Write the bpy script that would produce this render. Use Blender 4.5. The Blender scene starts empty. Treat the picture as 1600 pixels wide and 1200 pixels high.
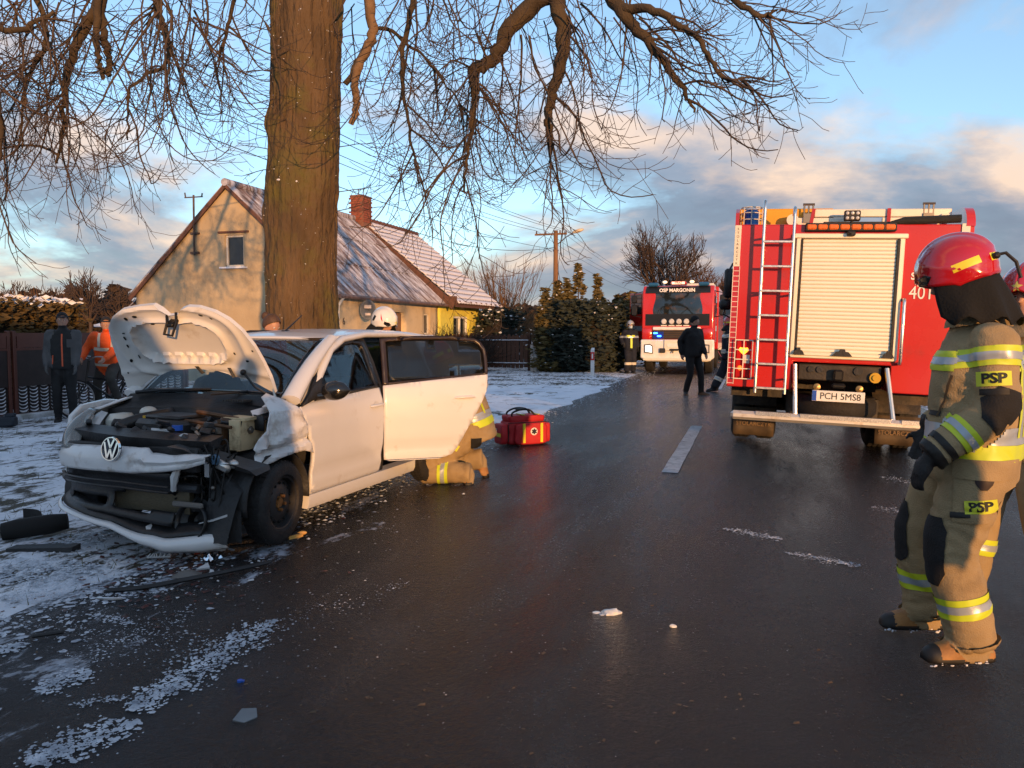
import bpy, bmesh, math, random
from mathutils import Vector, Matrix, Quaternion, noise
from mathutils.bvhtree import BVHTree
from mathutils.geometry import delaunay_2d_cdt
PI = math.pi; R = math.radians
random.seed(7)
scn = bpy.context.scene
COL = scn.collection

# ------------------------------------------------------------------ camera
FPX, PITCH, CAMH = 1230.0, math.atan(84 / 1230.0), 1.5
cam_data = bpy.data.cameras.new('camera')
cam = bpy.data.objects.new('camera', cam_data); COL.objects.link(cam)
cam_data.sensor_width = 36; cam_data.lens = 36 * FPX / 1600
cam_data.clip_start = 0.05; cam_data.clip_end = 5000
cam.location = (0, 0, CAMH); cam.rotation_euler = (PI / 2 - PITCH, 0, 0)
scn.camera = cam

# ------------------------------------------------------------------ light
SUN_EL, SUN_HEAD = 4.6, 162.0            # elevation; compass heading of the sun, clockwise from the camera's forward
world = bpy.data.worlds.new('World'); scn.world = world; world.use_nodes = True
def build_world():
    nt = world.node_tree; N = nt.nodes; Lk = nt.links; N.clear()
    def n(t, **k):
        o = N.new(t)
        for a, b in k.items(): setattr(o, a, b)
        return o
    def mth(op, a, b=None, c=None):
        m = n('ShaderNodeMath', operation=op)
        for i, x in enumerate((a, b, c)):
            if x is None: continue
            if isinstance(x, (int, float)): m.inputs[i].default_value = x
            else: Lk.new(x, m.inputs[i])
        return m.outputs[0]
    def ramp(f, stops, col=False):
        r = n('ShaderNodeValToRGB'); e = r.color_ramp.elements
        while len(e) > 1: e.remove(e[-1])
        for i, (p, c) in enumerate(stops):
            el = e[0] if i == 0 else e.new(p)
            el.position = p; el.color = c if col else (c, c, c, 1)
        Lk.new(f, r.inputs[0]); return r.outputs[0]
    out = n('ShaderNodeOutputWorld'); bg = n('ShaderNodeBackground'); bg.inputs[1].default_value = 1.0
    sky = n('ShaderNodeTexSky', sky_type='NISHITA', sun_disc=False)
    sky.sun_elevation = R(SUN_EL + 4); sky.sun_rotation = R(SUN_HEAD)
    sky.air_density = 1.0; sky.dust_density = 0.25; sky.ozone_density = 3.0
    sc_ = n('ShaderNodeMixRGB', blend_type='MULTIPLY'); sc_.inputs[0].default_value = 1
    sc_.inputs[2].default_value = (0.33, 0.33, 0.315, 1); Lk.new(sky.outputs[0], sc_.inputs[1])
    tc = n('ShaderNodeTexCoord'); sep = n('ShaderNodeSeparateXYZ'); Lk.new(tc.outputs['Generated'], sep.inputs[0])
    zz = mth('ADD', mth('MAXIMUM', sep.outputs[2], 0.0), 0.30)
    px = mth('DIVIDE', sep.outputs[0], zz); py = mth('DIVIDE', sep.outputs[1], zz)
    def cloud(ox, oy):
        cb = n('ShaderNodeCombineXYZ')
        Lk.new(mth('ADD', px, ox), cb.inputs[0]); Lk.new(mth('ADD', py, oy), cb.inputs[1])
        cb.inputs[2].default_value = 3.7
        t = n('ShaderNodeTexNoise'); t.inputs['Scale'].default_value = 1.05; t.inputs['Detail'].default_value = 9
        t.inputs['Roughness'].default_value = 0.56; t.inputs['Distortion'].default_value = 0.25
        Lk.new(cb.outputs[0], t.inputs['Vector']); return t.outputs[0]
    sx, sy = math.sin(R(SUN_HEAD)), math.cos(R(SUN_HEAD))
    c0 = cloud(CLX, CLY); c1 = cloud(CLX + 0.16 * sx + 0.05, CLY + 0.16 * sy)
    hor = ramp(sep.outputs[2], [(0.0, 0.19), (0.10, 0.13), (0.20, 0.07), (0.32, 0.015), (0.55, 0.0)])
    thick = mth('ADD', c0, hor)
    mask = ramp(thick, [(0.50, 0.0), (0.60, 0.85), (0.72, 0.97)])
    lit = mth('MULTIPLY', mth('SUBTRACT', c0, c1), 5.5)
    lit = mth('ADD', lit, 0.34)
    dens = mth('MULTIPLY', mth('SUBTRACT', c0, 0.55), -1.6)
    lit = mth('ADD', lit, dens)
    ccol = ramp(lit, [(0.0, (0.215, 0.25, 0.335, 1)), (0.30, (0.30, 0.325, 0.41, 1)), (0.58, (0.56, 0.47, 0.45, 1)), (0.95, (0.98, 0.72, 0.54, 1))], True)
    mix = n('ShaderNodeMixRGB'); Lk.new(mask, mix.inputs[0]); hz = n('ShaderNodeMixRGB'); hz.inputs[0].default_value = 0.26; Lk.new(sc_.outputs[0], hz.inputs[1]); hz.inputs[2].default_value = (0.56, 0.66, 0.76, 1); Lk.new(hz.outputs[0], mix.inputs[1]); Lk.new(ccol, mix.inputs[2])
    Lk.new(mix.outputs[0], bg.inputs[0]); Lk.new(bg.outputs[0], out.inputs[0])
CLX, CLY = 11.2, 6.1
build_world()
sun_d = bpy.data.lights.new('sun', 'SUN'); sun_d.energy = 5.0; sun_d.angle = R(0.5); sun_d.color = (1.0, 0.51, 0.19)
sun = bpy.data.objects.new('sun', sun_d); COL.objects.link(sun)
_to = Vector((math.sin(R(SUN_HEAD)) * math.cos(R(SUN_EL)), math.cos(R(SUN_HEAD)) * math.cos(R(SUN_EL)), math.sin(R(SUN_EL))))
sun.rotation_euler = _to.to_track_quat('Z', 'Y').to_euler(); sun.location = _to * 60
vs = scn.view_settings
vs.view_transform = 'Standard'; vs.look = 'None'; vs.exposure = 0.08; vs.gamma = 1.0; vs.use_curve_mapping = False
scn.cycles.use_denoising = True
scn.cycles.max_bounces = 8; scn.cycles.transparent_max_bounces = 16
scn.cycles.caustics_reflective = False; scn.cycles.caustics_refractive = False

# ------------------------------------------------------------------ picture -> place helpers
def ray(px, py):
    u = (px - 800) / FPX; v = (600 - py) / FPX
    return Vector((u, math.cos(PITCH) + v * math.sin(PITCH), v * math.cos(PITCH) - math.sin(PITCH)))
def at(px, py, Y):
    d = ray(px, py); return Vector((0, 0, CAMH)) + d * (Y / d.y)
def gnd(px, py, z=0.0):
    d = ray(px, py); return Vector((0, 0, CAMH)) + d * ((z - CAMH) / d.z)
RH = R(16.9)                                  # heading of the road
RD = Vector((math.sin(RH), math.cos(RH), 0)); RN = Vector((math.cos(RH), -math.sin(RH), 0))
RO = Vector((1.67, 8.2, 0))                   # a point on the centre line
def road(a, b, z=0.0): return RO + RN * a + RD * b + Vector((0, 0, z))
def road_ab(p): d = Vector(p) - RO; return d.dot(RN), d.dot(RD)

# ------------------------------------------------------------------ materials
MATS = {}
def mat(name, col, rough=0.6, metal=0.0, var=0.12, scale=6.0, col2=None, bump=0.0, bscale=60.0, bdist=0.02, coat=0.0, spec=0.5,
        emit=None, estr=0.0, alpha=1.0, trans=0.0, ior=1.45, stretch=(1, 1, 1), rvar=0.0, sheen=0.0, dirt=None, dirt_amt=0.0, dirt_scale=3.0, sss=0.0, dstretch=False):
    """procedural principled material: noise-varied colour, optional second colour, grime patches and fine relief"""
    if name in MATS: return MATS[name]
    m = bpy.data.materials.new(name); m.use_nodes = True; nt = m.node_tree; N = nt.nodes; L = nt.links
    b = N['Principled BSDF']
    tc = N.new('ShaderNodeTexCoord'); mp = N.new('ShaderNodeMapping'); mp.inputs['Scale'].default_value = stretch
    L.new(tc.outputs['Object'], mp.inputs[0])
    nz = N.new('ShaderNodeTexNoise'); nz.inputs['Scale'].default_value = scale; nz.inputs['Detail'].default_value = 6
    L.new(mp.outputs[0], nz.inputs[0])
    rp = N.new('ShaderNodeValToRGB'); e = rp.color_ramp.elements
    c = Vector(col[:3]); c2 = Vector(col2[:3]) if col2 else c * (1 + var)
    c1 = c if col2 else c * (1 - var)
    e[0].position = 0.32; e[0].color = (*c1, 1); e[1].position = 0.68; e[1].color = (*c2, 1)
    L.new(nz.outputs[0], rp.inputs[0]); colout = rp.outputs[0]
    if dirt is not None:
        dv = mp.outputs[0] if dstretch else tc.outputs['Object']
        n2 = N.new('ShaderNodeTexNoise'); n2.inputs['Scale'].default_value = dirt_scale; n2.inputs['Detail'].default_value = 8; n2.inputs['Roughness'].default_value = 0.65
        L.new(dv, n2.inputs[0])
        r2 = N.new('ShaderNodeValToRGB'); r2.color_ramp.elements[0].position = 0.62 - 0.3 * dirt_amt; r2.color_ramp.elements[1].position = 0.82 - 0.3 * dirt_amt
        L.new(n2.outputs[0], r2.inputs[0])
        mx = N.new('ShaderNodeMixRGB'); L.new(r2.outputs[0], mx.inputs[0]); L.new(colout, mx.inputs[1]); mx.inputs[2].default_value = (*dirt, 1)
        colout = mx.outputs[0]
    L.new(colout, b.inputs['Base Color'])
    b.inputs['Roughness'].default_value = rough; b.inputs['Metallic'].default_value = metal
    if rvar > 0:
        mr = N.new('ShaderNodeMapRange'); mr.inputs[3].default_value = max(0.02, rough - rvar); mr.inputs[4].default_value = min(1, rough + rvar)
        n3 = N.new('ShaderNodeTexNoise'); n3.inputs['Scale'].default_value = scale * 2.3; n3.inputs['Detail'].default_value = 5; L.new(tc.outputs['Object'], n3.inputs[0])
        L.new(n3.outputs[0], mr.inputs[0]); L.new(mr.outputs[0], b.inputs['Roughness'])
    b.inputs['Coat Weight'].default_value = coat; b.inputs['Coat Roughness'].default_value = 0.08
    b.inputs['Specular IOR Level'].default_value = spec; b.inputs['IOR'].default_value = ior
    b.inputs['Transmission Weight'].default_value = trans; b.inputs['Alpha'].default_value = alpha
    b.inputs['Sheen Weight'].default_value = sheen
    if sss: b.inputs['Subsurface Weight'].default_value = sss; b.inputs['Subsurface Radius'].default_value = (0.02, 0.01, 0.006)
    if emit: b.inputs['Emission Color'].default_value = (*emit, 1); b.inputs['Emission Strength'].default_value = estr
    if bump > 0:
        nb = N.new('ShaderNodeTexNoise'); nb.inputs['Scale'].default_value = bscale; nb.inputs['Detail'].default_value = 6
        L.new(mp.outputs[0], nb.inputs[0])
        bp = N.new('ShaderNodeBump'); bp.inputs['Strength'].default_value = bump; bp.inputs['Distance'].default_value = bdist
        L.new(nb.outputs[0], bp.inputs['Height']); L.new(bp.outputs[0], b.inputs['Normal'])
    MATS[name] = m; return m

# ------------------------------------------------------------------ mesh helpers
def frame(d, up=Vector((0, 0, 1))):
    d = Vector(d).normalized()
    if abs(d.dot(up)) > 0.99: up = Vector((0, 1, 0))
    x = up.cross(d).normalized(); y = d.cross(x)
    return x, y
class MB:
    """collects shapes; build() links them as one mesh object"""
    def __init__(s): s.v = []; s.f = []; s.mi = []
    def add(s, vs_, fs, M=None, mi=0):
        o = len(s.v)
        s.v += [tuple(M @ Vector(p)) if M else tuple(p) for p in vs_]
        s.f += [tuple(o + i for i in f) for f in fs]; s.mi += [mi] * len(fs); return s
    def box(s, c, sz, M=None, bev=0.0, mi=0):
        hx, hy, hz = sz[0] / 2, sz[1] / 2, sz[2] / 2
        T = Matrix.Translation(Vector(c)); T = (M @ T) if M else T
        if bev <= 0:
            vs_ = [(x, y, z) for x in (-hx, hx) for y in (-hy, hy) for z in (-hz, hz)]
            return s.add(vs_, [(0, 1, 3, 2), (4, 6, 7, 5), (0, 4, 5, 1), (2, 3, 7, 6), (0, 2, 6, 4), (1, 5, 7, 3)], T, mi)
        b = min(bev, hx * .9, hy * .9, hz * .9); vs_ = []; idx = {}
        for sx in (-1, 1):
            for sy in (-1, 1):
                for sz_ in (-1, 1):
                    for ax in range(3):
                        q = [sx * (hx - b), sy * (hy - b), sz_ * (hz - b)]; q[ax] = (sx * hx, sy * hy, sz_ * hz)[ax]
                        idx[sx, sy, sz_, ax] = len(vs_); vs_.append(q)
        fs = []
        def orient(f):
            a, b_, c_ = (Vector(vs_[i]) for i in f[:3]); n_ = (b_ - a).cross(c_ - a); m_ = sum((Vector(vs_[i]) for i in f), Vector())
            return f if n_.dot(m_) > 0 else f[::-1]
        S = (-1, 1)
        for sg in S:
            fs.append(orient(tuple(idx[sg, a, c_, 0] for a, c_ in ((-1, -1), (1, -1), (1, 1), (-1, 1)))))
            fs.append(orient(tuple(idx[a, sg, c_, 1] for a, c_ in ((-1, -1), (1, -1), (1, 1), (-1, 1)))))
            fs.append(orient(tuple(idx[a, c_, sg, 2] for a, c_ in ((-1, -1), (1, -1), (1, 1), (-1, 1)))))
        for a in S:
            for c_ in S:
                fs.append(orient((idx[a, c_, -1, 0], idx[a, c_, 1, 0], idx[a, c_, 1, 1], idx[a, c_, -1, 1])))
                fs.append(orient((idx[a, -1, c_, 0], idx[a, 1, c_, 0], idx[a, 1, c_, 2], idx[a, -1, c_, 2])))
                fs.append(orient((idx[-1, a, c_, 1], idx[1, a, c_, 1], idx[1, a, c_, 2], idx[-1, a, c_, 2])))
                for e in S: fs.append(orient((idx[a, c_, e, 0], idx[a, c_, e, 1], idx[a, c_, e, 2])))
        return s.add(vs_, fs, T, mi)
    def tube(s, pts, r, n=8, cap=True, M=None, mi=0, sq=None, up=None):
        pts = [Vector(p) for p in pts]; k = len(pts); vs_ = []
        if not isinstance(r, (list, tuple)): r = [r] * k
        px_ = None
        for i, p in enumerate(pts):
            d = (pts[min(i + 1, k - 1)] - pts[max(i - 1, 0)])
            if d.length < 1e-9: d = Vector((0, 0, 1))
            d.normalize()
            if px_ is None: x, y = frame(d, up or Vector((0, 0, 1)))
            else:
                x = (px_ - d * px_.dot(d))
                if x.length < 1e-6: x, _ = frame(d)
                x.normalize(); y = d.cross(x)
            px_ = x
            fy = sq if sq else 1.0
            for j in range(n):
                a = 2 * PI * j / n
                vs_.append(p + x * (math.cos(a) * r[i]) + y * (math.sin(a) * r[i] * fy))
        fs = [(i * n + j, i * n + (j + 1) % n, (i + 1) * n + (j + 1) % n, (i + 1) * n + j) for i in range(k - 1) for j in range(n)]
        if cap: fs += [tuple(range(n))[::-1], tuple((k - 1) * n + j for j in range(n))]
        return s.add(vs_, fs, M, mi)
    def cyl(s, p0, p1, r0, r1=None, n=16, M=None, mi=0): return s.tube([p0, p1], [r0, r0 if r1 is None else r1], n, True, M, mi)
    def lathe(s, prof, n=24, M=None, mi=0, cap=False, arc=2 * PI):
        vs_ = [(r * math.cos(arc * j / n), r * math.sin(arc * j / n), z) for r, z in prof for j in range(n)]
        k = len(prof)
        fs = [(i * n + j, i * n + (j + 1) % n, (i + 1) * n + (j + 1) % n, (i + 1) * n + j) for i in range(k - 1) for j in range(n)]
        if cap: fs += [tuple(range(n))[::-1], tuple((k - 1) * n + j for j in range(n))]
        return s.add(vs_, fs, M, mi)
    def ell(s, c, r, nu=16, nv=10, M=None, mi=0, Q=None):
        if not isinstance(r, (list, tuple, Vector)): r = (r, r, r)
        vs_ = []
        for i in range(nv + 1):
            t = PI * i / nv
            for j in range(nu):
                a = 2 * PI * j / nu
                q = Vector((r[0] * math.sin(t) * math.cos(a), r[1] * math.sin(t) * math.sin(a), r[2] * math.cos(t)))
                if Q: q = Q @ q
                vs_.append(Vector(c) + q)
        fs = [(i * nu + j, (i + 1) * nu + j, (i + 1) * nu + (j + 1) % nu, i * nu + (j + 1) % nu) for i in range(nv) for j in range(nu)]
        return s.add(vs_, fs, M, mi)
    def loft(s, secs, cap=True, M=None, mi=0, closed=True):
        n = len(secs[0]); vs_ = [p for q in secs for p in q]; m = n if closed else n - 1
        fs = [(i * n + j, i * n + (j + 1) % n, (i + 1) * n + (j + 1) % n, (i + 1) * n + j) for i in range(len(secs) - 1) for j in range(m)]
        if cap and closed: fs += [tuple(range(n))[::-1], tuple((len(secs) - 1) * n + j for j in range(n))]
        return s.add(vs_, fs, M, mi)
    def prism(s, poly, z0, z1, M=None, mi=0):
        n = len(poly); vs_ = [(x, y, z0) for x, y in poly] + [(x, y, z1) for x, y in poly]
        fs = [tuple(range(n))[::-1], tuple(range(n, 2 * n))] + [(i, (i + 1) % n, n + (i + 1) % n, n + i) for i in range(n)]
        return s.add(vs_, fs, M, mi)
    def grid(s, fn, nu, nv, M=None, mi=0):
        vs_ = [fn(i / nu, j / nv) for i in range(nu + 1) for j in range(nv + 1)]
        w = nv + 1
        fs = [(i * w + j, (i + 1) * w + j, (i + 1) * w + j + 1, i * w + j + 1) for i in range(nu) for j in range(nv)]
        return s.add(vs_, fs, M, mi)
    def panel(s, outline, fn, step=0.05, holes=(), M=None, mi=0):
        """fill a 2D outline (with holes) by small triangles and map it by fn(u, v) onto a surface"""
        def dens(pl):
            o_ = []
            for i, p in enumerate(pl):
                q = pl[(i + 1) % len(pl)]; d = math.dist(p, q); k = max(1, int(d / step))
                o_ += [(p[0] + (q[0] - p[0]) * t / k, p[1] + (q[1] - p[1]) * t / k) for t in range(k)]
            return o_
        def inside(p, pl):
            c = False
            for i in range(len(pl)):
                a, b = pl[i], pl[i - 1]
                if (a[1] > p[1]) != (b[1] > p[1]) and p[0] < (b[0] - a[0]) * (p[1] - a[1]) / (b[1] - a[1]) + a[0]: c = not c
            return c
        loops = [dens(outline)] + [dens(h) for h in holes]
        pts = []; edges = []
        for lp in loops:
            o = len(pts); k = len(lp); pts += lp; edges += [(o + i, o + (i + 1) % k) for i in range(k)]
        xs = [p[0] for p in outline]; ys = [p[1] for p in outline]
        x = min(xs) + step / 2
        while x < max(xs):
            y = min(ys) + step / 2
            while y < max(ys):
                if inside((x, y), outline) and not any(inside((x, y), h) for h in holes): pts.append((x, y))
                y += step
            x += step
        V2, _, F2 = delaunay_2d_cdt([Vector(p) for p in pts], edges, [], 0, 1e-6)[:3]
        fs = []
        for f in F2:
            c = sum((V2[i] for i in f), Vector((0, 0))) / len(f)
            if inside(c, outline) and not any(inside(c, h) for h in holes): fs.append(tuple(f))
        return s.add([fn(p[0], p[1]) for p in V2], fs, M, mi)
    def build(s, name, m, parent=None, smooth=35, solid=0.0, off=0.0, kind=None, noweld=False):
        me = bpy.data.meshes.new(name); me.from_pydata(s.v, [], s.f)
        for x in (m if isinstance(m, (list, tuple)) else [m]): me.materials.append(x)
        if any(s.mi): me.polygons.foreach_set('material_index', s.mi)
        me.validate(); fix_normals(me) if not noweld else me.update()
        if smooth: me.shade_smooth(); me.set_sharp_from_angle(angle=R(smooth))
        o = link(name, me, parent)
        if solid: md = o.modifiers.new('thickness', 'SOLIDIFY'); md.thickness = solid; md.offset = off
        if kind: o['kind'] = kind
        return o
def fix_normals(me):
    bm = bmesh.new(); bm.from_mesh(me); bmesh.ops.recalc_face_normals(bm, faces=bm.faces); bm.to_mesh(me); bm.free(); me.update()
def link(name, data, parent=None):
    o = bpy.data.objects.new(name, data); COL.objects.link(o)
    if parent: o.parent = parent
    return o
def tag(o, label, cat, group=None, kind=None):
    if label: o['label'] = label
    if cat: o['category'] = cat
    if group: o['group'] = group
    if kind: o['kind'] = kind
    return o
def thing(name, label, cat, loc=(0, 0, 0), rz=0.0, group=None):
    o = link(name, None); o.location = loc; o.rotation_euler = (0, 0, rz); o.empty_display_size = 0.2
    return tag(o, label, cat, group)
def copy_of(o, name, parent, loc, rot=None):
    c = o.copy(); c.name = name; COL.objects.link(c); c.parent = parent; c.location = loc
    if rot: c.rotation_euler = rot
    return c
def MX(loc=(0, 0, 0), rx=0, ry=0, rz=0, s=1.0):
    return Matrix.Translation(Vector(loc)) @ Matrix.Rotation(rz, 4, 'Z') @ Matrix.Rotation(ry, 4, 'Y') @ Matrix.Rotation(rx, 4, 'X') @ Matrix.Scale(s, 4)
def AX(o, x, y, z):
    """matrix from an origin and three axes"""
    M = Matrix.Identity(4)
    for i, a in enumerate((x, y, z, o)):
        for j in range(3): M[j][i] = a[j]
    return M
def text_mesh(txt, size, ext=0.002, bold=0.0, spacing=1.0, align='CENTER'):
    cu = bpy.data.curves.new('lettering', 'FONT'); cu.body = txt; cu.size = size; cu.extrude = ext; cu.offset = bold
    cu.align_x = align; cu.align_y = 'CENTER'; cu.space_character = spacing; cu.resolution_u = 3
    ob = bpy.data.objects.new('lettering', cu); COL.objects.link(ob)
    dg = bpy.context.evaluated_depsgraph_get(); me = bpy.data.meshes.new_from_object(ob.evaluated_get(dg))
    COL.objects.unlink(ob); bpy.data.objects.remove(ob); bpy.data.curves.remove(cu); return me
def lettering(txt, size, m, parent, M, name='lettering', bold=0.0, spacing=1.0, ext=0.002, align='CENTER', sx=1.0):
    me = text_mesh(txt, size, ext, bold, spacing, align); me.transform(M @ Matrix.Diagonal((sx, 1, 1, 1))); me.materials.clear(); me.materials.append(m); me.name = name
    return link(name, me, parent)
def smooth_path(pts, n=6):
    """Catmull-Rom through points"""
    P_ = [Vector(p) for p in pts]; P_ = [P_[0] * 2 - P_[1]] + P_ + [P_[-1] * 2 - P_[-2]]; out = []
    for i in range(1, len(P_) - 2):
        a, b, c, d = P_[i - 1], P_[i], P_[i + 1], P_[i + 2]
        for k in range(n):
            t = k / n
            out.append(0.5 * ((2 * b) + (c - a) * t + (2 * a - 5 * b + 4 * c - d) * t * t + (3 * b - a - 3 * c + d) * t ** 3))
    out.append(P_[-2]); return out
def lerp(a, b, t): return a + (b - a) * t
# ------------------------------------------------------------------ ground, road
def ground_material():
    m = bpy.data.materials.new('snowy_grass'); m.use_nodes = True; nt = m.node_tree; N = nt.nodes; L = nt.links; b = N['Principled BSDF']
    tc = N.new('ShaderNodeTexCoord')
    def nz(s, d=7, r=0.6, vec=None):
        t = N.new('ShaderNodeTexNoise'); t.inputs['Scale'].default_value = s; t.inputs['Detail'].default_value = d; t.inputs['Roughness'].default_value = r
        L.new(vec or tc.outputs['Object'], t.inputs[0]); return t.outputs[0]
    def ramp(f, st):
        r = N.new('ShaderNodeValToRGB'); e = r.color_ramp.elements
        for i, (p, c) in enumerate(st):
            el = e[i] if i < 2 else e.new(p)
            el.position = p; el.color = (*c, 1) if isinstance(c, tuple) else (c, c, c, 1)
        L.new(f, r.inputs[0]); return r.outputs[0]
    mp = N.new('ShaderNodeMapping'); mp.inputs['Scale'].default_value = (1.0, 0.45, 1); L.new(tc.outputs['Object'], mp.inputs[0])
    big = nz(1.1, 4, 0.5); fine = nz(9.0, 8, 0.72, mp.outputs[0])
    ad = N.new('ShaderNodeMath'); ad.operation = 'MULTIPLY_ADD'; L.new(big, ad.inputs[0]); ad.inputs[1].default_value = 0.55; L.new(fine, ad.inputs[2])
    bare = ramp(ad.outputs[0], [(0.70, 1.0), (0.79, 0.0)])
    soil = ramp(nz(40, 5), [(0.35, (0.020, 0.018, 0.012)), (0.7, (0.075, 0.06, 0.03))])
    snow = ramp(nz(2.0), [(0.3, (0.62, 0.67, 0.76)), (0.7, (0.80, 0.83, 0.88))])
    mx = N.new('ShaderNodeMixRGB'); L.new(bare, mx.inputs[0]); L.new(snow, mx.inputs[1]); L.new(soil, mx.inputs[2])
    L.new(mx.outputs[0], b.inputs['Base Color']); b.inputs['Roughness'].default_value = 0.75
    bp = N.new('ShaderNodeBump'); bp.inputs['Strength'].default_value = 0.9; bp.inputs['Distance'].default_value = 0.05
    L.new(ad.outputs[0], bp.inputs['Height']); L.new(bp.outputs[0], b.inputs['Normal'])
    return m
def road_material():
    """wet dark asphalt, tyre-polished along the lanes, slush and ice left along the verge side"""
    m = bpy.data.materials.new('wet_asphalt'); m.use_nodes = True; nt = m.node_tree; N = nt.nodes; L = nt.links; b = N['Principled BSDF']
    tc = N.new('ShaderNodeTexCoord'); OB = tc.outputs['Object']
    def nz(s, d=6, r=0.6, st=None, dist=0.0):
        t = N.new('ShaderNodeTexNoise'); t.inputs['Scale'].default_value = s; t.inputs['Detail'].default_value = d; t.inputs['Roughness'].default_value = r
        t.inputs['Distortion'].default_value = dist
        if st:
            mp = N.new('ShaderNodeMapping'); mp.inputs['Scale'].default_value = st; L.new(OB, mp.inputs[0]); L.new(mp.outputs[0], t.inputs[0])
        else: L.new(OB, t.inputs[0])
        return t.outputs[0]
    def ramp(f, st):
        r = N.new('ShaderNodeValToRGB'); e = r.color_ramp.elements
        for i, (p, c) in enumerate(st):
            el = e[i] if i < 2 else e.new(p)
            el.position = p; el.color = (*c, 1) if isinstance(c, tuple) else (c, c, c, 1)
        L.new(f, r.inputs[0]); return r.outputs[0]
    def mth(op, a, b_=None, c=None):
        q = N.new('ShaderNodeMath'); q.operation = op
        for i, x in enumerate((a, b_, c)):
            if x is None: continue
            if isinstance(x, (int, float)): q.inputs[i].default_value = x
            else: L.new(x, q.inputs[i])
        return q.outputs[0]
    sp = N.new('ShaderNodeSeparateXYZ'); L.new(OB, sp.inputs[0])
    asph = ramp(mth('ADD', mth('MULTIPLY', nz(3.0, 8, 0.7), 0.5), mth('MULTIPLY', nz(85, 3, 0.8), 0.5)), [(0.36, (0.002, 0.003, 0.004)), (0.52, (0.006, 0.007, 0.009)), (0.66, (0.028, 0.030, 0.034))])
    # slush: wide towards the left verge, thin streaks elsewhere
    edge = N.new('ShaderNodeMapRange'); L.new(sp.outputs[0], edge.inputs[0])
    edge.inputs[1].default_value = -2.95; edge.inputs[2].default_value = -0.9; edge.inputs[3].default_value = 0.20; edge.inputs[4].default_value = -0.085
    far = N.new('ShaderNodeMapRange'); L.new(sp.outputs[1], far.inputs[0]); far.inputs[1].default_value = -1.0; far.inputs[2].default_value = 3.5; far.inputs[3].default_value = 0.0; far.inputs[4].default_value = -0.13
    slush = mth('ADD', mth('ADD', nz(2.6, 11, 0.72, (1, 0.42, 1), 0.4), mth('MULTIPLY', nz(24, 6, 0.7), 0.13)), mth('ADD', edge.outputs[0], far.outputs[0]))
    sm = ramp(slush, [(0.715, 0.0), (0.785, 1.0)])
    salt = ramp(nz(75, 3, 0.6), [(0.70, 0.0), (0.76, 0.5)])
    snowc = ramp(nz(14), [(0.3, (0.30, 0.34, 0.41)), (0.75, (0.62, 0.66, 0.74))])
    mx0 = N.new('ShaderNodeMixRGB'); L.new(salt, mx0.inputs[0]); L.new(asph, mx0.inputs[1]); mx0.inputs[2].default_value = (0.10, 0.10, 0.105, 1)
    mx = N.new('ShaderNodeMixRGB'); L.new(sm, mx.inputs[0]); L.new(mx0.outputs[0], mx.inputs[1]); L.new(snowc, mx.inputs[2])
    L.new(mx.outputs[0], b.inputs['Base Color'])
    wet = nz(0.9, 7, 0.62, (1.6, 0.35, 1)); streak = nz(5.0, 6, 0.7, (2.0, 0.30, 1))
    rr = ramp(mth('ADD', mth('MULTIPLY', wet, 0.75), mth('MULTIPLY', streak, 0.25)), [(0.34, 0.08), (0.64, 0.32)])
    rmx = mth('MAXIMUM', mth('ADD', rr, mth('MULTIPLY', mth('SUBTRACT', nz(55, 3, 0.7), 0.5), 0.35)), mth('MULTIPLY', sm, 0.8)); rmx = mth('MAXIMUM', rmx, 0.06); L.new(rmx, b.inputs['Roughness'])
    b.inputs['Specular IOR Level'].default_value = 0.5
    h = mth('ADD', mth('MULTIPLY', nz(75, 5, 0.8), 1.2), mth('MULTIPLY', nz(22, 5, 0.6), 0.16))
    h = mth('ADD', h, mth('MULTIPLY', nz(38, 3, 0.6, (1.0, 0.7, 1)), 2.2)); h = mth('ADD', h, mth('MULTIPLY', streak, 0.12)); h = mth('ADD', h, mth('MULTIPLY', sm, 0.5))
    bp = N.new('ShaderNodeBump'); bp.inputs['Strength'].default_value = 0.8; bp.inputs['Distance'].default_value = 0.016
    L.new(h, bp.inputs['Height']); L.new(bp.outputs[0], b.inputs['Normal'])
    return m
def verge_h(a, b):
    """height of the ground beside the road"""
    e = (abs(a) - 2.85) if a < 0 else a - 4.4
    if e < 0: return -0.02 if a < 0 else -0.10
    t = min(1.0, e / 0.8)
    z = -0.02 + t * 0.03
    if e < 40:
        z += t * (0.035 * noise.noise((a * 0.9, b * 0.9, 1.3)) + 0.02 * noise.noise((a * 3.1, b * 3.1, 5)))
    return z
def make_ground():
    la = [-2.85 - 0.14 * i for i in range(75)]; x = la[-1]; st = 0.2
    while x > -900: st *= 1.3; x -= st; la.append(x)
    la = la[::-1] + [-1.5, 0, 1.5, 2.85, 4.4]; x = 4.4; st = 0.3
    while x < 900: st *= 1.3; x += st; la.append(x)
    lb = [-300, -100, -40, -20] + [-10 + 0.16 * i for i in range(290)]; x = lb[-1]; st = 0.2
    while x < 2500: st *= 1.25; x += st; lb.append(x)
    mb = MB(); w = len(lb)
    vs_ = [(a, b, verge_h(a, b)) for a in la for b in lb]
    fs = [(i * w + j, (i + 1) * w + j, (i + 1) * w + j + 1, i * w + j + 1) for i in range(len(la) - 1) for j in range(w - 1)]
    mb.add(vs_, fs); g = mb.build('ground', ground_material(), smooth=60); g['kind'] = 'structure'
    g.location = RO; g.rotation_euler = (0, 0, -RH); return g
make_ground()
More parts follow.
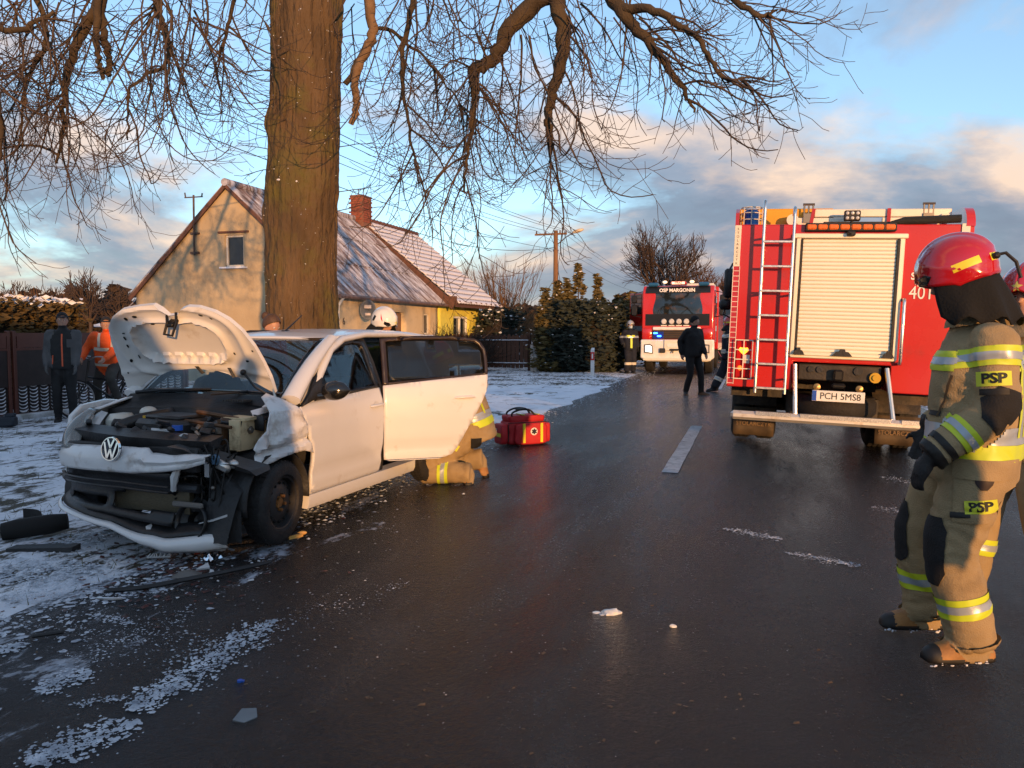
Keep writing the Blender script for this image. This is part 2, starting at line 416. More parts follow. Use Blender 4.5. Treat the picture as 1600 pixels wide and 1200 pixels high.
def make_road():
    mb = MB(); cross = [(-2.95, -0.012), (-2.7, 0.0), (-1.3, 0.012), (0, 0.02), (1.3, 0.0), (2.7, -0.03), (4.5, -0.045)]
    # ragged edges
    bs = [-40 + 0.25 * i for i in range(440)] + [75, 90, 120, 180, 300, 600, 1200]
    secs = []
    for b in bs:
        j = 0.07 * noise.noise((b * 0.8, 0, 0)) + 0.04 * noise.noise((b * 3.3, 4, 0))
        secs.append([(a + (j if i == 0 else 0), b, z + 0.004) for i, (a, z) in enumerate(cross)])
    mb.loft(secs, cap=False, closed=False)
    o = mb.build('road', road_material(), smooth=60); o['kind'] = 'structure'; o.location = RO; o.rotation_euler = (0, 0, -RH)
    return o
make_road()
wl = mat('worn_road_paint', (0.40, 0.41, 0.43), 0.55, var=0.25, scale=9, dirt=(0.06, 0.06, 0.065), dirt_amt=0.30, dirt_scale=14, bump=0.3, bscale=90)
def dash(b0, b1):
    mb = MB()
    def f(u, v):
        a = -0.085 + 0.17 * u + 0.008 * noise.noise((v * 9, u * 3, b0)); return (a, b0 + (b1 - b0) * v, 0.028 + 0.0 * u)
    mb.grid(f, 3, 24); o = mb.build('road_marking', wl, smooth=60); o['kind'] = 'structure'; o.location = RO; o.rotation_euler = (0, 0, -RH)
for k in (0, 1, 2, 3): dash(-0.12 + 12 * k, 4.05 + 12 * k)
# snow-covered driveway apron running from the gate down to the road
def apron():
    mb = MB()
    def f(u, v):
        a = -2.75 - 6.0 * u; b = lerp(2.2 + 1.2 * u, 12.5 - 1.5 * u, v)
        z = 0.02 + 0.012 * noise.noise((a * 1.7, b * 1.7, 3)) + 0.018 * math.sin(PI * min(1, u * 6)) * 0
        z += -0.02 * max(0, noise.noise((a * 4.5, b * 0.5, 8)))
        if u < 0.02: z = -0.01
        return (a + 0.35 * noise.noise((b * 0.9, 2, 2)) * (1 - u), b, z)
    mb.grid(f, 50, 80)
    o = mb.build('snowy_driveway', mat('driveway_snow', (0.60, 0.66, 0.76), 0.7, col2=(0.78, 0.82, 0.89), scale=1.5, dirt=(0.16, 0.165, 0.18), dirt_amt=0.27, dirt_scale=2.1, bump=0.7, bscale=26, stretch=(1, 0.35, 1)), smooth=60)
    o['kind'] = 'structure'; o.location = RO; o.rotation_euler = (0, 0, -RH)
apron()
# ------------------------------------------------------------------ farmhouse (frame: a = along its gable towards the road, b = away along the road)
HC = Vector((-5, 22, 0))
def hp(a, b, z): return HC + RN * a + RD * b + Vector((0, 0, z))
def make_house():
    H_ = thing('farmhouse', 'weathered beige rendered farmhouse with snow-dusted corrugated roof and brick chimney', 'house', HC, -RH)
    plaster = mat('old_render', (0.37, 0.285, 0.175), 0.9, col2=(0.49, 0.385, 0.24), scale=0.9, dirt=(0.25, 0.195, 0.125), dirt_amt=0.40, dirt_scale=.8, bump=0.35, bscale=14)
    plaster2 = mat('front_render', (0.56, 0.43, 0.255), 0.9, var=0.08, scale=0.8, dirt=(0.46, 0.34, 0.19), dirt_amt=0.3, bump=0.25, bscale=16)
    yellow = mat('yellow_render', (0.70, 0.62, 0.10), 0.9, var=0.05, bump=0.2, bscale=20)
    roofm = mat('corrugated_roof', (0.10, 0.075, 0.07), 0.75, col2=(0.20, 0.135, 0.12), scale=2.0, dirt=(0.56, 0.56, 0.62), dirt_amt=0.68, dirt_scale=3.4, bump=0.3, bscale=30, stretch=(.35, 1.5, .35), dstretch=True)
    rooft = mat('snowy_roof_tile', (0.66, 0.62, 0.64), 0.8, col2=(0.74, 0.72, 0.76), scale=2, dirt=(0.22, 0.10, 0.07), dirt_amt=0.12, dirt_scale=7, bump=0.4, bscale=22)
    tedge = mat('tile_edge', (0.13, 0.055, 0.04), 0.8, var=0.3, scale=12)
    wood = mat('brown_fascia', (0.11, 0.05, 0.03), 0.7, var=0.25, scale=10)
    W = 6.65; AP = -3.33; ZE = 2.58; ZA = 5.60; L1 = 7.7; L2 = 12.2; TH = 0.3
    # gable wall with a window opening
    mb = MB(); ol = [(-W, -0.1), (0, -0.1), (0, ZE), (AP, ZA), (-W, ZE + 0.05)]
    hole = [(-3.47, 3.33), (-2.83, 3.33), (-2.83, 4.24), (-3.47, 4.24)]
    mb.panel(ol, lambda u, v: (u, 0.012 * noise.noise((u * 1.3, v * 1.3, 0)), v), 0.35, [hole])
    gw = mb.build('gable_wall', plaster, H_, smooth=60, solid=TH, off=-1)
    gw.modifiers[0].offset = 1
    # make sure thickness goes inward
    gw.modifiers[0].offset = -1 if gw.data.polygons[0].normal.y < 0 else 1
    mb = MB()
    for c, s in (((-3.15, .1, 3.36), (.62, .08, .06)), ((-3.15, .1, 4.21), (.62, .08, .06)), ((-3.44, .1, 3.785), (.06, .08, .79)), ((-2.86, .1, 3.785), (.06, .08, .79))): mb.box(c, s, bev=.01)
    wnd = mb.build('window', mat('white_window_frame', (0.62, 0.58, 0.5), 0.5), H_)
    mb = MB(); mb.box((-3.15, .12, 3.785), (.54, .01, .8)); mb.build('pane', mat('dark_window_glass', (0.02, 0.03, 0.04), 0.08, spec=0.8), wnd)
    mb = MB(); mb.box((-3.15, -.06, 3.30), (.86, .16, .05), bev=.01); mb.build('sill', mat('snow_on_ledge', (0.75, 0.77, 0.82), 0.8, bump=0.4, bscale=20), wnd)
    mb = MB(); mb.box((-3.15, -.03, 4.32), (1.02, .07, .06), bev=.01); mb.build('lintel', wood, wnd)
    # front wall along the road with door and small window openings
    mb = MB()
    holes = [[(3.83, 0.02), (4.72, 0.02), (4.72, 2.1), (3.83, 2.1)], [(6.42, 1.35), (6.98, 1.35), (6.98, 2.09), (6.42, 2.09)]]
    mb.panel([(0, -0.1), (L1, -0.1), (L1, ZE), (0, ZE)], lambda u, v: (0.0, u, v), 0.4, holes)
    fw = mb.build('front_wall', plaster2, H_, smooth=60, solid=TH); fw.modifiers[0].offset = -1 if fw.data.polygons[0].normal.x > 0 else 1
    dr = MB()
    for i in range(6): dr.box((-.13, 3.90 + .15 * i, 1.04), (.05, .142, 2.06), bev=.008)
    d = dr.build('door', mat('old_brown_door', (0.16, 0.085, 0.045), 0.6, var=0.3, scale=8, stretch=(1, 1, .1)), H_)
    mb = MB(); mb.cyl((-.1, 4.6, 1.02), (-.04, 4.6, 1.02), .015); mb.box((-.04, 4.55, 1.02), (.02, .12, .02)); mb.build('handle', mat('dull_steel', (0.4, 0.4, 0.4), 0.35, 1), d)
    mb = MB()
    for c, s in (((-.1, 6.7, 1.38), (.06, .5, .05)), ((-.1, 6.7, 2.06), (.06, .5, .05)), ((-.1, 6.44, 1.72), (.06, .05, .7)), ((-.1, 6.96, 1.72), (.06, .05, .7))): mb.box(c, s)
    w2 = mb.build('window', mat('white_window_frame', 0), H_); mb = MB(); mb.box((-.12, 6.7, 1.72), (.01, .5, .68)); mb.build('pane', MATS['dark_window_glass'], w2)
    mb = MB(); mb.box((.05, 6.7, 1.31), (.16, .7, .05), bev=.01); mb.build('sill', MATS['snow_on_ledge'], w2)
    # brick pier under the small window
    bm_ = mat('red_brick', (0.24, 0.065, 0.035), 0.85, var=0.3, scale=20); pier = MB(); pier.box((.12, 6.75, .55), (.2, .9, 1.3)); pr_ = pier.build('brick_pier', mat('mortar', (0.30, 0.25, 0.2), 0.95), H_)
    one = MB(); one.box((0, 0, 0), (.02, .2, .07), bev=.004); bo = None
    for r_ in range(13):
        for c_ in range(4):
            p = (.228, 6.43 + .213 * c_ + (.1 if r_ % 2 else 0), .02 + .09 * r_)
            if p[1] > 7.12: continue
            if bo is None: bo = one.build('brick', bm_, pr_); bo.location = p
            else: copy_of(bo, 'brick', pr_, p)
    # hidden back and end walls
    mb = MB(); mb.box((-W + .15, L1 / 2 + .35, 1.25), (.28, L1 - .5, 2.6)); mb.build('back_wall', plaster, H_)
    # yellow extension
    mb = MB(); holes = [[(9.2, 0.75), (10.8, 0.75), (10.8, 2.05), (9.2, 2.05)]]
    mb.panel([(L1 + .01, -0.1), (L2, -0.1), (L2, 2.42), (L1 + .01, 2.42)], lambda u, v: (0.05, u, v), 0.4, holes)
    yw = mb.build('yellow_wall', yellow, H_, smooth=60, solid=TH); yw.modifiers[0].offset = -1 if yw.data.polygons[0].normal.x > 0 else 1
    mb = MB(); mb.panel([(-W, -.1), (0.02, -.1), (0.02, 2.4), (AP, 5.4), (-W, 2.4)], lambda u, v: (u, L2 - .15, v), .6); mb.build('end_wall', yellow, H_, solid=.25)
    fr = mat('upvc_frame', (0.74, 0.74, 0.72), 0.35)
    mb = MB()
    for c, s in (((-.02, 10, .79), (.08, 1.6, .08)), ((-.02, 10, 2.01), (.08, 1.6, .08)), ((-.02, 9.24, 1.4), (.08, .08, 1.14)), ((-.02, 10.76, 1.4), (.08, .08, 1.14)), ((-.02, 10, 1.4), (.08, .1, 1.14))): mb.box(c, s, bev=.01)
    w3 = mb.build('window', fr, H_)
    for q in (9.62, 10.38): mb = MB(); mb.box((-.06, q, 1.4), (.01, .68, 1.16)); mb.build('pane', MATS['dark_window_glass'], w3)
    mb = MB()
    for q in (9.45, 10.55): mb.grid(lambda u, v, q=q: (-.12 + .02 * math.sin(u * 22), q - .16 + .32 * u, .82 + 1.16 * v), 24, 2)
    mb.build('curtain', mat('pale_curtain', (0.6, 0.55, 0.45), 0.9), w3)
    # corrugated roof slopes over the first part
    def slope(side, b0, b1, zadd, over, eavez, ridz, name, m, amp, pitch):
        ex = 0.0 if side > 0 else -W
        def f(u, v):
            b = b0 + (b1 - b0) * u
            x0 = AP; x1 = ex + side * over
            zz = eavez - (ridz - eavez) / abs(ex - AP) * over
            x = lerp(x0, x1, v); z = lerp(ridz, zz, v) + zadd + amp * math.sin(2 * PI * b / pitch) + 0.02 * noise.noise((b * .5, v * 3, 1))
            return (x, b, z)
        mb = MB(); mb.grid(f, int((b1 - b0) / pitch * 6), 10); return mb.build(name, m, H_, smooth=60, solid=.025)
    rf = slope(1, -.12, L1 + .25, .10, .22, ZE, ZA, 'roof', roofm, .028, .18)
    r2 = slope(-1, -.12, L1 + .25, .10, .18, ZE, ZA, 'roof', roofm, .028, .18)
    # sheet laps: two thin battens across each slope
    mb = MB()
    for t in (0.34, 0.67):
        x = lerp(AP, .22, t); z = lerp(ZA, ZE - .2, t) + .135; mb.box((x, L1 / 2, z), (.05, L1 + .3, .025), MX())
    mb.build('sheet_lap', roofm, rf)
    mb = MB(); mb.tube([(AP, -.14, ZA + .13), (AP, L1 + .25, ZA + .13)], .11, 10); mb.build('ridge_cap', roofm, rf)
    # verge boards and gutter
    mb = MB()
    for sx, ex in ((1, .2), (-1, -W - .16)):
        d = Vector((ex - AP, 0, ZE - .2 - ZA)); Lh = d.length; ang = math.atan2(-d.z, d.x if sx > 0 else -d.x)
        M = Matrix.Translation(Vector(((AP + ex) / 2, -.10, (ZA + ZE - .2) / 2 + .045))) @ Matrix.Rotation(ang if sx > 0 else PI - ang, 4, 'Y')
        mb.box((0, 0, 0), (Lh, .045, .10), M)
    mb.build('verge_board', wood, H_)
    mb = MB(); mb.tube([(.3, -.1, ZE - .13), (.3, L1 + .2, ZE - .16)], .06, 8); g_ = mb.build('gutter', mat('rusty_gutter', (0.16, 0.10, 0.08), 0.6, var=.4, scale=6), H_)
    mb = MB(); mb.tube([(.3, .12, ZE - .15), (.12, .12, ZE - .4), (.07, .12, .1)], .04, 8); mb.build('downpipe', mat('pale_pipe', (0.6, 0.57, 0.5), 0.5), H_)
    # tiled roof of the extension, laid course by course
    n = 15; ridz, eav, xe = 5.72, 2.46, .62
    slope_len = math.hypot(xe - AP, ridz - eav); ang = math.atan2(ridz - eav, xe - AP)
    def course(n_):
        mbc = MB()
        def f(u, v):
            b = lerp(0, 5.35, u); t = abs(math.sin(PI * b / .3)) ** .6
            return (v * (slope_len / n_ + .05), b, .045 * v + .03 * t)
        mbc.grid(f, 108, 2); return mbc
    c0 = None
    for i in range(n):
        t = i / n; p = (lerp(AP, xe, t), L1 + .28 + .18 * t, lerp(ridz, eav, t) + .04)
        if c0 is None: c0 = course(n).build('tile_course', [rooft], H_, smooth=60, solid=.03); c0.location = p; c0.rotation_euler = (0, ang, 0)
        else: copy_of(c0, 'tile_course', H_, p, (0, ang, 0))
    mb = MB()
    for i in range(n + 1):
        t = i / n; M = MX((lerp(AP, xe, t) + .03, L1 + .28 + 2.67 + .18 * t, lerp(ridz, eav, t) + .045), ry=ang); mb.box((0, 0, -.0), (.02, 5.3, .05), M)
    mb.build('tile_front_edge', tedge, H_)
    mb = MB(); mb.add([(AP, L1 + .3, ridz), (-W - .4, L1 + .3, 2.5), (-W - .4, L2 + .9, 2.5), (AP, L2 + .9, ridz)], [(0, 1, 2, 3)]); mb.build('back_slope', rooft, H_, solid=.06)
    mb = MB()
    for i in range(18): mb.tube([(AP, L1 + .3 + .3 * i, ridz + .05), (AP, L1 + .58 + .3 * i, ridz + .08)], [.10, .12], 10)
    mb.build('ridge_tiles', tedge, H_)
    mb = MB()
    for i in range(9): mb.box((.33, L1 + .6 + .62 * i, 2.56), (.7, .07, .1), MX((0, 0, 0)))
    mb.box((.60, L1 + 3.05, 2.44), (.03, 5.5, .14)); mb.box((.3, L1 + .30, 2.62), (.7, .04, .3))
    mb.build('eaves_board', wood, H_)
    mb = MB(); mb.tube([(.66, L2 + .7, 2.42), (.5, L2 + .45, 2.2), (.22, L2 - .05, 1.95), (.15, L2 - .05, .1)], .045, 8); mb.build('downpipe', mat('copper_pipe', (0.35, 0.17, 0.10), 0.45), H_)
    mb = MB(); mb.prism([(AP, 5.35), (xe - .15, 2.28), (xe, 2.50), (AP, 5.78)], -(L1 + .29), -(L1 + .24), Matrix.Rotation(PI / 2, 4, 'X')); mb.build('verge_board', wood, H_)
    mb = MB(); mb.panel([(-W, 2.3), (.0, 2.4), (AP, 5.45)], lambda u, v: (u, L1 + .33, v), .6); mb.build('inner_gable', plaster, H_)
    # chimney in brick
    ch = MB(); ch.box((AP + .15, L1 + .15, 6.0), (.52, .66, 1.2)); ch.box((AP + .15, L1 + .15, 6.56), (.58, .72, .06)); cho = ch.build('chimney', mat('chimney_mortar', (0.2, 0.09, 0.06), 0.95), H_)
    one = MB(); one.box((0, 0, 0), (.215, .03, .065), bev=.006); bo = None
    for r_ in range(11):
        for c_ in range(3):
            p = (AP - .07 + .232 * c_ + (.1 if r_ % 2 else -.01), L1 - .183, 5.62 + .085 * r_)
            if p[0] > AP + .34: continue
            if bo is None: bo = one.build('brick', bm_, cho); bo.location = p
            else: copy_of(bo, 'brick', cho, p)
    for r_ in range(11):
        for c_ in range(3):
            p = (AP + .413, L1 - .06 + .225 * c_ + (.05 if r_ % 2 else -.03), 5.62 + .085 * r_)
            copy_of(bo, 'brick', cho, p, (0, 0, PI / 2))
    mb = MB()
    for q in (-.1, .12): mb.tube([(AP + .15 + q, L1 + .15, 6.6), (AP + .15 + q, L1 + .15, 6.85)], .02, 6)
    mb.box((AP + .15, L1 + .15, 6.86), (.36, .04, .02)); mb.build('flue_cap', mat('dull_steel', 0), cho)
    # aerial mast on the gable
    mb = MB(); mb.tube([(-4.45, -.09, 3.7), (-4.42, -.09, 5.42)], .028, 8); mb.box((-4.42, -.09, 5.36), (.62, .03, .03)); mb.tube([(-4.70, -.09, 5.36), (-4.72, -.09, 5.5)], .02, 6); mb.tube([(-4.14, -.09, 5.36), (-4.12, -.09, 5.46)], .02, 6)
    mb.box((-4.45, -.06, 3.76), (.26, .1, .06)); mb.box((-4.43, -.06, 4.32), (.26, .1, .05)); mb.build('aerial_mast', mat('rusty_iron', (0.07, 0.045, 0.035), 0.7, var=.3), H_)
    # satellite dish on the front wall, house number
    M = AX((.36, 1.42, 2.10), Vector((.90, .44, 0)), Vector((0, 0, 1)), Vector((.44, -.90, 0)))
    mb = MB(); mb.lathe([(0.001, -.07), (.14, -.055), (.25, -.02), (.30, .0)], 28, M @ Matrix.Diagonal((.78, 1.0, 1, 1))); mb.tube([(.03, 1.62, 1.95), (.34, 1.5, 2.05)], .02, 8)
    ds = mb.build('satellite_dish', mat('grey_dish', (0.13, 0.14, 0.15), 0.5), H_, solid=.01)
    mb = MB(); mb.box((0, .09, .025), (.20, .10, .01), M); mb.box((0, -.13, .02), (.16, .07, .01), M); mb.build('dish_label', mat('dish_label_print', (0.6, 0.5, 0.42), 0.5, dirt=(.5, .08, .05), dirt_amt=.2, dirt_scale=18), ds)
    lettering('6', .30, mat('house_number_black', (0.03, 0.03, 0.03), 0.6), H_, AX((.012, .62, 1.75), Vector((0, 1, 0)), Vector((0, 0, 1)), Vector((1, 0, 0))), 'house_number')
    # lean-to roof at the far left end of the gable
    mb = MB()
    mb.grid(lambda u, v: (lerp(-W + .1, -W - 1.0, v), .6 + 3.2 * u, lerp(2.95, 2.12, v) + .03 * math.sin(u * 60)), 60, 3)
    lt = mb.build('lean_to_roof', roofm, H_, smooth=60, solid=.03); mb = MB(); mb.tube([(-W - 1.04, .5, 2.06), (-W - 1.04, 3.8, 2.06)], .06, 8); mb.tube([(-W - 1.04, .7, 2.04), (-W - .3, .9, 1.8), (-W - .2, .9, .1)], .04, 8); mb.build('gutter', mat('rusty_gutter', 0), lt)
    mb = MB(); mb.box((-W - .45, 2.2, 1.05), (.9, 2.8, 2.1)); mb.build('lean_to_wall', plaster, lt)
make_house()

# ------------------------------------------------------------------ leaf clump helper
def leaf_cloud(pts, size, name, m, parent, kind='stuff', elong=1.0, flat=0.0):
    """one mesh of small crossed leaf faces at the given points"""
    vs_ = []; fs = []
    for p in pts:
        d = Vector((random.gauss(0, 1), random.gauss(0, 1), random.gauss(0, 1) * (1 - flat) + flat * .6)).normalized()
        x, y = frame(d); s = size * random.uniform(.6, 1.4); o = len(vs_); p = Vector(p)
        vs_ += [tuple(p - x * s * elong), tuple(p + y * s * .5), tuple(p + x * s * elong + d * s * .3), tuple(p - y * s * .5)]
        fs.append((o, o + 1, o + 2, o + 3))
    me = bpy.data.meshes.new(name); me.from_pydata(vs_, [], fs); me.materials.append(m); o = link(name, me, parent)
    if kind: o['kind'] = kind
    return o
snowleaf = mat('snow_clump', (0.7, 0.72, 0.78), 0.8)
# clipped beech hedge behind the left fence
def hedge_left():
    p0 = Vector((-9.6, 14.2, 0))
    h = thing('clipped_hedge', 'brown leafy clipped hedge with snow on top behind the dark fence', 'hedge', p0, -RH)
    pts = []; sn = []
    for i in range(15000):
        x = random.uniform(-1.3, .1); y = random.uniform(-7.5, 2.3); z = random.uniform(.2, 2.05 + .10 * noise.noise((y * 1.2, 0, 0)))
        if random.random() < .65: x = random.choice((-.0, -.02, .06)) + .09 * random.gauss(0, 1)
        elif random.random() < .5: z = 2.0 + .07 * random.gauss(0, 1)
        elif random.random() < .3: y = 2.3 + .08 * random.gauss(0, 1)
        pts.append((x, y, z))
    for i in range(1500): sn.append((random.uniform(-1.25, .12), random.uniform(-7.5, 2.3), 2.08 + .04 * random.gauss(0, 1) + .10 * noise.noise((pts[i][1] * 1.2, 0, 0)) * 0))
    leaf_cloud(pts, .065, 'foliage', mat('brown_hedge_leaf', (0.055, 0.040, 0.012), 0.8, col2=(0.12, 0.078, 0.025), scale=7), h)
    leaf_cloud([p for p in sn if noise.noise((p[0] * 1.8, p[1] * 1.8, 2)) > -.12], .075, 'snow_cover', snowleaf, h, flat=.9)
    mb = MB(); mb.box((-.6, -2.6, .95), (1.1, 9.6, 1.9)); mb.build('dark_core', mat('hedge_inner', (0.02, 0.014, 0.008), 1), h)  # dark box added inside the leaves as a filler core
    mb = MB()
    for i in range(160):
        y = random.uniform(-7.4, 2.2); x = random.uniform(-1, 0); mb.tube([(x, y, 1.9), (x + random.gauss(0, .06), y + random.gauss(0, .06), random.uniform(2.15, 2.4))], [.008, .003], 3, False)
    mb.build('top_shoots', mat('hedge_twig', (0.16, 0.075, 0.025), 0.9), h, kind='stuff')
hedge_left()
# dark woven metal fence parallel to the road
def fence_left():
    p0 = Vector((-8.33, 13.23, 0)); pan = mat('dark_brown_steel', (0.022, 0.013, 0.012), 0.5, var=.3, rvar=.1); pmat = mat('red_brown_post', (0.10, 0.03, 0.02), 0.4)
    f = thing('ornamental_fence', 'dark brown ornamental metal fence with scalloped lower panels', 'fence', p0, -RH)
    ys = [-6.4 + 2.1 * i for i in range(5)]
    postm = MB(); postm.box((0, 0, .74), (.06, .06, 1.5), bev=.006); ps = None; panel0 = None
    for y in ys + [ys[-1] + 2.1]:
        for q in (-.055, .055):
            if ps is None: ps = postm.build('post', pmat, f); ps.location = (0, y + q, 0)
            else: copy_of(ps, 'post', f, (0, y + q, 0))
    # one panel: rails, solid mid board, scallop pattern above and below
    def arcs(z0, rows, cols, w, hgt, m_, nm, par, th):
        mb = MB()
        for r_ in range(rows):
            for c_ in range(cols):
                yc = -.95 + (c_ + .5) * (1.9 / cols); zc = z0 - r_ * hgt
                pts = [(-.012, yc + w * math.cos(a), zc - .75 * hgt * math.sin(a)) for a in [PI * k / 6 for k in range(7)]]
                mb.tube(pts, th, 4, False)
        return mb.build(nm, m_, par)
    def make_panel(y):
        mb = MB(); mb.box((0, 0, .86), (.035, 1.94, .62), bev=.004)
        p = mb.build('panel', pan, f); p.location = (0, y, 0)
        mb = MB(); mb.box((0, 0, 1.43), (.05, 1.96, .05)); mb.box((0, 0, 1.18), (.05, 1.96, .04)); mb.box((0, 0, .07), (.05, 1.96, .05)); mb.build('rail', pmat, p)
        mb = MB()
        for i in range(10): mb.box((0, -.95 + .211 * i, .32), (.02, .018, .5))
        mb.build('lower_bars', pan, p)
        mb = MB(); mb.box((.02, 0, 1.31), (.012, 1.9, .21)); mb.build('upper_sheet', pmat, p)
        arcs(1.40, 4, 12, .075, .055, mat('fence_red_scroll', (0.05, 0.018, 0.016), .45), 'upper_scrolls', p, .012)
        arcs(.56, 8, 9, .095, .06, pan, 'lower_scrolls', p, .018)
        arcs(.575, 8, 9, .080, .06, snowleaf, 'snow_in_scrolls', p, .011)
        return p
    p0_ = make_panel(ys[0] + 1.05)
    for y in ys[1:]:
        c = copy_of(p0_, 'panel', f, (0, y + 1.05, 0))
        for k in p0_.children: copy_of(k, k.name.split('.')[0], c, k.location)
    mb = MB(); mb.box((0, -1.2, .02), (.22, 10.6, .14), bev=.02); mb.build('plinth', mat('concrete_plinth', (0.32, 0.32, 0.31), .9, dirt=(.65, .68, .74), dirt_amt=.5, dirt_scale=3), f)
fence_left()
# picket fence of the yellow house: boards one by one
def fence_picket():
    c = Vector((0.75, 28.9, 0)); f = thing('picket_fence', 'brown wooden picket fence between the farmhouse and the conifer hedge', 'fence', c, -RH)
    wm = mat('brown_stained_wood', (0.085, 0.034, 0.018), .7, var=.25, scale=9, stretch=(1, 1, .15), bump=.3, bscale=20)
    bd = MB(); bd.prism([(-.07, .12), (.07, .12), (.07, 1.27), (.045, 1.33), (0, 1.36), (-.045, 1.33), (-.07, 1.27)], -.012, .012, Matrix.Rotation(PI / 2, 4, 'X')); b0 = None
    for i in range(27):
        p = (-.25 - .165 * i, 0, .02 * random.uniform(-1, 1))
        if b0 is None: b0 = bd.build('board', wm, f); b0.location = p
        else: copy_of(b0, 'board', f, p, (0, R(random.uniform(-.7, .7)), 0))
    for z in (.28, 1.12):
        mb = MB(); mb.box((-2.4, .05, z), (4.6, .05, .09), bev=.008); r_ = mb.build('rail', wm, f)
        mb = MB(); mb.box((-2.4, -.03, z + .02), (4.5, .05, .03), bev=.01); mb.build('snow_line', snowleaf, r_)
    for x in (-.15, -2.4, -4.65): mb = MB(); mb.box((x, .1, .7), (.1, .1, 1.4), bev=.01); mb.build('post', wm, f)
fence_picket()
# stub of a concrete gate post
o = MB().prism([(.17 * math.cos(k * PI / 4 + .39), .17 * math.sin(k * PI / 4 + .39)) for k in range(8)], -.1, .98).build('concrete_post', mat('old_concrete', (0.42, 0.40, 0.38), .9, var=.15, bump=.4, bscale=30), smooth=30)
o.location = (0.82, 28.5, 0); tag(o, 'pale round concrete post at the end of the picket fence', 'post')
# roadside marker post
def marker():
    p = gnd(926, 588); t = thing('marker_post', 'white roadside marker post with a red reflector panel before the conifer hedge', 'marker post', p, -RH)
    wp = mat('white_plastic', (0.66, 0.66, 0.66), .45, dirt=(.35, .33, .3), dirt_amt=.25, dirt_scale=9)
    mb = MB(); mb.loft([[(-.06, -.05, -.05), (.06, -.05, -.05), (.045, .05, -.05), (-.045, .05, -.05)], [(-.06, -.05, .86), (.06, -.05, .86), (.045, .05, .93), (-.045, .05, .93)]]); mb.build('body', wp, t)
    mb = MB(); mb.box((0, -.052, .66), (.121, .012, .26)); b = mb.build('red_panel', mat('red_band', (0.5, 0.02, 0.02), .35), t)
    mb = MB(); mb.box((0, -.062, .66), (.045, .012, .16)); mb.build('reflector', mat('white_reflector', (.75, .72, .7), .2), b)
marker()
# small snow-roofed shed beyond the left hedge
def shed():
    c = at(190, 500, 27); c.z = 0; s = thing('garden_shed', 'low dark shed with a snow-covered roof left of the farmhouse', 'shed', c, -RH)
    dk = mat('dark_shed_wall', (0.03, 0.03, 0.035), .8)
    mb = MB(); mb.box((0, 1.2, .8), (1.7, 2.4, 1.6)); mb.build('wall', dk, s)
    mb = MB(); mb.add([(-1.0, -.2, 1.65), (1.0, -.2, 1.65), (1.0, 2.7, 2.25), (-1.0, 2.7, 2.25)], [(0, 1, 2, 3)]); mb.build('roof', mat('snow_roof', (.66, .70, .78), .8, bump=.3, bscale=12), s, solid=.08)
    mb = MB(); mb.box((.1, -.03, .75), (.7, .06, 1.4)); d = mb.build('door', mat('shed_door', (.06, .05, .05), .7), s)
shed()
# wooden electricity pole with street lamp and wires
def pole():
    b = at(868, 480, 46); b.z = 0; t = thing('electricity_pole', 'wooden electricity pole with a street lamp arm behind the conifers', 'utility pole', b, -RH)
    wd = mat('pole_wood', (0.20, 0.10, 0.045), .85, var=.25, stretch=(1, 1, .1))
    mb = MB(); mb.tube([(0, 0, -.3), (0, 0, 7.25)], [.17, .125], 12); mb.build('pole', wd, t)
    mb = MB(); mb.box((-.3, 0, 7.05), (1.9, .09, .10)); cr = mb.build('cross_arm', wd, t)
    for x in (-1.15, -.6, .25, .6):
        mb = MB(); mb.lathe([(.01, 0), (.045, .01), (.05, .06), (.03, .1), (.04, .14), (.01, .17)], 10, MX((x, 0, 7.1))); mb.build('insulator', mat('brown_porcelain', (.10, .05, .03), .3), cr)
    mb = MB(); mb.tube([(.1, 0, 6.45), (.6, 0, 6.85), (1.05, 0, 7.1)], .035, 8); mb.tube([(-.16, 0, 6.1), (.16, 0, 6.1)], .05, 8); ar = mb.build('lamp_arm', mat('dull_steel', 0), t)
    mb = MB(); mb.ell((1.3, 0, 7.18), (.36, .14, .11), 14, 8, Q=Matrix.Rotation(R(-15), 3, 'Y')); mb.build('lamp_head', mat('lamp_shell', (.62, .50, .33), .4), ar)
    return b
pb = pole()
def wires():
    wm = mat('bare_wire', (.05, .05, .055), .5); p = pb
    for i, (x, z) in enumerate(((-1.15, 7.27), (-.6, 7.27), (.25, 7.27), (.6, 7.27), (-.2, 6.2))):
        a = p + RN * x + Vector((0, 0, z))
        for s_, (q, sag) in enumerate(((a - RD * 44, .7), (a + RD * 60, .9))):
            pts = [a.lerp(q, k / 24) - Vector((0, 0, sag * 4 * (k / 24) * (1 - k / 24))) for k in range(25)]
            o = MB().tube(pts, .011, 4, False).build('overhead_wire', wm)
            tag(o, 'thin overhead wire strung along the road from the wooden electricity pole', 'wire', 'overhead wires')
    a = p + Vector((0, 0, 6.3)); q = hp(-3.3, 12.0, 5.9)
    pts = [a.lerp(q, k / 16) - Vector((0, 0, .5 * 4 * (k / 16) * (1 - k / 16))) for k in range(17)]
    tag(MB().tube(pts, .014, 4, False).build('service_cable', wm), 'cable running from the wooden electricity pole to the farmhouse roof', 'cable')
wires()
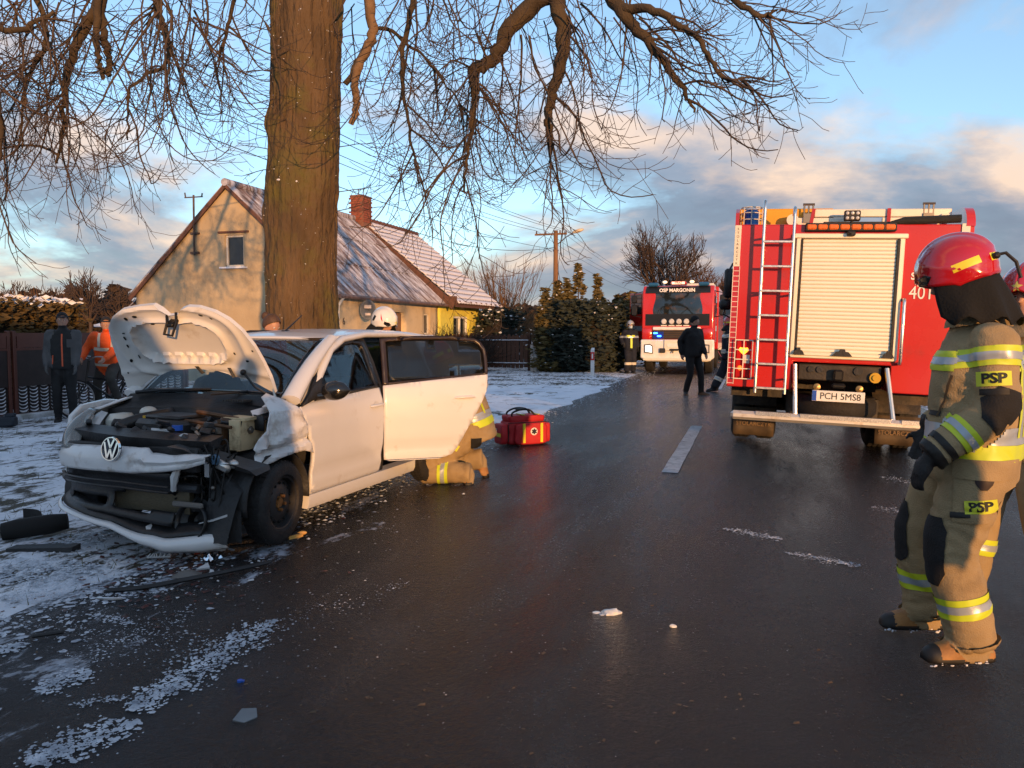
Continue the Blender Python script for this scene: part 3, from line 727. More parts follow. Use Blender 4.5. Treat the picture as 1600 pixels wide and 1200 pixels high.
# ------------------------------------------------------------------ bare trees
class Twigs:
    """fast collector of thin branches"""
    def __init__(s): s.v = []; s.f = []
    def add(s, pts, r0, r1, n=3):
        k = len(pts); o = len(s.v); px_ = None
        for i, p in enumerate(pts):
            d = (pts[min(i + 1, k - 1)] - pts[max(i - 1, 0)]); d.normalize()
            if px_ is None: x, y = frame(d)
            else:
                x = px_ - d * px_.dot(d)
                if x.length < 1e-5: x, y = frame(d)
                x.normalize(); y = d.cross(x)
            px_ = x; r = r0 + (r1 - r0) * i / (k - 1)
            for j in range(n):
                a = 2 * PI * j / n; q = p + x * (r * math.cos(a)) + y * (r * math.sin(a)); s.v.append((q.x, q.y, q.z))
        for i in range(k - 1):
            for j in range(n):
                j2 = (j + 1) % n; s.f.append((o + i * n + j, o + i * n + j2, o + (i + 1) * n + j2, o + (i + 1) * n + j))
    def build(s, name, m, parent, kind='stuff'):
        me = bpy.data.meshes.new(name); me.from_pydata(s.v, [], s.f); me.materials.append(m); me.shade_smooth(); o = link(name, me, parent)
        if kind: o['kind'] = kind
        return o
def rvec(s=1.0): return Vector((random.gauss(0, s), random.gauss(0, s), random.gauss(0, s)))
def shoot(T, p, d, L, r, lvl, droop=.5, curl=.9, wob=.34, rmin=.0032):
    """a pendulous chestnut shoot: hangs, then its tip curls upward; side shoots do the same"""
    n = max(5, int(L / .11)); st = L / n; pts = [p.copy()]; q = p.copy(); d = d.normalized()
    for i in range(n):
        t = i / n
        g = -droop if t < .5 else curl * (t - .42) * 3.0
        d = d + Vector((0, 0, g)) * st * (2.2 if lvl > 0 else 3.2) + rvec(wob * st * 2.8); d.normalize(); q = q + d * st; pts.append(q.copy())
    T.add(pts, r, max(rmin, r * .35), 4 if r > .012 else 3)
    if lvl <= 0: return
    i = 1 + random.randint(0, 2)
    while i < n:
        dd = (pts[min(i + 1, n)] - pts[i - 1]).normalized(); x, y = frame(dd); a = random.uniform(0, 2 * PI)
        side = (x * math.cos(a) + y * math.sin(a)); side.y *= .6
        nd = dd * random.uniform(.35, .9) + side * random.uniform(.6, 1.0)
        sl = (L * random.uniform(.28, .62) * (1.05 - .6 * i / n)) if lvl > 1 else random.uniform(.14, .42)
        shoot(T, pts[i], nd, max(.1, sl), max(rmin, lerp(r, r * .35, i / n) * .62), lvl - 1, droop * .75, curl * 1.15, wob, rmin)
        i += random.choice((1, 2, 2, 3)) if lvl > 1 else random.choice((2, 2, 3))
barkm = mat('mossy_bark', (0.060, 0.038, 0.018), .9, col2=(0.13, 0.080, 0.038), scale=3.2, dirt=(0.10, 0.085, 0.02), dirt_amt=.42, dirt_scale=1.5, bump=1.0, bscale=17, bdist=.07, stretch=(1, 1, .30))
twigm = mat('chestnut_twig', (0.045, 0.030, 0.020), .85, col2=(0.085, 0.055, 0.035), scale=5)
limbm = mat('limb_bark', (0.034, 0.023, 0.013), .9, col2=(0.075, 0.05, 0.024), scale=5, bump=.8, bscale=40)
def big_tree():
    random.seed(21)
    base = Vector((-2.62, 10.0, 0)); t = thing('chestnut_tree', 'huge mossy roadside tree trunk with drooping leafless branches behind the crashed car', 'tree', base)
    axis = [(470, 720), (473, 600), (471, 500), (470, 400), (474, 300), (478, 200), (479, 100), (479, 0), (478, -120), (474, -260), (470, -400)]
    rad = [.56, .47, .425, .415, .425, .415, .41, .42, .43, .41, .36]
    cp = smooth_path([at(x, y, 10.0) - base for x, y in axis], 26); n = 150; nz = len(cp); vs_ = []
    for i, c in enumerate(cp):
        u = i / (nz - 1) * (len(rad) - 1); k = min(int(u), len(rad) - 2); r = lerp(rad[k], rad[k + 1], u - k)
        for j in range(n):
            a = 2 * PI * j / n; ca, sa = math.cos(a), math.sin(a)
            q = Vector((ca * 2.2, sa * 2.2, c.z * .35)); rr = r * (1 + .05 * noise.noise(q) + .03 * math.sin(3 * a + c.z))
            wq = .35 * noise.noise((ca * 3, sa * 3, c.z * 2.5)); rd_ = 1 - abs(noise.noise((ca * 8 + wq, sa * 8 + wq, c.z * 1.5))) * 2.2; rr += .022 * max(-.4, rd_) + .012 * abs(noise.noise((ca * 19, sa * 19, c.z * 4.5))) + .008 * noise.noise((ca * 38, sa * 38, c.z * 11)) + .005 * noise.noise((ca * 60, sa * 60, c.z * 30))
            if c.z < .9: rr += (.9 - c.z) * .25 * max(0, math.sin(4 * a + .7)) ** 2
            # burl on the side that faces the road users
            da = math.atan2(math.sin(a - R(-118)), math.cos(a - R(-118))); g = math.exp(-(da / .42) ** 2 - ((c.z - 3.32) / .26) ** 2); rr += .05 * g * (1 + .5 * noise.noise((ca * 14, sa * 14, c.z * 9)))
            da = math.atan2(math.sin(a - R(-175)), math.cos(a - R(-175))); rr += .07 * math.exp(-(da / .4) ** 2 - ((c.z - 4.05) / .16) ** 2) + .06 * math.exp(-(da / .5) ** 2 - ((c.z - 2.95) / .2) ** 2)
            vs_.append((c.x + ca * rr, c.y + sa * rr, c.z))
    mb = MB(); mb.add(vs_, [(i * n + j, i * n + (j + 1) % n, (i + 1) * n + (j + 1) % n, (i + 1) * n + j) for i in range(nz - 1) for j in range(n)])
    tr = mb.build('trunk', barkm, t, smooth=70)
    # snow lodged in the bark and on the burl
    pts = []
    bvh = BVHTree.FromPolygons([Vector(v) for v in mb.v], mb.f)
    for i in range(520):
        z = random.uniform(.9, 5.6); a = random.uniform(PI, 2 * PI); c = cp[min(nz - 1, int(z / cp[-1].z * nz))]
        h = bvh.ray_cast(Vector((c.x + 2 * math.cos(a), c.y + 2 * math.sin(a), z)), Vector((-math.cos(a), -math.sin(a), 0)))
        if h[0] and noise.noise((h[0].x * 2, h[0].y * 2, z * 1.2)) > -.05: pts.append(h[0] + h[1] * .004)
    leaf_cloud(pts[:260], .008, 'snow_specks', snowleaf, tr)
    mb = MB()
    for i in range(9): mb.ell(at(452 + random.gauss(0, 7), 281 + random.gauss(0, 3), 9.58) - base, (.028 * random.uniform(.5, 1.3), .02, .014), 8, 5)
    mb.build('snow_clump', snowleaf, tr, kind='stuff')
    # limbs (only their hanging ends come into view)
    def limb(pts, r0, r1, m=limbm, sub=8):
        c = smooth_path([at(x, y, Y) - base for x, y, Y in pts], sub); k = len(c); c = [p + rvec(.012) for p in c]
        mb = MB(); mb.tube(c, [lerp(r0, r1, (i / (k - 1)) ** .8) * (1 + .12 * noise.noise((i * .7, r0 * 90, 0))) for i in range(k)], 9); mb.build('limb', m, t, smooth=70); return c
    S = {}
    S['R0'] = limb([(479, -330, 10), (600, -420, 9.8), (720, -330, 9.5), (800, -170, 9.2), (862, -20, 9.0), (880, 70, 9.0), (862, 150, 9.0), (858, 195, 9.0), (862, 240, 9.0)], .20, .022)
    S['R1'] = limb([(800, -170, 9.2), (900, -90, 9.0), (965, 10, 8.8), (1015, 70, 8.7), (1060, 130, 8.6), (1085, 175, 8.6)], .13, .012)
    S['R2'] = limb([(862, -20, 9.0), (800, 40, 9.1), (768, 95, 9.2), (738, 110, 9.2), (742, 140, 9.2), (735, 205, 9.2), (724, 300, 9.3)], .12, .012)
    S['R3'] = limb([(900, -90, 9.0), (1010, -70, 8.6), (1110, -20, 8.3), (1185, 22, 8.1), (1226, 14, 8.0)], .09, .006)
    S['R4'] = limb([(965, 10, 8.8), (1030, 20, 8.5), (1090, 60, 8.4), (1130, 120, 8.3), (1168, 126, 8.2)], .06, .006)
    S['R5'] = limb([(720, -330, 9.5), (665, -150, 9.6), (650, -20, 9.7), (628, 90, 9.7), (640, 200, 9.7), (655, 290, 9.7)], .07, .008)
    S['R6'] = limb([(540, 130, 9.75), (590, 45, 9.8), (640, 70, 9.8), (690, 120, 9.8), (730, 175, 9.7)], .035, .006)
    limb([(540, -320, 10), (562, -130, 9.7), (577, 0, 9.6), (579, 60, 9.6), (556, 118, 9.6), (557, 160, 9.6), (551, 192, 9.6)], .085, .035, mat('pale_dead_limb', (.11, .065, .03), .9, col2=(.20, .12, .06), scale=8, bump=.8, bscale=40))
    S['L0'] = limb([(470, -350, 10), (330, -380, 9.8), (220, -230, 9.6), (166, -80, 9.5), (158, 0, 9.5), (128, 55, 9.5), (104, 118, 9.5), (98, 190, 9.5), (88, 260, 9.5)], .15, .014)
    limb([(166, -80, 9.5), (160, 20, 9.4), (166, 75, 9.4), (174, 120, 9.4)], .06, .03)
    limb([(160, -60, 9.4), (150, 30, 9.3), (154, 90, 9.3), (160, 124, 9.3)], .05, .025)
    S['L1'] = limb([(330, -380, 9.8), (80, -360, 9.2), (-90, -200, 8.8), (-70, 0, 8.7), (10, 48, 8.8), (85, 18, 9)], .11, .02)
    S['L2'] = limb([(-90, -200, 8.8), (-60, 60, 8.7), (-15, 130, 8.7), (0, 210, 8.7), (-10, 300, 8.7)], .07, .012)
    S['L3'] = limb([(400, -360, 10), (330, -190, 9.9), (262, -40, 9.8), (248, 10, 9.8), (262, 60, 9.8), (258, 100, 9.8), (205, 138, 9.7), (200, 220, 9.7)], .075, .010)
    S['L4'] = limb([(420, -340, 10), (395, -170, 10), (370, -30, 10), (352, 60, 10), (335, 120, 10)], .06, .008)
    S['L5'] = limb([(80, -360, 9.2), (40, -150, 9.3), (60, -10, 9.3), (70, 70, 9.3), (40, 130, 9.3), (35, 230, 9.3)], .06, .010)
    # hanging shoots
    T = Twigs()
    def from_limb(key, cnt, Lr, f0=.35, out=0.0, droop=.55, r=.013, lvl=2):
        c = S[key]; k = len(c)
        for i in range(cnt):
            u = random.uniform(f0, 1.0); j = min(k - 2, int(u * (k - 1))); d = (c[j + 1] - c[j]).normalized()
            s_ = rvec(1); s_.y *= .8; s_.z *= .5; s_.normalize()
            shoot(T, c[j], d * .55 + s_ * .75 + Vector((out, 0, -.15)), random.uniform(*Lr), r * random.uniform(.6, 1.2), lvl, droop)
    from_limb('R0', 20, (.8, 2.0), .45); from_limb('R1', 22, (.6, 1.4), .3, .45, .35); from_limb('R2', 24, (.9, 2.2), .25, -.1)
    from_limb('R3', 18, (.5, 1.1), .25, .55, .30); from_limb('R4', 18, (.5, 1.1), .2, .6, .32); from_limb('R5', 20, (.7, 1.6), .35)
    from_limb('R6', 14, (.6, 1.3), .25); from_limb('L0', 16, (.8, 1.9), .45); from_limb('L1', 16, (.7, 1.8), .3)
    from_limb('L2', 18, (.6, 1.5), .3); from_limb('L3', 22, (.7, 1.6), .35); from_limb('L4', 14, (.6, 1.4), .35); from_limb('L5', 18, (.7, 1.7), .35)
    # long pendants from limbs above the frame
    for (x0, x1, y0, y1, cnt, Ls, ox) in ((-60, 130, -80, 40, 17, (1.2, 2.7), 0), (130, 320, -90, 40, 17, (1.2, 2.6), 0), (300, 440, -90, 60, 10, (.8, 1.9), .15), (530, 720, -90, 40, 12, (1.2, 2.6), .0), (700, 860, -60, 100, 12, (1.2, 2.4), 0), (860, 1020, -70, 40, 14, (.9, 1.6), .5)):
        for i in range(cnt):
            p = at(random.uniform(x0, x1), random.uniform(y0, y1), random.uniform(8.6, 10.6)) - base
            shoot(T, p, Vector((random.gauss(ox, .45), random.gauss(0, .3), -.8)), random.uniform(*Ls), random.uniform(.009, .017), 2, .45, .95)
    # epicormic shoots straight from the trunk
    for (x, y, dx) in ((430, 50, -1), (428, 110, -1), (430, 170, -1), (426, 235, -1), (424, 265, -1), (530, 60, 1), (529, 130, 1), (528, 230, 1), (529, 300, 1), (526, 330, 1)):
        shoot(T, at(x, y, 9.9) - base, Vector((dx, -.2, .2)), random.uniform(.4, .9), .007, 2, .3, 1.2)
    print('twig faces', len(T.f)); T.build('twigs', twigm, t)
big_tree()
# ------------------------------------------------------------------ background bare trees
def bare_tree(name, label, base, h, w, seed, m, lv=4, trunk_r=.16, spread=.9, r_min=.012, group=None, first=.28):
    """open-grown leafless tree: short trunk, a fan of limbs, each forking into a rounded net of twigs"""
    q = random.Random(seed); t = thing(name, label, 'tree', base, 0, group); T = Twigs(); B = Twigs(); rv = lambda s_: Vector((q.gauss(0, s_), q.gauss(0, s_), q.gauss(0, s_)))
    cen = Vector((0, 0, h * .58)); R_ = Vector((w / 2, w / 2, h * .44))
    def inside(p): d = p - cen; return (d.x / R_.x) ** 2 + (d.y / R_.y) ** 2 + (d.z / R_.z) ** 2
    def grow(p, d, L, r, l):
        n = 4; pts = [p.copy()]; c = p.copy()
        for i in range(n):
            d = (d + rv(.10) + Vector((0, 0, .03))).normalized(); c2 = c + d * (L / n)
            if inside(c2) > 1.06 + .12 * noise.noise(c2 * .7) and i > 0: break
            c = c2; pts.append(c.copy())
        if len(pts) < 2: return
        (B if l >= lv - 1 else T).add(pts, r, r * .66, 6 if l >= lv - 1 else 3)
        if l == 0: return
        for i in range(q.choice((2, 3, 3)) if l > 1 else 4):
            a = q.uniform(0, 2 * PI); x, y = frame(d); j = q.randint(1, len(pts) - 1); nd = d * q.uniform(.6, 1.0) + (x * math.cos(a) + y * math.sin(a)) * spread * q.uniform(.35, .8)
            grow(pts[j], nd.normalized(), L * q.uniform(.66, .84), max(r_min, r * .58), l - 1)
        grow(pts[-1], (d + rv(.15)).normalized(), L * .75, max(r_min, r * .62), l - 1)
    B.add([Vector((0, 0, -.1)), Vector((.03, 0, h * first * .5)), Vector((0, .02, h * first))], trunk_r * 1.25, trunk_r * .9, 8)
    for k in range(7):
        a = k * 2.4 + q.uniform(-.4, .4); tl = q.uniform(.25, .95) if k else .1
        grow(Vector((0, 0, h * first * q.uniform(.75, 1.0))), Vector((math.cos(a) * tl, math.sin(a) * tl, 1)).normalized(), h * .24, trunk_r * .62, lv)
    B.build('trunk', m, t, None); T.build('crown', m, t); return t
bt = mat('far_bark', (.045, .028, .020), .9, col2=(.08, .05, .032)); bg_ = mat('far_bark_warm', (.11, .06, .03), .9, col2=(.20, .11, .05))
p = at(1040, 440, 58); p.z = 0; bare_tree('round_tree', 'round-crowned leafless tree behind the oncoming fire engine', p, 10.3, 6.6, 5, bt, 4, .22, .9, .009, None, .26)
p = at(1085, 440, 75); p.z = 0; bare_tree('roadside_tree', 'low spreading leafless tree to the right of the round-crowned tree', p, 8.6, 9.5, 9, mat('far_bark_red', (.07, .035, .022), .9, col2=(.11, .055, .03)), 4, .2, 1.0, .020)
p = at(1128, 440, 64); p.z = 0; bare_tree('roadside_tree', 'reddish leafless tree beside the mirror of the large fire engine', p, 6.4, 6.0, 12, MATS['far_bark_red'], 4, .16, 1.0, .018)
for i, (x, h, w, sd) in enumerate(((28, 10.6, 8, 3), (75, 10, 7, 4), (140, 12.6, 10, 6), (185, 9.6, 8, 8))):
    p = at(x, 470, 95); p.z = 0
    bare_tree('field_tree', 'far leafless tree standing in the dark woodland beyond the clipped hedge', p, h * .8, w, sd, bt, 3, .2, .9, .045, 'far trees over the hedge')
# upright willow-like shrub lit gold beside the yellow gable
def whip_shrub():
    random.seed(31); p = at(785, 560, 37); p.z = 0; t = thing('willow_shrub', 'tall golden-brown leafless shrub with upright whips behind the picket fence', 'shrub', p); T = Twigs()
    for i in range(200):
        a = random.uniform(0, 2 * PI); r_ = random.uniform(0, .5); q = Vector((r_ * math.cos(a), r_ * math.sin(a), 0)); L = random.uniform(2.2, 5.2); d = Vector((random.gauss(0, .30), random.gauss(0, .25), 1)).normalized(); pts = [q.copy()]
        for k in range(7): d = (d + rvec(.04)).normalized(); q = q + d * L / 7; pts.append(q.copy())
        T.add(pts, .018, .007)
        for s in range(7):
            k = random.randint(2, 6); e = pts[k] + (d + rvec(.35)) * random.uniform(.4, .9); T.add([pts[k], (pts[k] + e) / 2 + rvec(.03), e], .010, .005)
    T.build('whips', bg_, t)
whip_shrub()
for (x, Y, h, w, n_, lab, m_) in ((838, 40, 2.6, 5.5, 420, 'dense brown thicket behind the picket fence', bg_), (722, 28.4, 1.6, 1.5, 260, 'dark brown leafless bush beside the picket fence below the yellow wall', mat('dark_bush_twig', (.022, .014, .010), .95)), (970, 44, 3.2, 7, 500, 'tangled brown bushes along the roadside behind the conifer hedge', mat('far_bark_red', 0))):
    random.seed(int(x)); p = at(x, 560, Y); p.z = 0; t = thing('bush', lab, 'bush', p); T = Twigs()
    for i in range(n_):
        q = Vector((random.uniform(-w / 2, w / 2), random.uniform(-.8, .8), 0)); d = Vector((random.gauss(0, .4), random.gauss(0, .3), 1)).normalized(); L = h * random.uniform(.5, 1.0); pts = [q.copy()]
        for k in range(5): d = (d + rvec(.14)).normalized(); q = q + d * L / 5; pts.append(q.copy())
        T.add(pts, .014, .006)
        for s in range(6):
            k = random.randint(1, 5); e = pts[k] + (d + rvec(.6)).normalized() * random.uniform(.25, .6); T.add([pts[k], e], .008, .004)
    T.build('twigs', m_, t)
# ------------------------------------------------------------------ conifers
def conifer(name, label, base, h, w, seed, dark, light, cnt, cat='conifer', group=None, shape='cone', snow=.05, size=.07):
    """sprays of needles along many upswept branches, uneven in reach"""
    random.seed(seed); t = thing(name, label, cat, base, 0, group); P_ = []; SN = []
    tops = [(Vector((0, 0, 0)), h, w)] if shape == 'block' else [(Vector((0, 0, 0)), h, w)] + [(Vector((random.uniform(-.4, .4) * w, random.uniform(-.3, .3) * w, 0)), h * random.uniform(.62, .9), w * .62) for _ in range(3)]
    per = cnt // (len(tops) * 26)
    for o_, hh, ww in tops:
        for b in range(per * 2):
            z0 = hh * random.uniform(.0, .98); a = random.uniform(0, 2 * PI); u = z0 / hh
            reach = ww / 2 * ((1 - u ** 1.25) if shape == 'cone' else (1.0 if u < .82 else 1.0 - .8 * (u - .82) / .18)) * random.uniform(.55, 1.22) * (1 + .3 * noise.noise((math.cos(a) * 1.5, math.sin(a) * 1.5, z0 * 1.3 + seed)))
            reach = max(reach, .08); d = Vector((math.cos(a), math.sin(a), 0)); rise = random.uniform(.25, .75) * reach + (.1 if shape == 'cone' else 0); n_ = 13
            for k in range(n_):
                q = .35 + .65 * k / n_; p = o_ + Vector((0, 0, z0)) + d * reach * q + Vector((0, 0, rise * q * q)) + rvec(.035 + .03 * (1 - q)); p.z = max(.02, min(p.z, hh * 1.06)); P_.append(p)
                if random.random() < snow: SN.append(p + Vector((0, 0, .03)))
    leaf_cloud(P_, size, 'foliage', dark, t, elong=1.35)
    if SN: leaf_cloud(SN, size * .7, 'snow_dusting', snowleaf, t, flat=.8)
    mb = MB(); mb.tube([(0, 0, -.1), (0, 0, h * .8)], [.07, .02], 7); mb.build('trunk', bt, t)
    if shape == 'block': mb = MB(); mb.ell((0, 0, h * .46), (w * .33, w * .33, h * .46), 12, 8); mb.build('dark_core', mat('hedge_inner', (0.008, 0.008, 0.006), 1), t)  # dark core added so the foliage cannot be seen through
    return t
cg = mat('juniper_dark', (.016, .022, .018), .85, col2=(.032, .042, .03), scale=6); cw = mat('conifer_warm', (.06, .05, .016), .85, col2=(.13, .095, .03), scale=5)  # low-sun gold is mixed into the second foliage colour
for i, (x, Y, h, w) in enumerate(((874, 28.6, 2.4, 1.5), (902, 28.2, 2.45, 1.7), (930, 28.0, 2.4, 1.65), (952, 28.6, 2.25, 1.4))):
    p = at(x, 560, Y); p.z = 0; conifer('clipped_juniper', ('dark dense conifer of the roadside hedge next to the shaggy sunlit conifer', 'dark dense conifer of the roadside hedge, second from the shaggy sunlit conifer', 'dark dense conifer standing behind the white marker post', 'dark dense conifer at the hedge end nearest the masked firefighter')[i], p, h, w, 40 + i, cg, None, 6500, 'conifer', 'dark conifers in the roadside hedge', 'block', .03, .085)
for i, (x, Y, h, w, lab) in enumerate(((852, 28.4, 2.95, 1.0, 'shaggy sunlit conifer with bare lower twigs next to the concrete post'), (872, 31.5, 3.4, 1.7, 'spiky sunlit conifer behind the dark hedge below the wooden pole'), (903, 32, 4.1, 1.7, 'tallest spiky conifer rising over the dark hedge'), (935, 32.5, 3.1, 1.9, 'short sun-tinted conifer behind the dark hedge'), (965, 33, 2.9, 2.2, 'broad sun-tinted conifer at the far end of the dark hedge'), (985, 36, 3.2, 2.0, 'sun-tinted conifer behind the masked firefighter'))):
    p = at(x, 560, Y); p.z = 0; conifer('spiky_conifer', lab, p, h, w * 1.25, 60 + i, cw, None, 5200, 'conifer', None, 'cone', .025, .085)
p = at(778, 560, 33); p.z = 0; conifer('round_shrub', 'rounded dark evergreen shrub dusted with snow beside the yellow wall', p, 2.3, 2.2, 77, cg, None, 2600, 'shrub', None, 'block', .16, .09)
# far woodland: one mass nobody could count
def woods():
    random.seed(5); pts = []; me_pts = []
    for (x0, x1, Y, top) in ((-120, 240, 110, 4.6), (960, 1160, 105, 4.0), (1480, 1800, 120, 4.5), (640, 980, 130, 3.8)):
        for i in range(5200 if x0 < 0 else 2600):
            x = random.uniform(x0, x1); q = at(x, 516, Y + random.uniform(-6, 6)); hh = top * (1 + .45 * noise.noise((x * .03, 0, Y)) + .25 * noise.noise((x * .15, 3, Y))); pts.append((q.x, q.y, random.uniform(0, hh * 1.35)))
    o = leaf_cloud(pts, .75, 'woodland', mat('far_wood', (.030, .020, .014), .95, col2=(.055, .034, .022), scale=.3), None)
    tag(o, 'dark strip of distant leafless woodland along the horizon', 'woodland')
woods()
random.seed(11)
# ------------------------------------------------------------------ crashed white hatchback (frame: x to the car's left, y to its tail, front axle at y = 0)
def interp(tab, t):
    if t <= tab[0][0]: return tab[0][1]
    for (a, b), (c, d) in zip(tab, tab[1:]):
        if t <= c:
            k = (t - a) / (c - a); k = k * k * (3 - 2 * k) * .5 + k * .5; return b + (d - b) * k
    return tab[-1][1]
SW = [(.15, .735), (.27, .775), (.40, .80), (.58, .818), (.75, .825), (.88, .815), (.98, .785), (1.1, .735), (1.25, .665), (1.38, .60), (1.44, .555), (1.48, .50)]
def side_x(y, z):
    w = interp(SW, z)
    if y < .15: w -= .16 * ((.15 - y) / .75) ** 2
    if y > 2.3: w -= .14 * ((y - 2.3) / .75) ** 2
    return w
white = mat('white_car_paint', (0.61, 0.605, 0.60), .32, var=.015, coat=.6, dirt=(.42, .36, .29), dirt_amt=.06, dirt_scale=5, rvar=.08)
whited = mat('white_paint_scuffed', (0.62, 0.615, 0.61), .4, var=.02, coat=.3, dirt=(.30, .24, .19), dirt_amt=.26, dirt_scale=7, bump=.25, bscale=18)
blk = mat('black_trim_plastic', (0.012, 0.012, 0.013), .38, var=.3, scale=14, rvar=.12, bump=.15, bscale=60)
blk2 = mat('matt_black_plastic', (0.018, 0.018, 0.019), .62, var=.35, scale=9, bump=.3, bscale=40)
glass = mat('tinted_glass', (0.55, 0.66, 0.68), .02, trans=1.0, ior=1.45, var=.0, spec=.6)
glassd = mat('privacy_glass', (0.10, 0.11, 0.12), .03, trans=.92, ior=1.45, var=0, spec=.7)
rub = mat('tyre_rubber', (0.017, 0.016, 0.016), .75, var=.25, scale=12, bump=.4, bscale=50)
steel = mat('dull_steel', (0.4, 0.4, 0.4), .35, 1)
alum = mat('bright_aluminium', (0.75, 0.75, 0.74), .3, 1, var=.06, rvar=.1)
chrome = mat('chrome', (0.85, 0.86, 0.88), .08, 1, var=.02)
rust = mat('rusty_hub', (0.30, 0.13, 0.04), .7, var=.4, scale=20, metal=.4)
def wheel(parent, c, side, rim_m, steer=0.0, camber=0.0, name='wheel', r=.288, w=.165):
    M = Matrix.Translation(Vector(c)) @ Matrix.Rotation(steer, 4, 'Z') @ Matrix.Rotation(camber, 4, 'Y') @ Matrix.Rotation(PI / 2 * side, 4, 'Y')
    mb = MB(); h = w / 2
    mb.lathe([(r * .64, -h * .8), (r * .68, -h), (r * .86, -h * 1.04), (r * .96, -h * .86), (r, -h * .6), (r, h * .6), (r * .96, h * .86), (r * .86, h * 1.04), (r * .68, h), (r * .64, h * .8), (r * .60, 0)], 40, M)
    ty = mb.build(name, rub, parent, smooth=50)
    mb = MB()
    for k in range(44):
        a = 2 * PI * k / 44
        for q in (-.5, 0, .5): mb.box((r * math.cos(a + q * .05), r * math.sin(a + q * .05), q * h), (.008, r * .09, h * .36), M @ Matrix.Translation((r * math.cos(a), r * math.sin(a), q * h)) @ Matrix.Rotation(a, 4, 'Z') @ Matrix.Translation((-r * math.cos(a + q * .05), -r * math.sin(a + q * .05), -q * h)))
    mb.build('tread', rub, ty, smooth=0, kind='stuff')
    mb = MB(); mb.lathe([(r * .66, h * .72), (r * .64, h * .85), (r * .60, h * .8), (r * .585, h * .3), (r * .50, h * .34), (r * .42, h * .55), (r * .22, h * .62), (r * .20, h * .4), (.001, h * .4)], 36, M)
    ri = mb.build('rim', rim_m, ty, smooth=50)
    mb = MB()
    for k in range(14):
        a = 2 * PI * k / 14; mb.ell(M @ Vector((r * .47 * math.cos(a), r * .47 * math.sin(a), h * .50)), (.011, .011, .011), 8, 6)
    mb.build('vent_hole_bead', mat('hole_black', (.002, .002, .002), .9), ri, kind='stuff')  # black beads paint the dark inside the rim openings
    mb = MB(); mb.lathe([(.001, h * .62), (.03, h * .62), (.034, h * .5), (.034, h * .3)], 16, M)
    for k in range(5):
        a = 2 * PI * k / 5; mb.cyl(M @ Vector((.05 * math.cos(a), .05 * math.sin(a), h * .4)), M @ Vector((.05 * math.cos(a), .05 * math.sin(a), h * .78)), .011, n=6)
    mb.build('hub', rust, ri); return ty
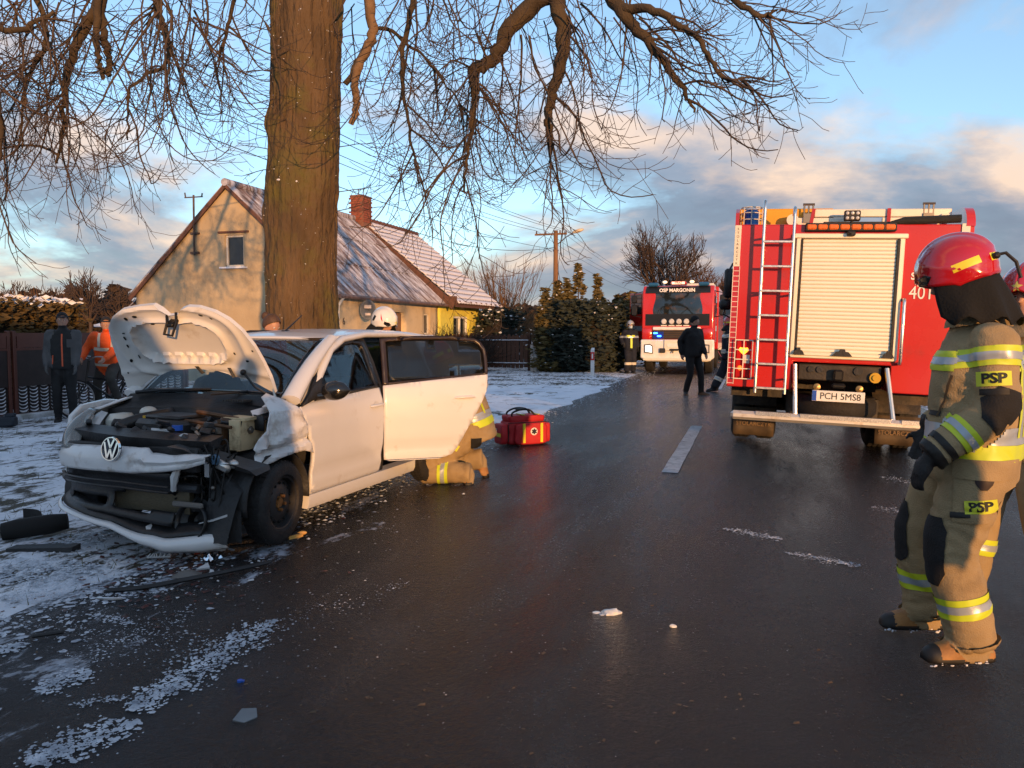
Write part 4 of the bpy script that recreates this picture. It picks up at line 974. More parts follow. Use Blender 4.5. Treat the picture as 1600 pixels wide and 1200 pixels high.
def make_car():
    C_ = thing('car', 'crashed white hatchback with raised bonnet, smashed front corner and open rear door', 'car', (-2.33, 5.6, .03), R(-20))
    blkrim = mat('black_steel_rim', (.022, .022, .023), .55, var=.3)
    # -- doors on the near side
    belt = lambda y: .945 + .042 * (y - .3)
    def sp(y, z): return (side_x(y, z) - (.012 * math.exp(-((z - .42) / .05) ** 2)) - (.006 if z < .30 else 0), y, z)
    mb = MB(); ol = [(.375, .275), (1.385, .275), (1.39, belt(1.39)), (.9, belt(.9)), (.33, .95), (.225, .925), (.30, .75), (.365, .59), (.372, .42)]
    mb.panel(ol, sp, .045); d = mb.build('front_door', white, C_, smooth=60, solid=.03, off=-1); set_inward(d)
    mb = MB(); ring = [(.30, .95), (.42, .962), (1.388, belt(1.388)), (1.40, 1.15), (1.435, 1.375), (1.28, 1.40), (1.05, 1.372), (.80, 1.30), (.56, 1.145)]
    hole = [(.47, .985), (1.34, 1.012), (1.352, 1.15), (1.385, 1.345), (1.26, 1.365), (1.05, 1.335), (.82, 1.268), (.62, 1.135)]
    mb.panel(ring, lambda y, z: (side_x(y, z) + .003, y, z), .04, [hole]); fr = mb.build('window_frame', blk, d, smooth=60, solid=.03); set_inward(fr)
    mb = MB(); mb.panel([(y, z) for y, z in hole], lambda y, z: (side_x(y, z) - .012, y, z), .08); gl = mb.build('window', glass, d, smooth=60, solid=.004)
    # mirror triangle + wing mirror
    mb = MB(); mb.panel([(.24, .928), (.36, .955), (.52, .985), (.60, 1.12), (.45, 1.06)], lambda y, z: (side_x(y, z) + .008, y, z), .04); mb.build('mirror_base', blk2, d, smooth=60, solid=.02)
    def mirror_shape(sx):
        mb = MB(); secs = []
        for i in range(9):
            t = i / 8; rr = math.sin(PI * min(1, .12 + t * .95)) ** .5
            xx = .80 + .03 + .20 * t
            secs.append([(sx * xx, .50 + .03 * t + .075 * rr * math.cos(a) , 1.02 + .01 * t + .078 * rr * math.sin(a) * (1.0 if math.sin(a) > 0 else .9)) for a in [2 * PI * k / 16 for k in range(16)]])
        mb.loft(secs); mb.tube([(sx * .76, .46, .98), (sx * .84, .49, .99)], .03, 8); return mb
    mirror_shape(1).build('wing_mirror', mat('gloss_black', (.01, .01, .01), .12, coat=.5), d, smooth=60)
    def handle(par, fx, yc, zc, T=None):
        mb = MB(); P_ = []
        mb.lathe([(.001, -.012), (.035, -.008), (.045, .002)], 20, (T or Matrix()) @ AX((fx + .001, yc, zc), Vector((0, 1, 0)), Vector((0, 0, 1)), Vector((1, 0, 0))) @ Matrix.Diagonal((1, .85, .25, 1)))
        mb.tube([(fx + .006, yc - .10, zc), (fx + .03, yc - .06, zc + .004), (fx + .03, yc + .06, zc + .006), (fx + .006, yc + .10, zc)], [.010, .013, .013, .009], 8, True, T); mb.build('handle', white, par, smooth=60)
    handle(d, side_x(1.27, .845), 1.27, .845)
    # rear door, swung open on its front hinge
    hx, hy = side_x(1.41, .6) - .01, 1.405; T = Matrix.Translation((hx, hy, 0)) @ Matrix.Rotation(R(-48), 4, 'Z')
    def rs(t, z): return T @ Vector(((interp(SW, z) - .815) * .55 - .014 * math.exp(-((z - .46) / .05) ** 2) + .01 * math.sin(t * 3), t, z))
    rb = lambda t: 1.0 + .075 * t / .95
    ol = [(0, .37), (.53, .365), (.60, .385), (.65, .44), (.72, .57), (.80, .70), (.87, .82), (.925, .93), (.95, rb(.95)), (.5, rb(.5)), (0, rb(0))]
    mb = MB(); mb.panel(ol, rs, .045); rd = mb.build('rear_door', white, C_, smooth=60, solid=.035)
    up = [(0, rb(0)), (.5, rb(.5)), (.95, rb(.95)), (.955, 1.22), (.945, 1.30), (.91, 1.36), (.85, 1.395), (.6, 1.415), (.3, 1.415), (0, 1.395)]
    hole = [(.045, rb(.05) + .02), (.5, rb(.5) + .02), (.925, rb(.95) + .015), (.928, 1.22), (.918, 1.29), (.885, 1.34), (.84, 1.368), (.6, 1.388), (.3, 1.388), (.045, 1.37)]
    mb = MB(); mb.panel(up, lambda t, z: rs(t, z) + T.to_3x3() @ Vector((.003, 0, 0)), .04, [hole]); rf = mb.build('window_frame', mat('brown_black_trim', (.03, .018, .013), .3), rd, smooth=60, solid=.03)
    mb = MB(); mb.panel(hole, lambda t, z: rs(t, z) - T.to_3x3() @ Vector((.008, 0, 0)), .1); mb.build('window', glassd, rd, smooth=60, solid=.004)
    mb = MB(); mb.panel([(.02, .42), (.52, .42), (.62, .46), (.86, .86), (.9, rb(.9)), (.02, rb(0))], lambda t, z: rs(t, z) - T.to_3x3() @ Vector((.055, 0, 0)), .08); mb.build('door_card', blk2, rd, smooth=60, solid=.02)
    hl = rs(.72, .88); handle(rd, 0, 0, 0, Matrix.Translation(hl) @ Matrix.Rotation(R(-48), 4, 'Z'))
    # -- crumpled near front wing
    def dent(y, z):
        x = side_x(y, z); q = noise.noise((y * 7, z * 7, 3)); x += .010 * q - .05 * max(0, (.08 - y)) - .04 * max(0, 1 - abs(z - .665 - .12 * y) / .035) + .015 * max(0, 1 - abs(z - .73 - .3 * y) / .05) - .03 * max(0, 1 - abs(y + .10 - .25 * (z - .7)) / .04) + .006 * noise.noise((y * 25, z * 25, 1))
        if z > .93: x -= (z - .93) * 1.5
        return (x, y, z)
    ol = [(.358, .585), (.25, .617), (.12, .618), (-.02, .60), (-.10, .575), (-.16, .555), (-.205, .55), (-.235, .585), (-.20, .64), (-.245, .69), (-.20, .755), (-.13, .80), (-.10, .88), (-.03, .955), (.01, 1.01), (.09, 1.03), (.17, .985), (.215, .925), (.292, .75)]
    mb = MB(); mb.panel(ol, dent, .018); fw = mb.build('front_wing', whited, C_, smooth=22, solid=.006)
    # arch lips and liners
    for sx, cy in ((1, 0), (-1, 0), (1, 2.42), (-1, 2.42)):
        mb = MB(); mb.grid(lambda u, v, sx=sx, cy=cy: (sx * lerp(.48, .785, v), cy + .345 * math.cos(PI * u * 1.1 - .15), .315 + .325 * math.sin(PI * u * 1.1 - .15)), 22, 3); mb.build('wheel_arch_liner', blk2, C_, solid=.008)
    # -- sills, floor, far side, tail
    for sx in (1, -1):
        mb = MB(); mb.loft([[(sx * (.69), y, .17), (sx * .755, y, .165), (sx * .772, y, .20), (sx * .775, y, .268), (sx * .69, y, .28)] for y in (.36, .8, 1.4, 2.05)]); mb.build('sill', white, C_)
    mb = MB(); mb.box((0, 1.2, .22), (1.36, 2.2, .06)); mb.box((0, 2.75, .38), (1.3, .5, .3)); mb.build('floor_pan', blk2, C_)
    def far_side(y0z): return lambda y, z: (-side_x(y, z), y, z)
    ol = [(.37, .2), (2.05, .2), (2.08, .45), (2.25, .60), (2.45, .64), (2.65, .58), (2.77, .35), (2.98, .35), (3.0, .9), (2.95, 1.0), (1.4, 1.0), (.3, .95), (.2, .93), (.05, .95), (-.2, .93), (-.3, .86), (-.32, .7), (-.33, .4), (-.27, .52), (-.12, .63), (.02, .645), (.2, .60), (.33, .42)]
    mb = MB(); mb.panel(ol, far_side(0), .07); mb.build('far_side_panel', white, C_, smooth=60, solid=.03)
    mb = MB()
    for pl in ([(.22, .94), (.42, .97), (.86, 1.28), (1.05, 1.37), (1.5, 1.415), (2.3, 1.41), (2.85, 1.3), (2.85, 1.35), (2.3, 1.46), (1.4, 1.46), (.9, 1.40), (.6, 1.2)], [(1.36, .98), (1.46, .98), (1.5, 1.43), (1.42, 1.43)], [(2.38, .98), (2.98, .98), (2.86, 1.36), (2.62, 1.40)]):
        mb.panel(pl, far_side(0), .08)
    mb.build('far_side_pillar', blk2, C_, smooth=60, solid=.03, kind='stuff')
    # near rear quarter and B pillar
    ol = [(2.10, .2), (2.12, .45), (2.22, .58), (2.36, .80), (2.44, 1.0), (2.48, 1.1), (2.44, 1.36), (2.6, 1.40), (2.86, 1.36), (2.98, .98), (3.0, .9), (2.98, .35), (2.77, .35), (2.66, .57), (2.45, .645), (2.25, .6), (2.13, .45)]
    mb = MB(); mb.panel([(2.26, .61), (2.36, .80), (2.44, 1.0), (2.48, 1.1), (2.44, 1.36), (2.6, 1.40), (2.86, 1.36), (2.98, .98), (3.0, .9), (2.98, .35), (2.77, .35), (2.66, .57), (2.45, .645)], lambda y, z: (side_x(y, z), y, z), .06); q = mb.build('rear_quarter', white, C_, smooth=60, solid=.03); set_inward(q)
    mb = MB(); mb.loft([[(side_x(1.4, z) - .02, 1.385, z), (side_x(1.4, z) - .02, 1.47 + .03 * (z > 1), z), (side_x(1.4, z) - .10, 1.47, z), (side_x(1.4, z) - .10, 1.385, z)] for z in (.25, .6, .98, 1.2, 1.40)]); mb.build('door_pillar', blk2, C_)
    mb = MB(); mb.tube([(.735, .40, .93), (.705, .60, 1.13), (.645, .85, 1.315), (.612, 1.08, 1.395), (.595, 1.45, 1.432), (.59, 2.1, 1.43), (.59, 2.5, 1.40)], [.05, .042, .038, .036, .034, .034, .034], 10, sq=.8); mb.build('roof_rail', white, C_, smooth=60)
    # roof with shallow ribs, snow remains
    def roof(u, v):
        s = u * 2 - 1; y = lerp(.90 - .06 * (1 - s * s), 2.92, v); hw = interp([(.8, .585), (1.2, .60), (2.3, .60), (2.95, .55)], y); z = interp([(.8, 1.385), (1.1, 1.432), (1.6, 1.458), (2.4, 1.452), (2.95, 1.41)], y) + .035 * (1 - abs(s) ** 2.4) - .02
        return (s * hw, y, z)
    mb = MB(); mb.grid(roof, 20, 26); rfo = mb.build('roof', white, C_, smooth=60, solid=.02)
    mb = MB(); mb.tube([(-.05, 1.25, 1.465), (.0, 1.42, 1.60)], [.008, .004], 6); mb.box((-.05, 1.25, 1.46), (.04, .09, .02), bev=.008); mb.build('roof_aerial', blk, rfo)
    def wsc(u, v):
        s = u * 2 - 1; yb = .20 + .10 * (1 - s * s); yt = .90 - .07 * (1 - s * s) + .02; y = lerp(yb + .10 * 0, yt, v); z = lerp(.985 - .01 * s * s, 1.408, v) + .035 * math.sin(PI * v); hw = lerp(.70, .575, v)
        return (s * hw, y, z)
    wsg = MB(); wsg.grid(wsc, 18, 12); wsg.build('windscreen', glass, C_, smooth=60, solid=.005)
    for sx in (1, -1):
        mb = MB(); pts = [Vector(wsc(1 if sx > 0 else 0, v)) for v in (0, .25, .5, .75, 1)]; mb.tube([p + Vector((sx * .03, .02, 0)) for p in pts], [.075, .07, .062, .055, .048], 12, sq=.62); mb.build('windscreen_pillar', white if sx > 0 else white, C_, smooth=60)
    mb = MB(); mb.grid(lambda u, v: tuple(Vector(wsc(u, -.10 + .11 * v)) + Vector((0, -.02, .006))), 18, 2); mb.build('windscreen_seal', blk, C_)
    mb = MB(); mb.grid(lambda u, v: ((u * 2 - 1) * lerp(.72, .55, v), lerp(3.03, 2.86, v), lerp(.92, 1.40, v)), 8, 6); mb.build('rear_window', glassd, C_, solid=.005)
    mb = MB(); mb.panel([(-.74, .3), (.74, .3), (.76, .9), (-.76, .9)], lambda x, z: (x, 3.03 - .08 * (abs(x) / .76) ** 3, z), .1); mb.build('tailgate', white, C_, solid=.03)
    for sx in (1, -1): mb = MB(); mb.box((sx * .68, 2.98, .95), (.1, .08, .4), bev=.03); mb.build('tail_light', mat('red_lens', (.4, .01, .01), .15), C_)
    # -- cabin
    seatm = mat('dark_seat_cloth', (.02, .02, .022), .9, bump=.3, bscale=120)
    def seat(x, y, wd=.46):
        mb = MB(); mb.box((x, y, .48), (wd, .5, .16), bev=.05); so = mb.build('seat', seatm, C_, smooth=60)
        mb = MB(); mb.box((0, 0, .30), (wd, .13, .62), MX((x, y + .27, .48), rx=R(-14)), bev=.05); mb.box((0, 0, .70), (wd * .5, .10, .2), MX((x, y + .27, .48), rx=R(-14)), bev=.04); mb.build('backrest', seatm, so, smooth=60)
    seat(.36, 1.05); seat(-.36, 1.05); seat(.33, 2.0, .6); seat(-.33, 2.0, .6)
    mb = MB(); mb.loft([[(x, .30, .70), (x, .30, .95), (x, .48, 1.0), (x, .68, .95), (x, .70, .80), (x, .62, .62)] for x in (-.68, -.3, 0, .3, .68)]); mb.build('dashboard', blk2, C_)
    mb = MB(); pts = [(.36 + .18 * math.cos(a), .80 + .06 * math.sin(a), .93 + .17 * math.sin(a)) for a in [2 * PI * k / 24 for k in range(25)]]; mb.tube(pts, .014, 8); mb.tube([(.36, .66, .88), (.36, .80, .93)], .05, 10); mb.build('steering_wheel', blk, C_)
    bagm = mat('airbag_cloth', (.55, .48, .38), .9, bump=.5, bscale=12)
    mb = MB(); mb.ell((.36, .78, .88), (.21, .10, .17), 20, 14); [0]
    mb.v = [tuple(Vector(v) + rvec(.012)) for v in mb.v]; mb.build('airbag', bagm, C_, smooth=70)
    mb = MB(); mb.ell((-.32, .72, .95), (.26, .14, .17), 20, 14); mb.v = [tuple(Vector(v) + rvec(.014)) for v in mb.v]; mb.build('airbag', bagm, C_, smooth=70)
    # -- wheels
    wheel(C_, (.715, .03, .285), 1, blkrim, R(6), R(2)); wheel(C_, (-.71, .02, .285), -1, blkrim); wheel(C_, (.71, 2.42, .288), 1, blkrim); wheel(C_, (-.71, 2.42, .288), -1, blkrim)
    # -- nose: plan curve of the front
    def nose_y(x, d=0.0): return -.60 + d + .20 * (abs(x) / .82) ** 2.6 + .12 * (abs(x) / .82) ** 8
    # white upper band, torn off at its near end
    def band(u, v):
        x = lerp(-.80, .62, u); top = .715 - .045 * (abs(x) / .8) ** 2 + (.012 * noise.noise((x * 9, 2, 2)) if x > .15 else 0) - (.03 if x > .2 else 0)
        bot = .555 - .02 * (abs(x) / .8) ** 2 + (.10 * max(0, x - .1) if x > .1 else 0)
        if x > .35: top += .10 * (x - .35); bot += .09 * (x - .35)
        z = lerp(bot, top, v); y = nose_y(x) + .07 * max(0, v - .55) ** 1.5 * 2.2 - .012 * math.sin(PI * v) + (.02 * noise.noise((x * 6, v * 4, 1)) if x > .1 else .0)
        if u > .93: z = lerp(z, (bot + top) / 2 + .03, (u - .93) / .07 * (.25 + .6 * abs(math.sin(v * 7))))
        if x > .3: y -= .10 * (x - .3)
        return (x, y, z)
    mb = MB(); mb.grid(band, 60, 10); fb = mb.build('front_bumper', whited, C_, smooth=60, solid=.008)
    mb = MB(); mb.grid(lambda u, v: (-lerp(.805, .80, v), lerp(-.30, nose_y(.8), u), lerp(.30, .70, v)), 6, 6); mb.build('bumper_side', white, fb, solid=.008)
    # emblem: ring, dark blue-black disc, chrome V over W
    E_ = AX((-.035, nose_y(0) - .024, .708), Vector((1, 0, 0)), Vector((0, .16, .987)), Vector((0, -.987, .16)))
    ER = .078
    mb = MB(); mb.lathe([(ER * .86, 0), (ER * .9, .014), (ER * .97, .014), (ER, 0)], 40, E_); em = mb.build('emblem', chrome, fb, smooth=50)
    mb = MB(); mb.lathe([(.001, .004), (ER * .88, .004), (ER * .9, -.012)], 32, E_); mb.build('emblem_disc', mat('emblem_blue', (.004, .006, .02), .2), em)
    def strokes(pl):
        mb = MB()
        for a, b in pl:
            a = Vector((*a, 0)); b = Vector((*b, 0)); dd = (b - a).normalized(); nn = Vector((-dd.y, dd.x, 0)) * ER * .085
            mb.add([(*(p_.xy), z) for z in (.004, .013) for p_ in (a - nn, a + nn, b + nn, b - nn)], [(0, 1, 2, 3), (4, 5, 6, 7), (0, 1, 5, 4), (1, 2, 6, 5), (2, 3, 7, 6), (3, 0, 4, 7)], E_)
        return mb
    k = ER
    strokes([((-.34 * k, .80 * k), (0, .10 * k)), ((.34 * k, .80 * k), (0, .10 * k))]).build('emblem_letter', chrome, em, smooth=0)
    strokes([((-.68 * k, .54 * k), (-.28 * k, -.78 * k)), ((-.28 * k, -.78 * k), (0, -.02 * k)), ((0, -.02 * k), (.28 * k, -.78 * k)), ((.28 * k, -.78 * k), (.68 * k, .54 * k))]).build('emblem_letter', chrome, em, smooth=0)
    # black grille insert with slats and the radiator behind it
    def gr(u, v):
        x = lerp(-.79, .36, u); z = lerp(.27 - .10 * max(0, (x + .2)), .56, v); y = nose_y(x) + .03 + .05 * math.sin(PI * v) ; return (x, y, z)
    mb = MB(); mb.grid(gr, 40, 12)
    # cut the lower-middle opening
    go = MB(); go.v = mb.v; keep = []
    for f in mb.f:
        c = sum((Vector(mb.v[i]) for i in f), Vector()) / 4
        if not (-.12 < c.x < .42 and .30 < c.z < .42) and not (-.6 < c.x < -.2 and .31 < c.z < .375): keep.append(f)
    go.f = keep; go.mi = [0] * len(keep); go.build('grille', blk, C_, smooth=60, solid=.012)
    for i, z in enumerate((.455, .49)):
        mb = MB(); mb.tube([(x, nose_y(x) + .012, z - .012 * (x > 0) * x * 4) for x in [-.72 + .09 * j for j in range(13)]], .012, 6, sq=.7); mb.build('grille_bar', blk, C_)
    mb = MB(); mb.box((.12, -.44, .36), (.62, .04, .16)); ra = mb.build('radiator', mat('radiator_core', (.10, .085, .055), .5, metal=.5, var=.3, scale=60, stretch=(1, 1, 14)), C_)
    mb = MB(); mb.box((-.20, -.45, .36), (.03, .05, .18)); mb.box((.12, -.45, .455), (.64, .05, .02)); mb.build('radiator_tank', steel, ra, kind='stuff')
    mb = MB(); mb.tube([(-.6, -.46, .46), (0, -.50, .47), (.5, -.44, .45)], .045, 8, sq=.7); mb.build('crash_beam', mat('beam_grey', (.05, .05, .055), .5, metal=.5), C_)
    # lower lip hanging loose, nearly on the ground at the broken end
    def lip(u, v):
        x = lerp(-.80, .70, u); zb = interp([(-.8, .275), (-.5, .235), (-.1, .185), (.22, .085), (.35, .055), (.55, .06), (.75, .085)], x); th = interp([(-.8, .03), (-.4, .035), (.0, .045), (.3, .085), (.6, .11), (.75, .05)], x)
        y = nose_y(x) - .01 + (.03 * max(0, x)) - .03 * math.sin(PI * v); return (x, y, zb + th * v)
    mb = MB(); mb.grid(lip, 50, 5); lp = mb.build('bumper_lip', white, C_, smooth=60, solid=.008)
    mb = MB(); mb.grid(lambda u, v: (lerp(-.78, .62, u), nose_y(lerp(-.78, .62, u)) + lerp(.0, .09, v), lip(u, 1)[2] + lerp(.0, .07, v)), 40, 3); mb.build('lip_insert', blk, lp, solid=.006)
    mb = MB(); mb.tube([(.10, -.50, .155), (.18, -.545, .19), (.24, -.55, .16)], [.015, .03, .008], 5); mb.tube([(.02, -.55, .16), (.10, -.56, .155)], .008, 4); mb.build('torn_clip', mat('pale_plastic', (.5, .5, .5), .5), lp, kind='stuff')
    # fog lamp pod
    mb = MB(); mb.lathe([(.12, -.01), (.11, .03), (.07, .05), (.06, .10), (.001, .11)], 24, AX((.47, -.50, .245), Vector((1, 0, 0)), Vector((0, .2, .98)), Vector((0, .98, -.2)))); fgo = mb.build('fog_lamp_pod', blk, C_, solid=.01)
    mb = MB(); mb.box((.47, -.52, .36), (.24, .03, .035), bev=.01); mb.build('pod_bracket', mat('grey_plastic', (.12, .11, .10), .5), fgo)
    # far headlight unit
    def hlamp(u, v):
        a = Vector((-.44, -.52, .665)); b = Vector((-.735, -.40, .66)); c = Vector((-.60, -.22, .90)); d2 = Vector((-.735, -.10, .90))
        p_ = a.lerp(b, u).lerp(c.lerp(d2, u), v); nrm = Vector((-.45, -.8, .3)); p_ += nrm * (.065 * math.sin(PI * u) * math.sin(PI * (.15 + .7 * v)) + .05 * u * (1 - u) + .02 * math.sin(PI * v)); p_.x = max(p_.x, -.80); return tuple(p_)
    mb = MB(); mb.grid(hlamp, 16, 16); hl_ = mb.build('headlight', mat('lamp_lens', (.62, .62, .60), .06, trans=.75, ior=1.3, var=.04), C_, smooth=70, solid=.006)
    mb = MB(); mb.grid(lambda u, v: tuple(Vector(hlamp(.04 + .92 * u, .04 + .92 * v)) + Vector((.05, .07, -.015))), 8, 8); mb.build('lamp_reflector', mat('lamp_silver', (.55, .54, .52), .3, .7), hl_, smooth=60)
    for q in ((-.60, -.37, .735), (-.66, -.25, .82)): mb = MB(); mb.lathe([(.06, -.02), (.05, .01), (.02, .02), (.001, .022)], 18, AX(q, Vector((.9, -.4, 0)), Vector((.1, .3, .95)), Vector((-.4, -.85, .3)))); mb.build('bulb_bowl', chrome, hl_)
    # far wing top edge and bay flange
    mb = MB(); mb.grid(lambda u, v: (-lerp(.66, .795, v), lerp(-.14, .28, u), lerp(.90, .985, u) - .03 * v * v), 10, 4); mb.build('far_wing', white, C_, smooth=60, solid=.01)
    # cowl panel below the windscreen
    def cowl(u, v):
        s = u * 2 - 1; y = lerp(-.03, .26, v) + .10 * (1 - s * s) - .0; z = lerp(.885, .985, v) + .02 * (1 - s * s) - .015 * math.sin(PI * v) - .03 * max(0, s) ; return (s * .69, y, z)
    mb = MB(); mb.grid(cowl, 24, 8); cw_ = mb.build('cowl', blk2, C_, smooth=60, solid=.012)
    mb = MB(); mb.grid(lambda u, v: ((u * 2 - 1) * .69, -.03 + .10 * (1 - (u * 2 - 1) ** 2), lerp(.885, .78, v) + .02 * (1 - (u * 2 - 1) ** 2)), 20, 2); mb.build('bulkhead', blk2, cw_, solid=.01)
    mb = MB()
    for i in range(9): mb.box((.22 + .022 * i, .17, .965), (.008, .10, .012))
    mb.build('cowl_vent', mat('vent_grey', (.06, .055, .05), .5), cw_, kind='stuff')
    mb = MB(); mb.tube([(-.62, .16, 1.0), (-.45, .24, 1.015), (-.05, .32, 1.03)], [.016, .012, .008], 6); mb.tube([(.05, .20, 1.0), (.3, .30, 1.02)], .01, 6); mb.build('wiper', blk, C_, kind='stuff')
    # engine bay contents
    eb = mat('engine_plastic', (.016, .016, .017), .45, var=.3, scale=12, bump=.2, bscale=50)
    def part(nm, m_, f): mb = MB(); f(mb); return mb.build(nm, m_, C_, smooth=40)
    part('radiator_bar', eb, lambda b: (b.loft([[(x, -.50 + .10 * (x / .6) ** 2, .70), (x, -.52 + .10 * (x / .6) ** 2, .775 - .03 * x), (x, -.36 + .06 * (x / .6) ** 2, .80 - .03 * x), (x, -.34, .72)] for x in (-.58, -.3, 0, .3, .58)]),))
    part('lock_carrier', blk2, lambda b: (b.box((-.02, -.47, .64), (1.1, .05, .16), bev=.01),))
    part('engine_cover', eb, lambda b: (b.box((0, 0, 0), (.46, .34, .12), MX((.02, -.12, .80), rz=R(-6)), bev=.03), b.box((0, 0, .07), (.34, .24, .03), MX((.02, -.12, .80), rz=R(-6)), bev=.012)))
    part('air_duct', eb, lambda b: (b.tube([(-.34, -.30, .80), (-.26, -.16, .84), (-.16, -.02, .86), (-.2, .06, .86)], [.04, .045, .05, .05], 10),))
    part('coolant_tank', mat('milky_plastic', (.55, .53, .47), .35, var=.06), lambda b: (b.box((-.50, -.10, .80), (.16, .2, .14), bev=.04), b.ell((-.36, .02, .87), (.07, .06, .045), 12, 8)))
    part('battery', mat('battery_grey', (.06, .06, .065), .5), lambda b: (b.box((.36, -.04, .74), (.22, .24, .2), bev=.01),))
    part('washer_cap', mat('blue_cap', (.02, .10, .45), .4), lambda b: (b.cyl((.20, -.30, .80), (.20, -.30, .835), .035), b.box((.155, -.28, .80), (.03, .05, .03))))
    part('washer_neck', mat('pale_plastic', 0), lambda b: (b.box((.06, -.28, .785), (.2, .06, .04), bev=.01), b.tube([(.36, -.40, .72), (.32, -.38, .78)], .03, 8)))
    part('oil_cap', mat('yellow_cap', (.5, .3, .02), .4), lambda b: (b.cyl((-.17, -.2, .84), (-.17, -.2, .875), .02),))
    part('engine_block', mat('dirty_engine', (.035, .032, .03), .5, metal=.3, var=.4, scale=18, bump=.5, bscale=25), lambda b: (b.box((.0, -.10, .52), (.8, .40, .44), bev=.04), b.box((.40, -.22, .55), (.22, .2, .3), bev=.03), b.tube([(.15, -.33, .62), (.3, -.36, .5), (.42, -.34, .42)], .03, 8)))
    part('strut_tower', mat('inner_wing_cream', (.60, .47, .28), .6, var=.12, dirt=(.15, .08, .04), dirt_amt=.3, dirt_scale=9), lambda b: (b.panel([(-.20, .66), (.08, .66), (.12, .86), (.06, .885), (-.14, .87), (-.16, .78)], lambda y, z: (.60 + .02 * noise.noise((y * 9, z * 9, 1)), y, z), .04), b.box((.53, -.02, .87), (.18, .24, .02)), b.box((.58, -.19, .77), (.08, .02, .2))))
    part('brown_bracket', mat('brown_steel', (.09, .045, .02), .6, metal=.4, var=.4, scale=15), lambda b: (b.box((.47, -.18, .74), (.05, .04, .26)), b.tube([(.15, -.05, .90), (.55, -.12, .87)], .016, 6), b.tube([(.12, -.20, .86), (.60, -.25, .83)], .012, 6)))
    part('lamp_carrier', mat('bent_grey_carrier', (.05, .05, .052), .5, bump=.3, bscale=15), lambda b: (b.loft([[(.36 + q * .46 + .0, -.52 + .22 * q - .05, .735 - .17 * q + .015 * math.sin(q * 9)), (.38 + q * .46, -.40 + .22 * q, .745 - .16 * q), (.39 + q * .46, -.40 + .22 * q, .715 - .16 * q), (.37 + q * .46, -.52 + .22 * q, .70 - .17 * q)] for q in (0, .2, .4, .6, .8, 1.0)]),))
    part('broken_lamp', mat('lamp_silver', 0), lambda b: (b.box((0, 0, 0), (.11, .05, .07), MX((.65, -.40, .60), .3, .5, .4), bev=.02), b.box((0, 0, 0), (.03, .03, .10), MX((.575, -.45, .585), .2, .1, .3)), b.ell((.70, -.36, .61), (.04, .03, .03), 8, 6)))
    part('broken_lamp_blue', mat('blue_tint_lens', (.10, .20, .32), .1, trans=.4), lambda b: (b.box((0, 0, 0), (.05, .04, .07), MX((.63, -.44, .645), .2, .2, .5), bev=.012),))
    part('torn_bracket', mat('pale_plastic', 0), lambda b: (b.tube([(.42, -.54, .60), (.40, -.55, .54), (.38, -.54, .48), (.37, -.53, .45)], [.02, .028, .018, .02], 6),))
    part('torn_edge', mat('pale_plastic', 0), lambda b: (b.tube([(.52, -.48, .235), (.62, -.46, .26), (.70, -.42, .29)], [.006, .016, .022], 5, sq=.5),))
    part('wing_liner', blk2, lambda b: (b.grid(lambda u, v: (.55 + .2 * v, lerp(-.50, -.30, u), .12 + .45 * math.sin(u * 1.6) * (1 - .3 * v) + .02 * noise.noise((u * 5, v * 5, 4))), 12, 6), b.grid(lambda u, v: (lerp(.34, .76, u), -.36 - .06 * math.sin(3 * u), lerp(.10, .42 - .12 * u, v) + .02 * noise.noise((u * 6, v * 6, 0))), 12, 6)))
    part('wiring', mat('black_cable', (.008, .008, .008), .5), lambda b: [b.tube(smooth_path([(random.uniform(.30, .7), random.uniform(-.5, -.2), random.uniform(.25, .75)) for _ in range(4)], 5), .006, 4) for _ in range(26)])
    part('small_fittings', mat('dull_fitting', (.16, .14, .12), .4, metal=.5), lambda b: [b.box((0, 0, 0), (random.uniform(.02, .07), random.uniform(.02, .05), random.uniform(.015, .04)), MX((random.uniform(.2, .62), random.uniform(-.45, -.05), random.uniform(.45, .82)), random.random() * 3, random.random() * 3, random.random() * 3), bev=.005) for _ in range(34)])
    part('small_fittings', mat('dark_fitting', (.02, .02, .022), .4), lambda b: [b.box((0, 0, 0), (random.uniform(.03, .10), random.uniform(.02, .06), random.uniform(.02, .05)), MX((random.uniform(-.55, .55), random.uniform(-.42, 0), random.uniform(.72, .86)), random.random() * .6, random.random() * .6, random.random() * 3), bev=.006) for _ in range(40)])
    for o in C_.children:
        if o.name.startswith(('wiring', 'small_fittings')): o['kind'] = 'stuff'
    # hinge and torn metal at the base of the near pillar
    part('bonnet_hinge', alum, lambda b: (b.tube([(.58, .20, .93), (.60, .22, .99), (.575, .23, 1.05)], [.02, .03, .012], 6, sq=.4), b.box((0, 0, 0), (.10, .10, .012), MX((.64, .13, .93), .5, .5, .2)), b.box((0, 0, 0), (.05, .12, .03), MX((.60, .05, .90), .3, .8, -.4))))
    # -- raised bonnet, inner side towards the front
    TH_ = R(55); ld = Vector((0, -math.cos(TH_), math.sin(TH_))); nd = Vector((0, math.sin(TH_), math.cos(TH_)))   # nd points to the outer (rear) face
    ho = [(-.80, -.06), (-.765, .12), (-.735, .30), (-.70, .44), (-.62, .585), (-.53, .675), (-.43, .722), (-.28, .742), (-.13, .752), (-.07, .725), (-.02, .678), (.05, .675), (.10, .72), (.16, .738), (.26, .735), (.38, .70), (.47, .64), (.535, .55), (.575, .42), (.592, .28), (.60, .15), (.585, .02), (.53, .04), (.44, .085), (.30, .135), (.12, .17), (-.08, .19), (-.30, .17), (-.48, .12), (-.62, .05), (-.72, -.02)]
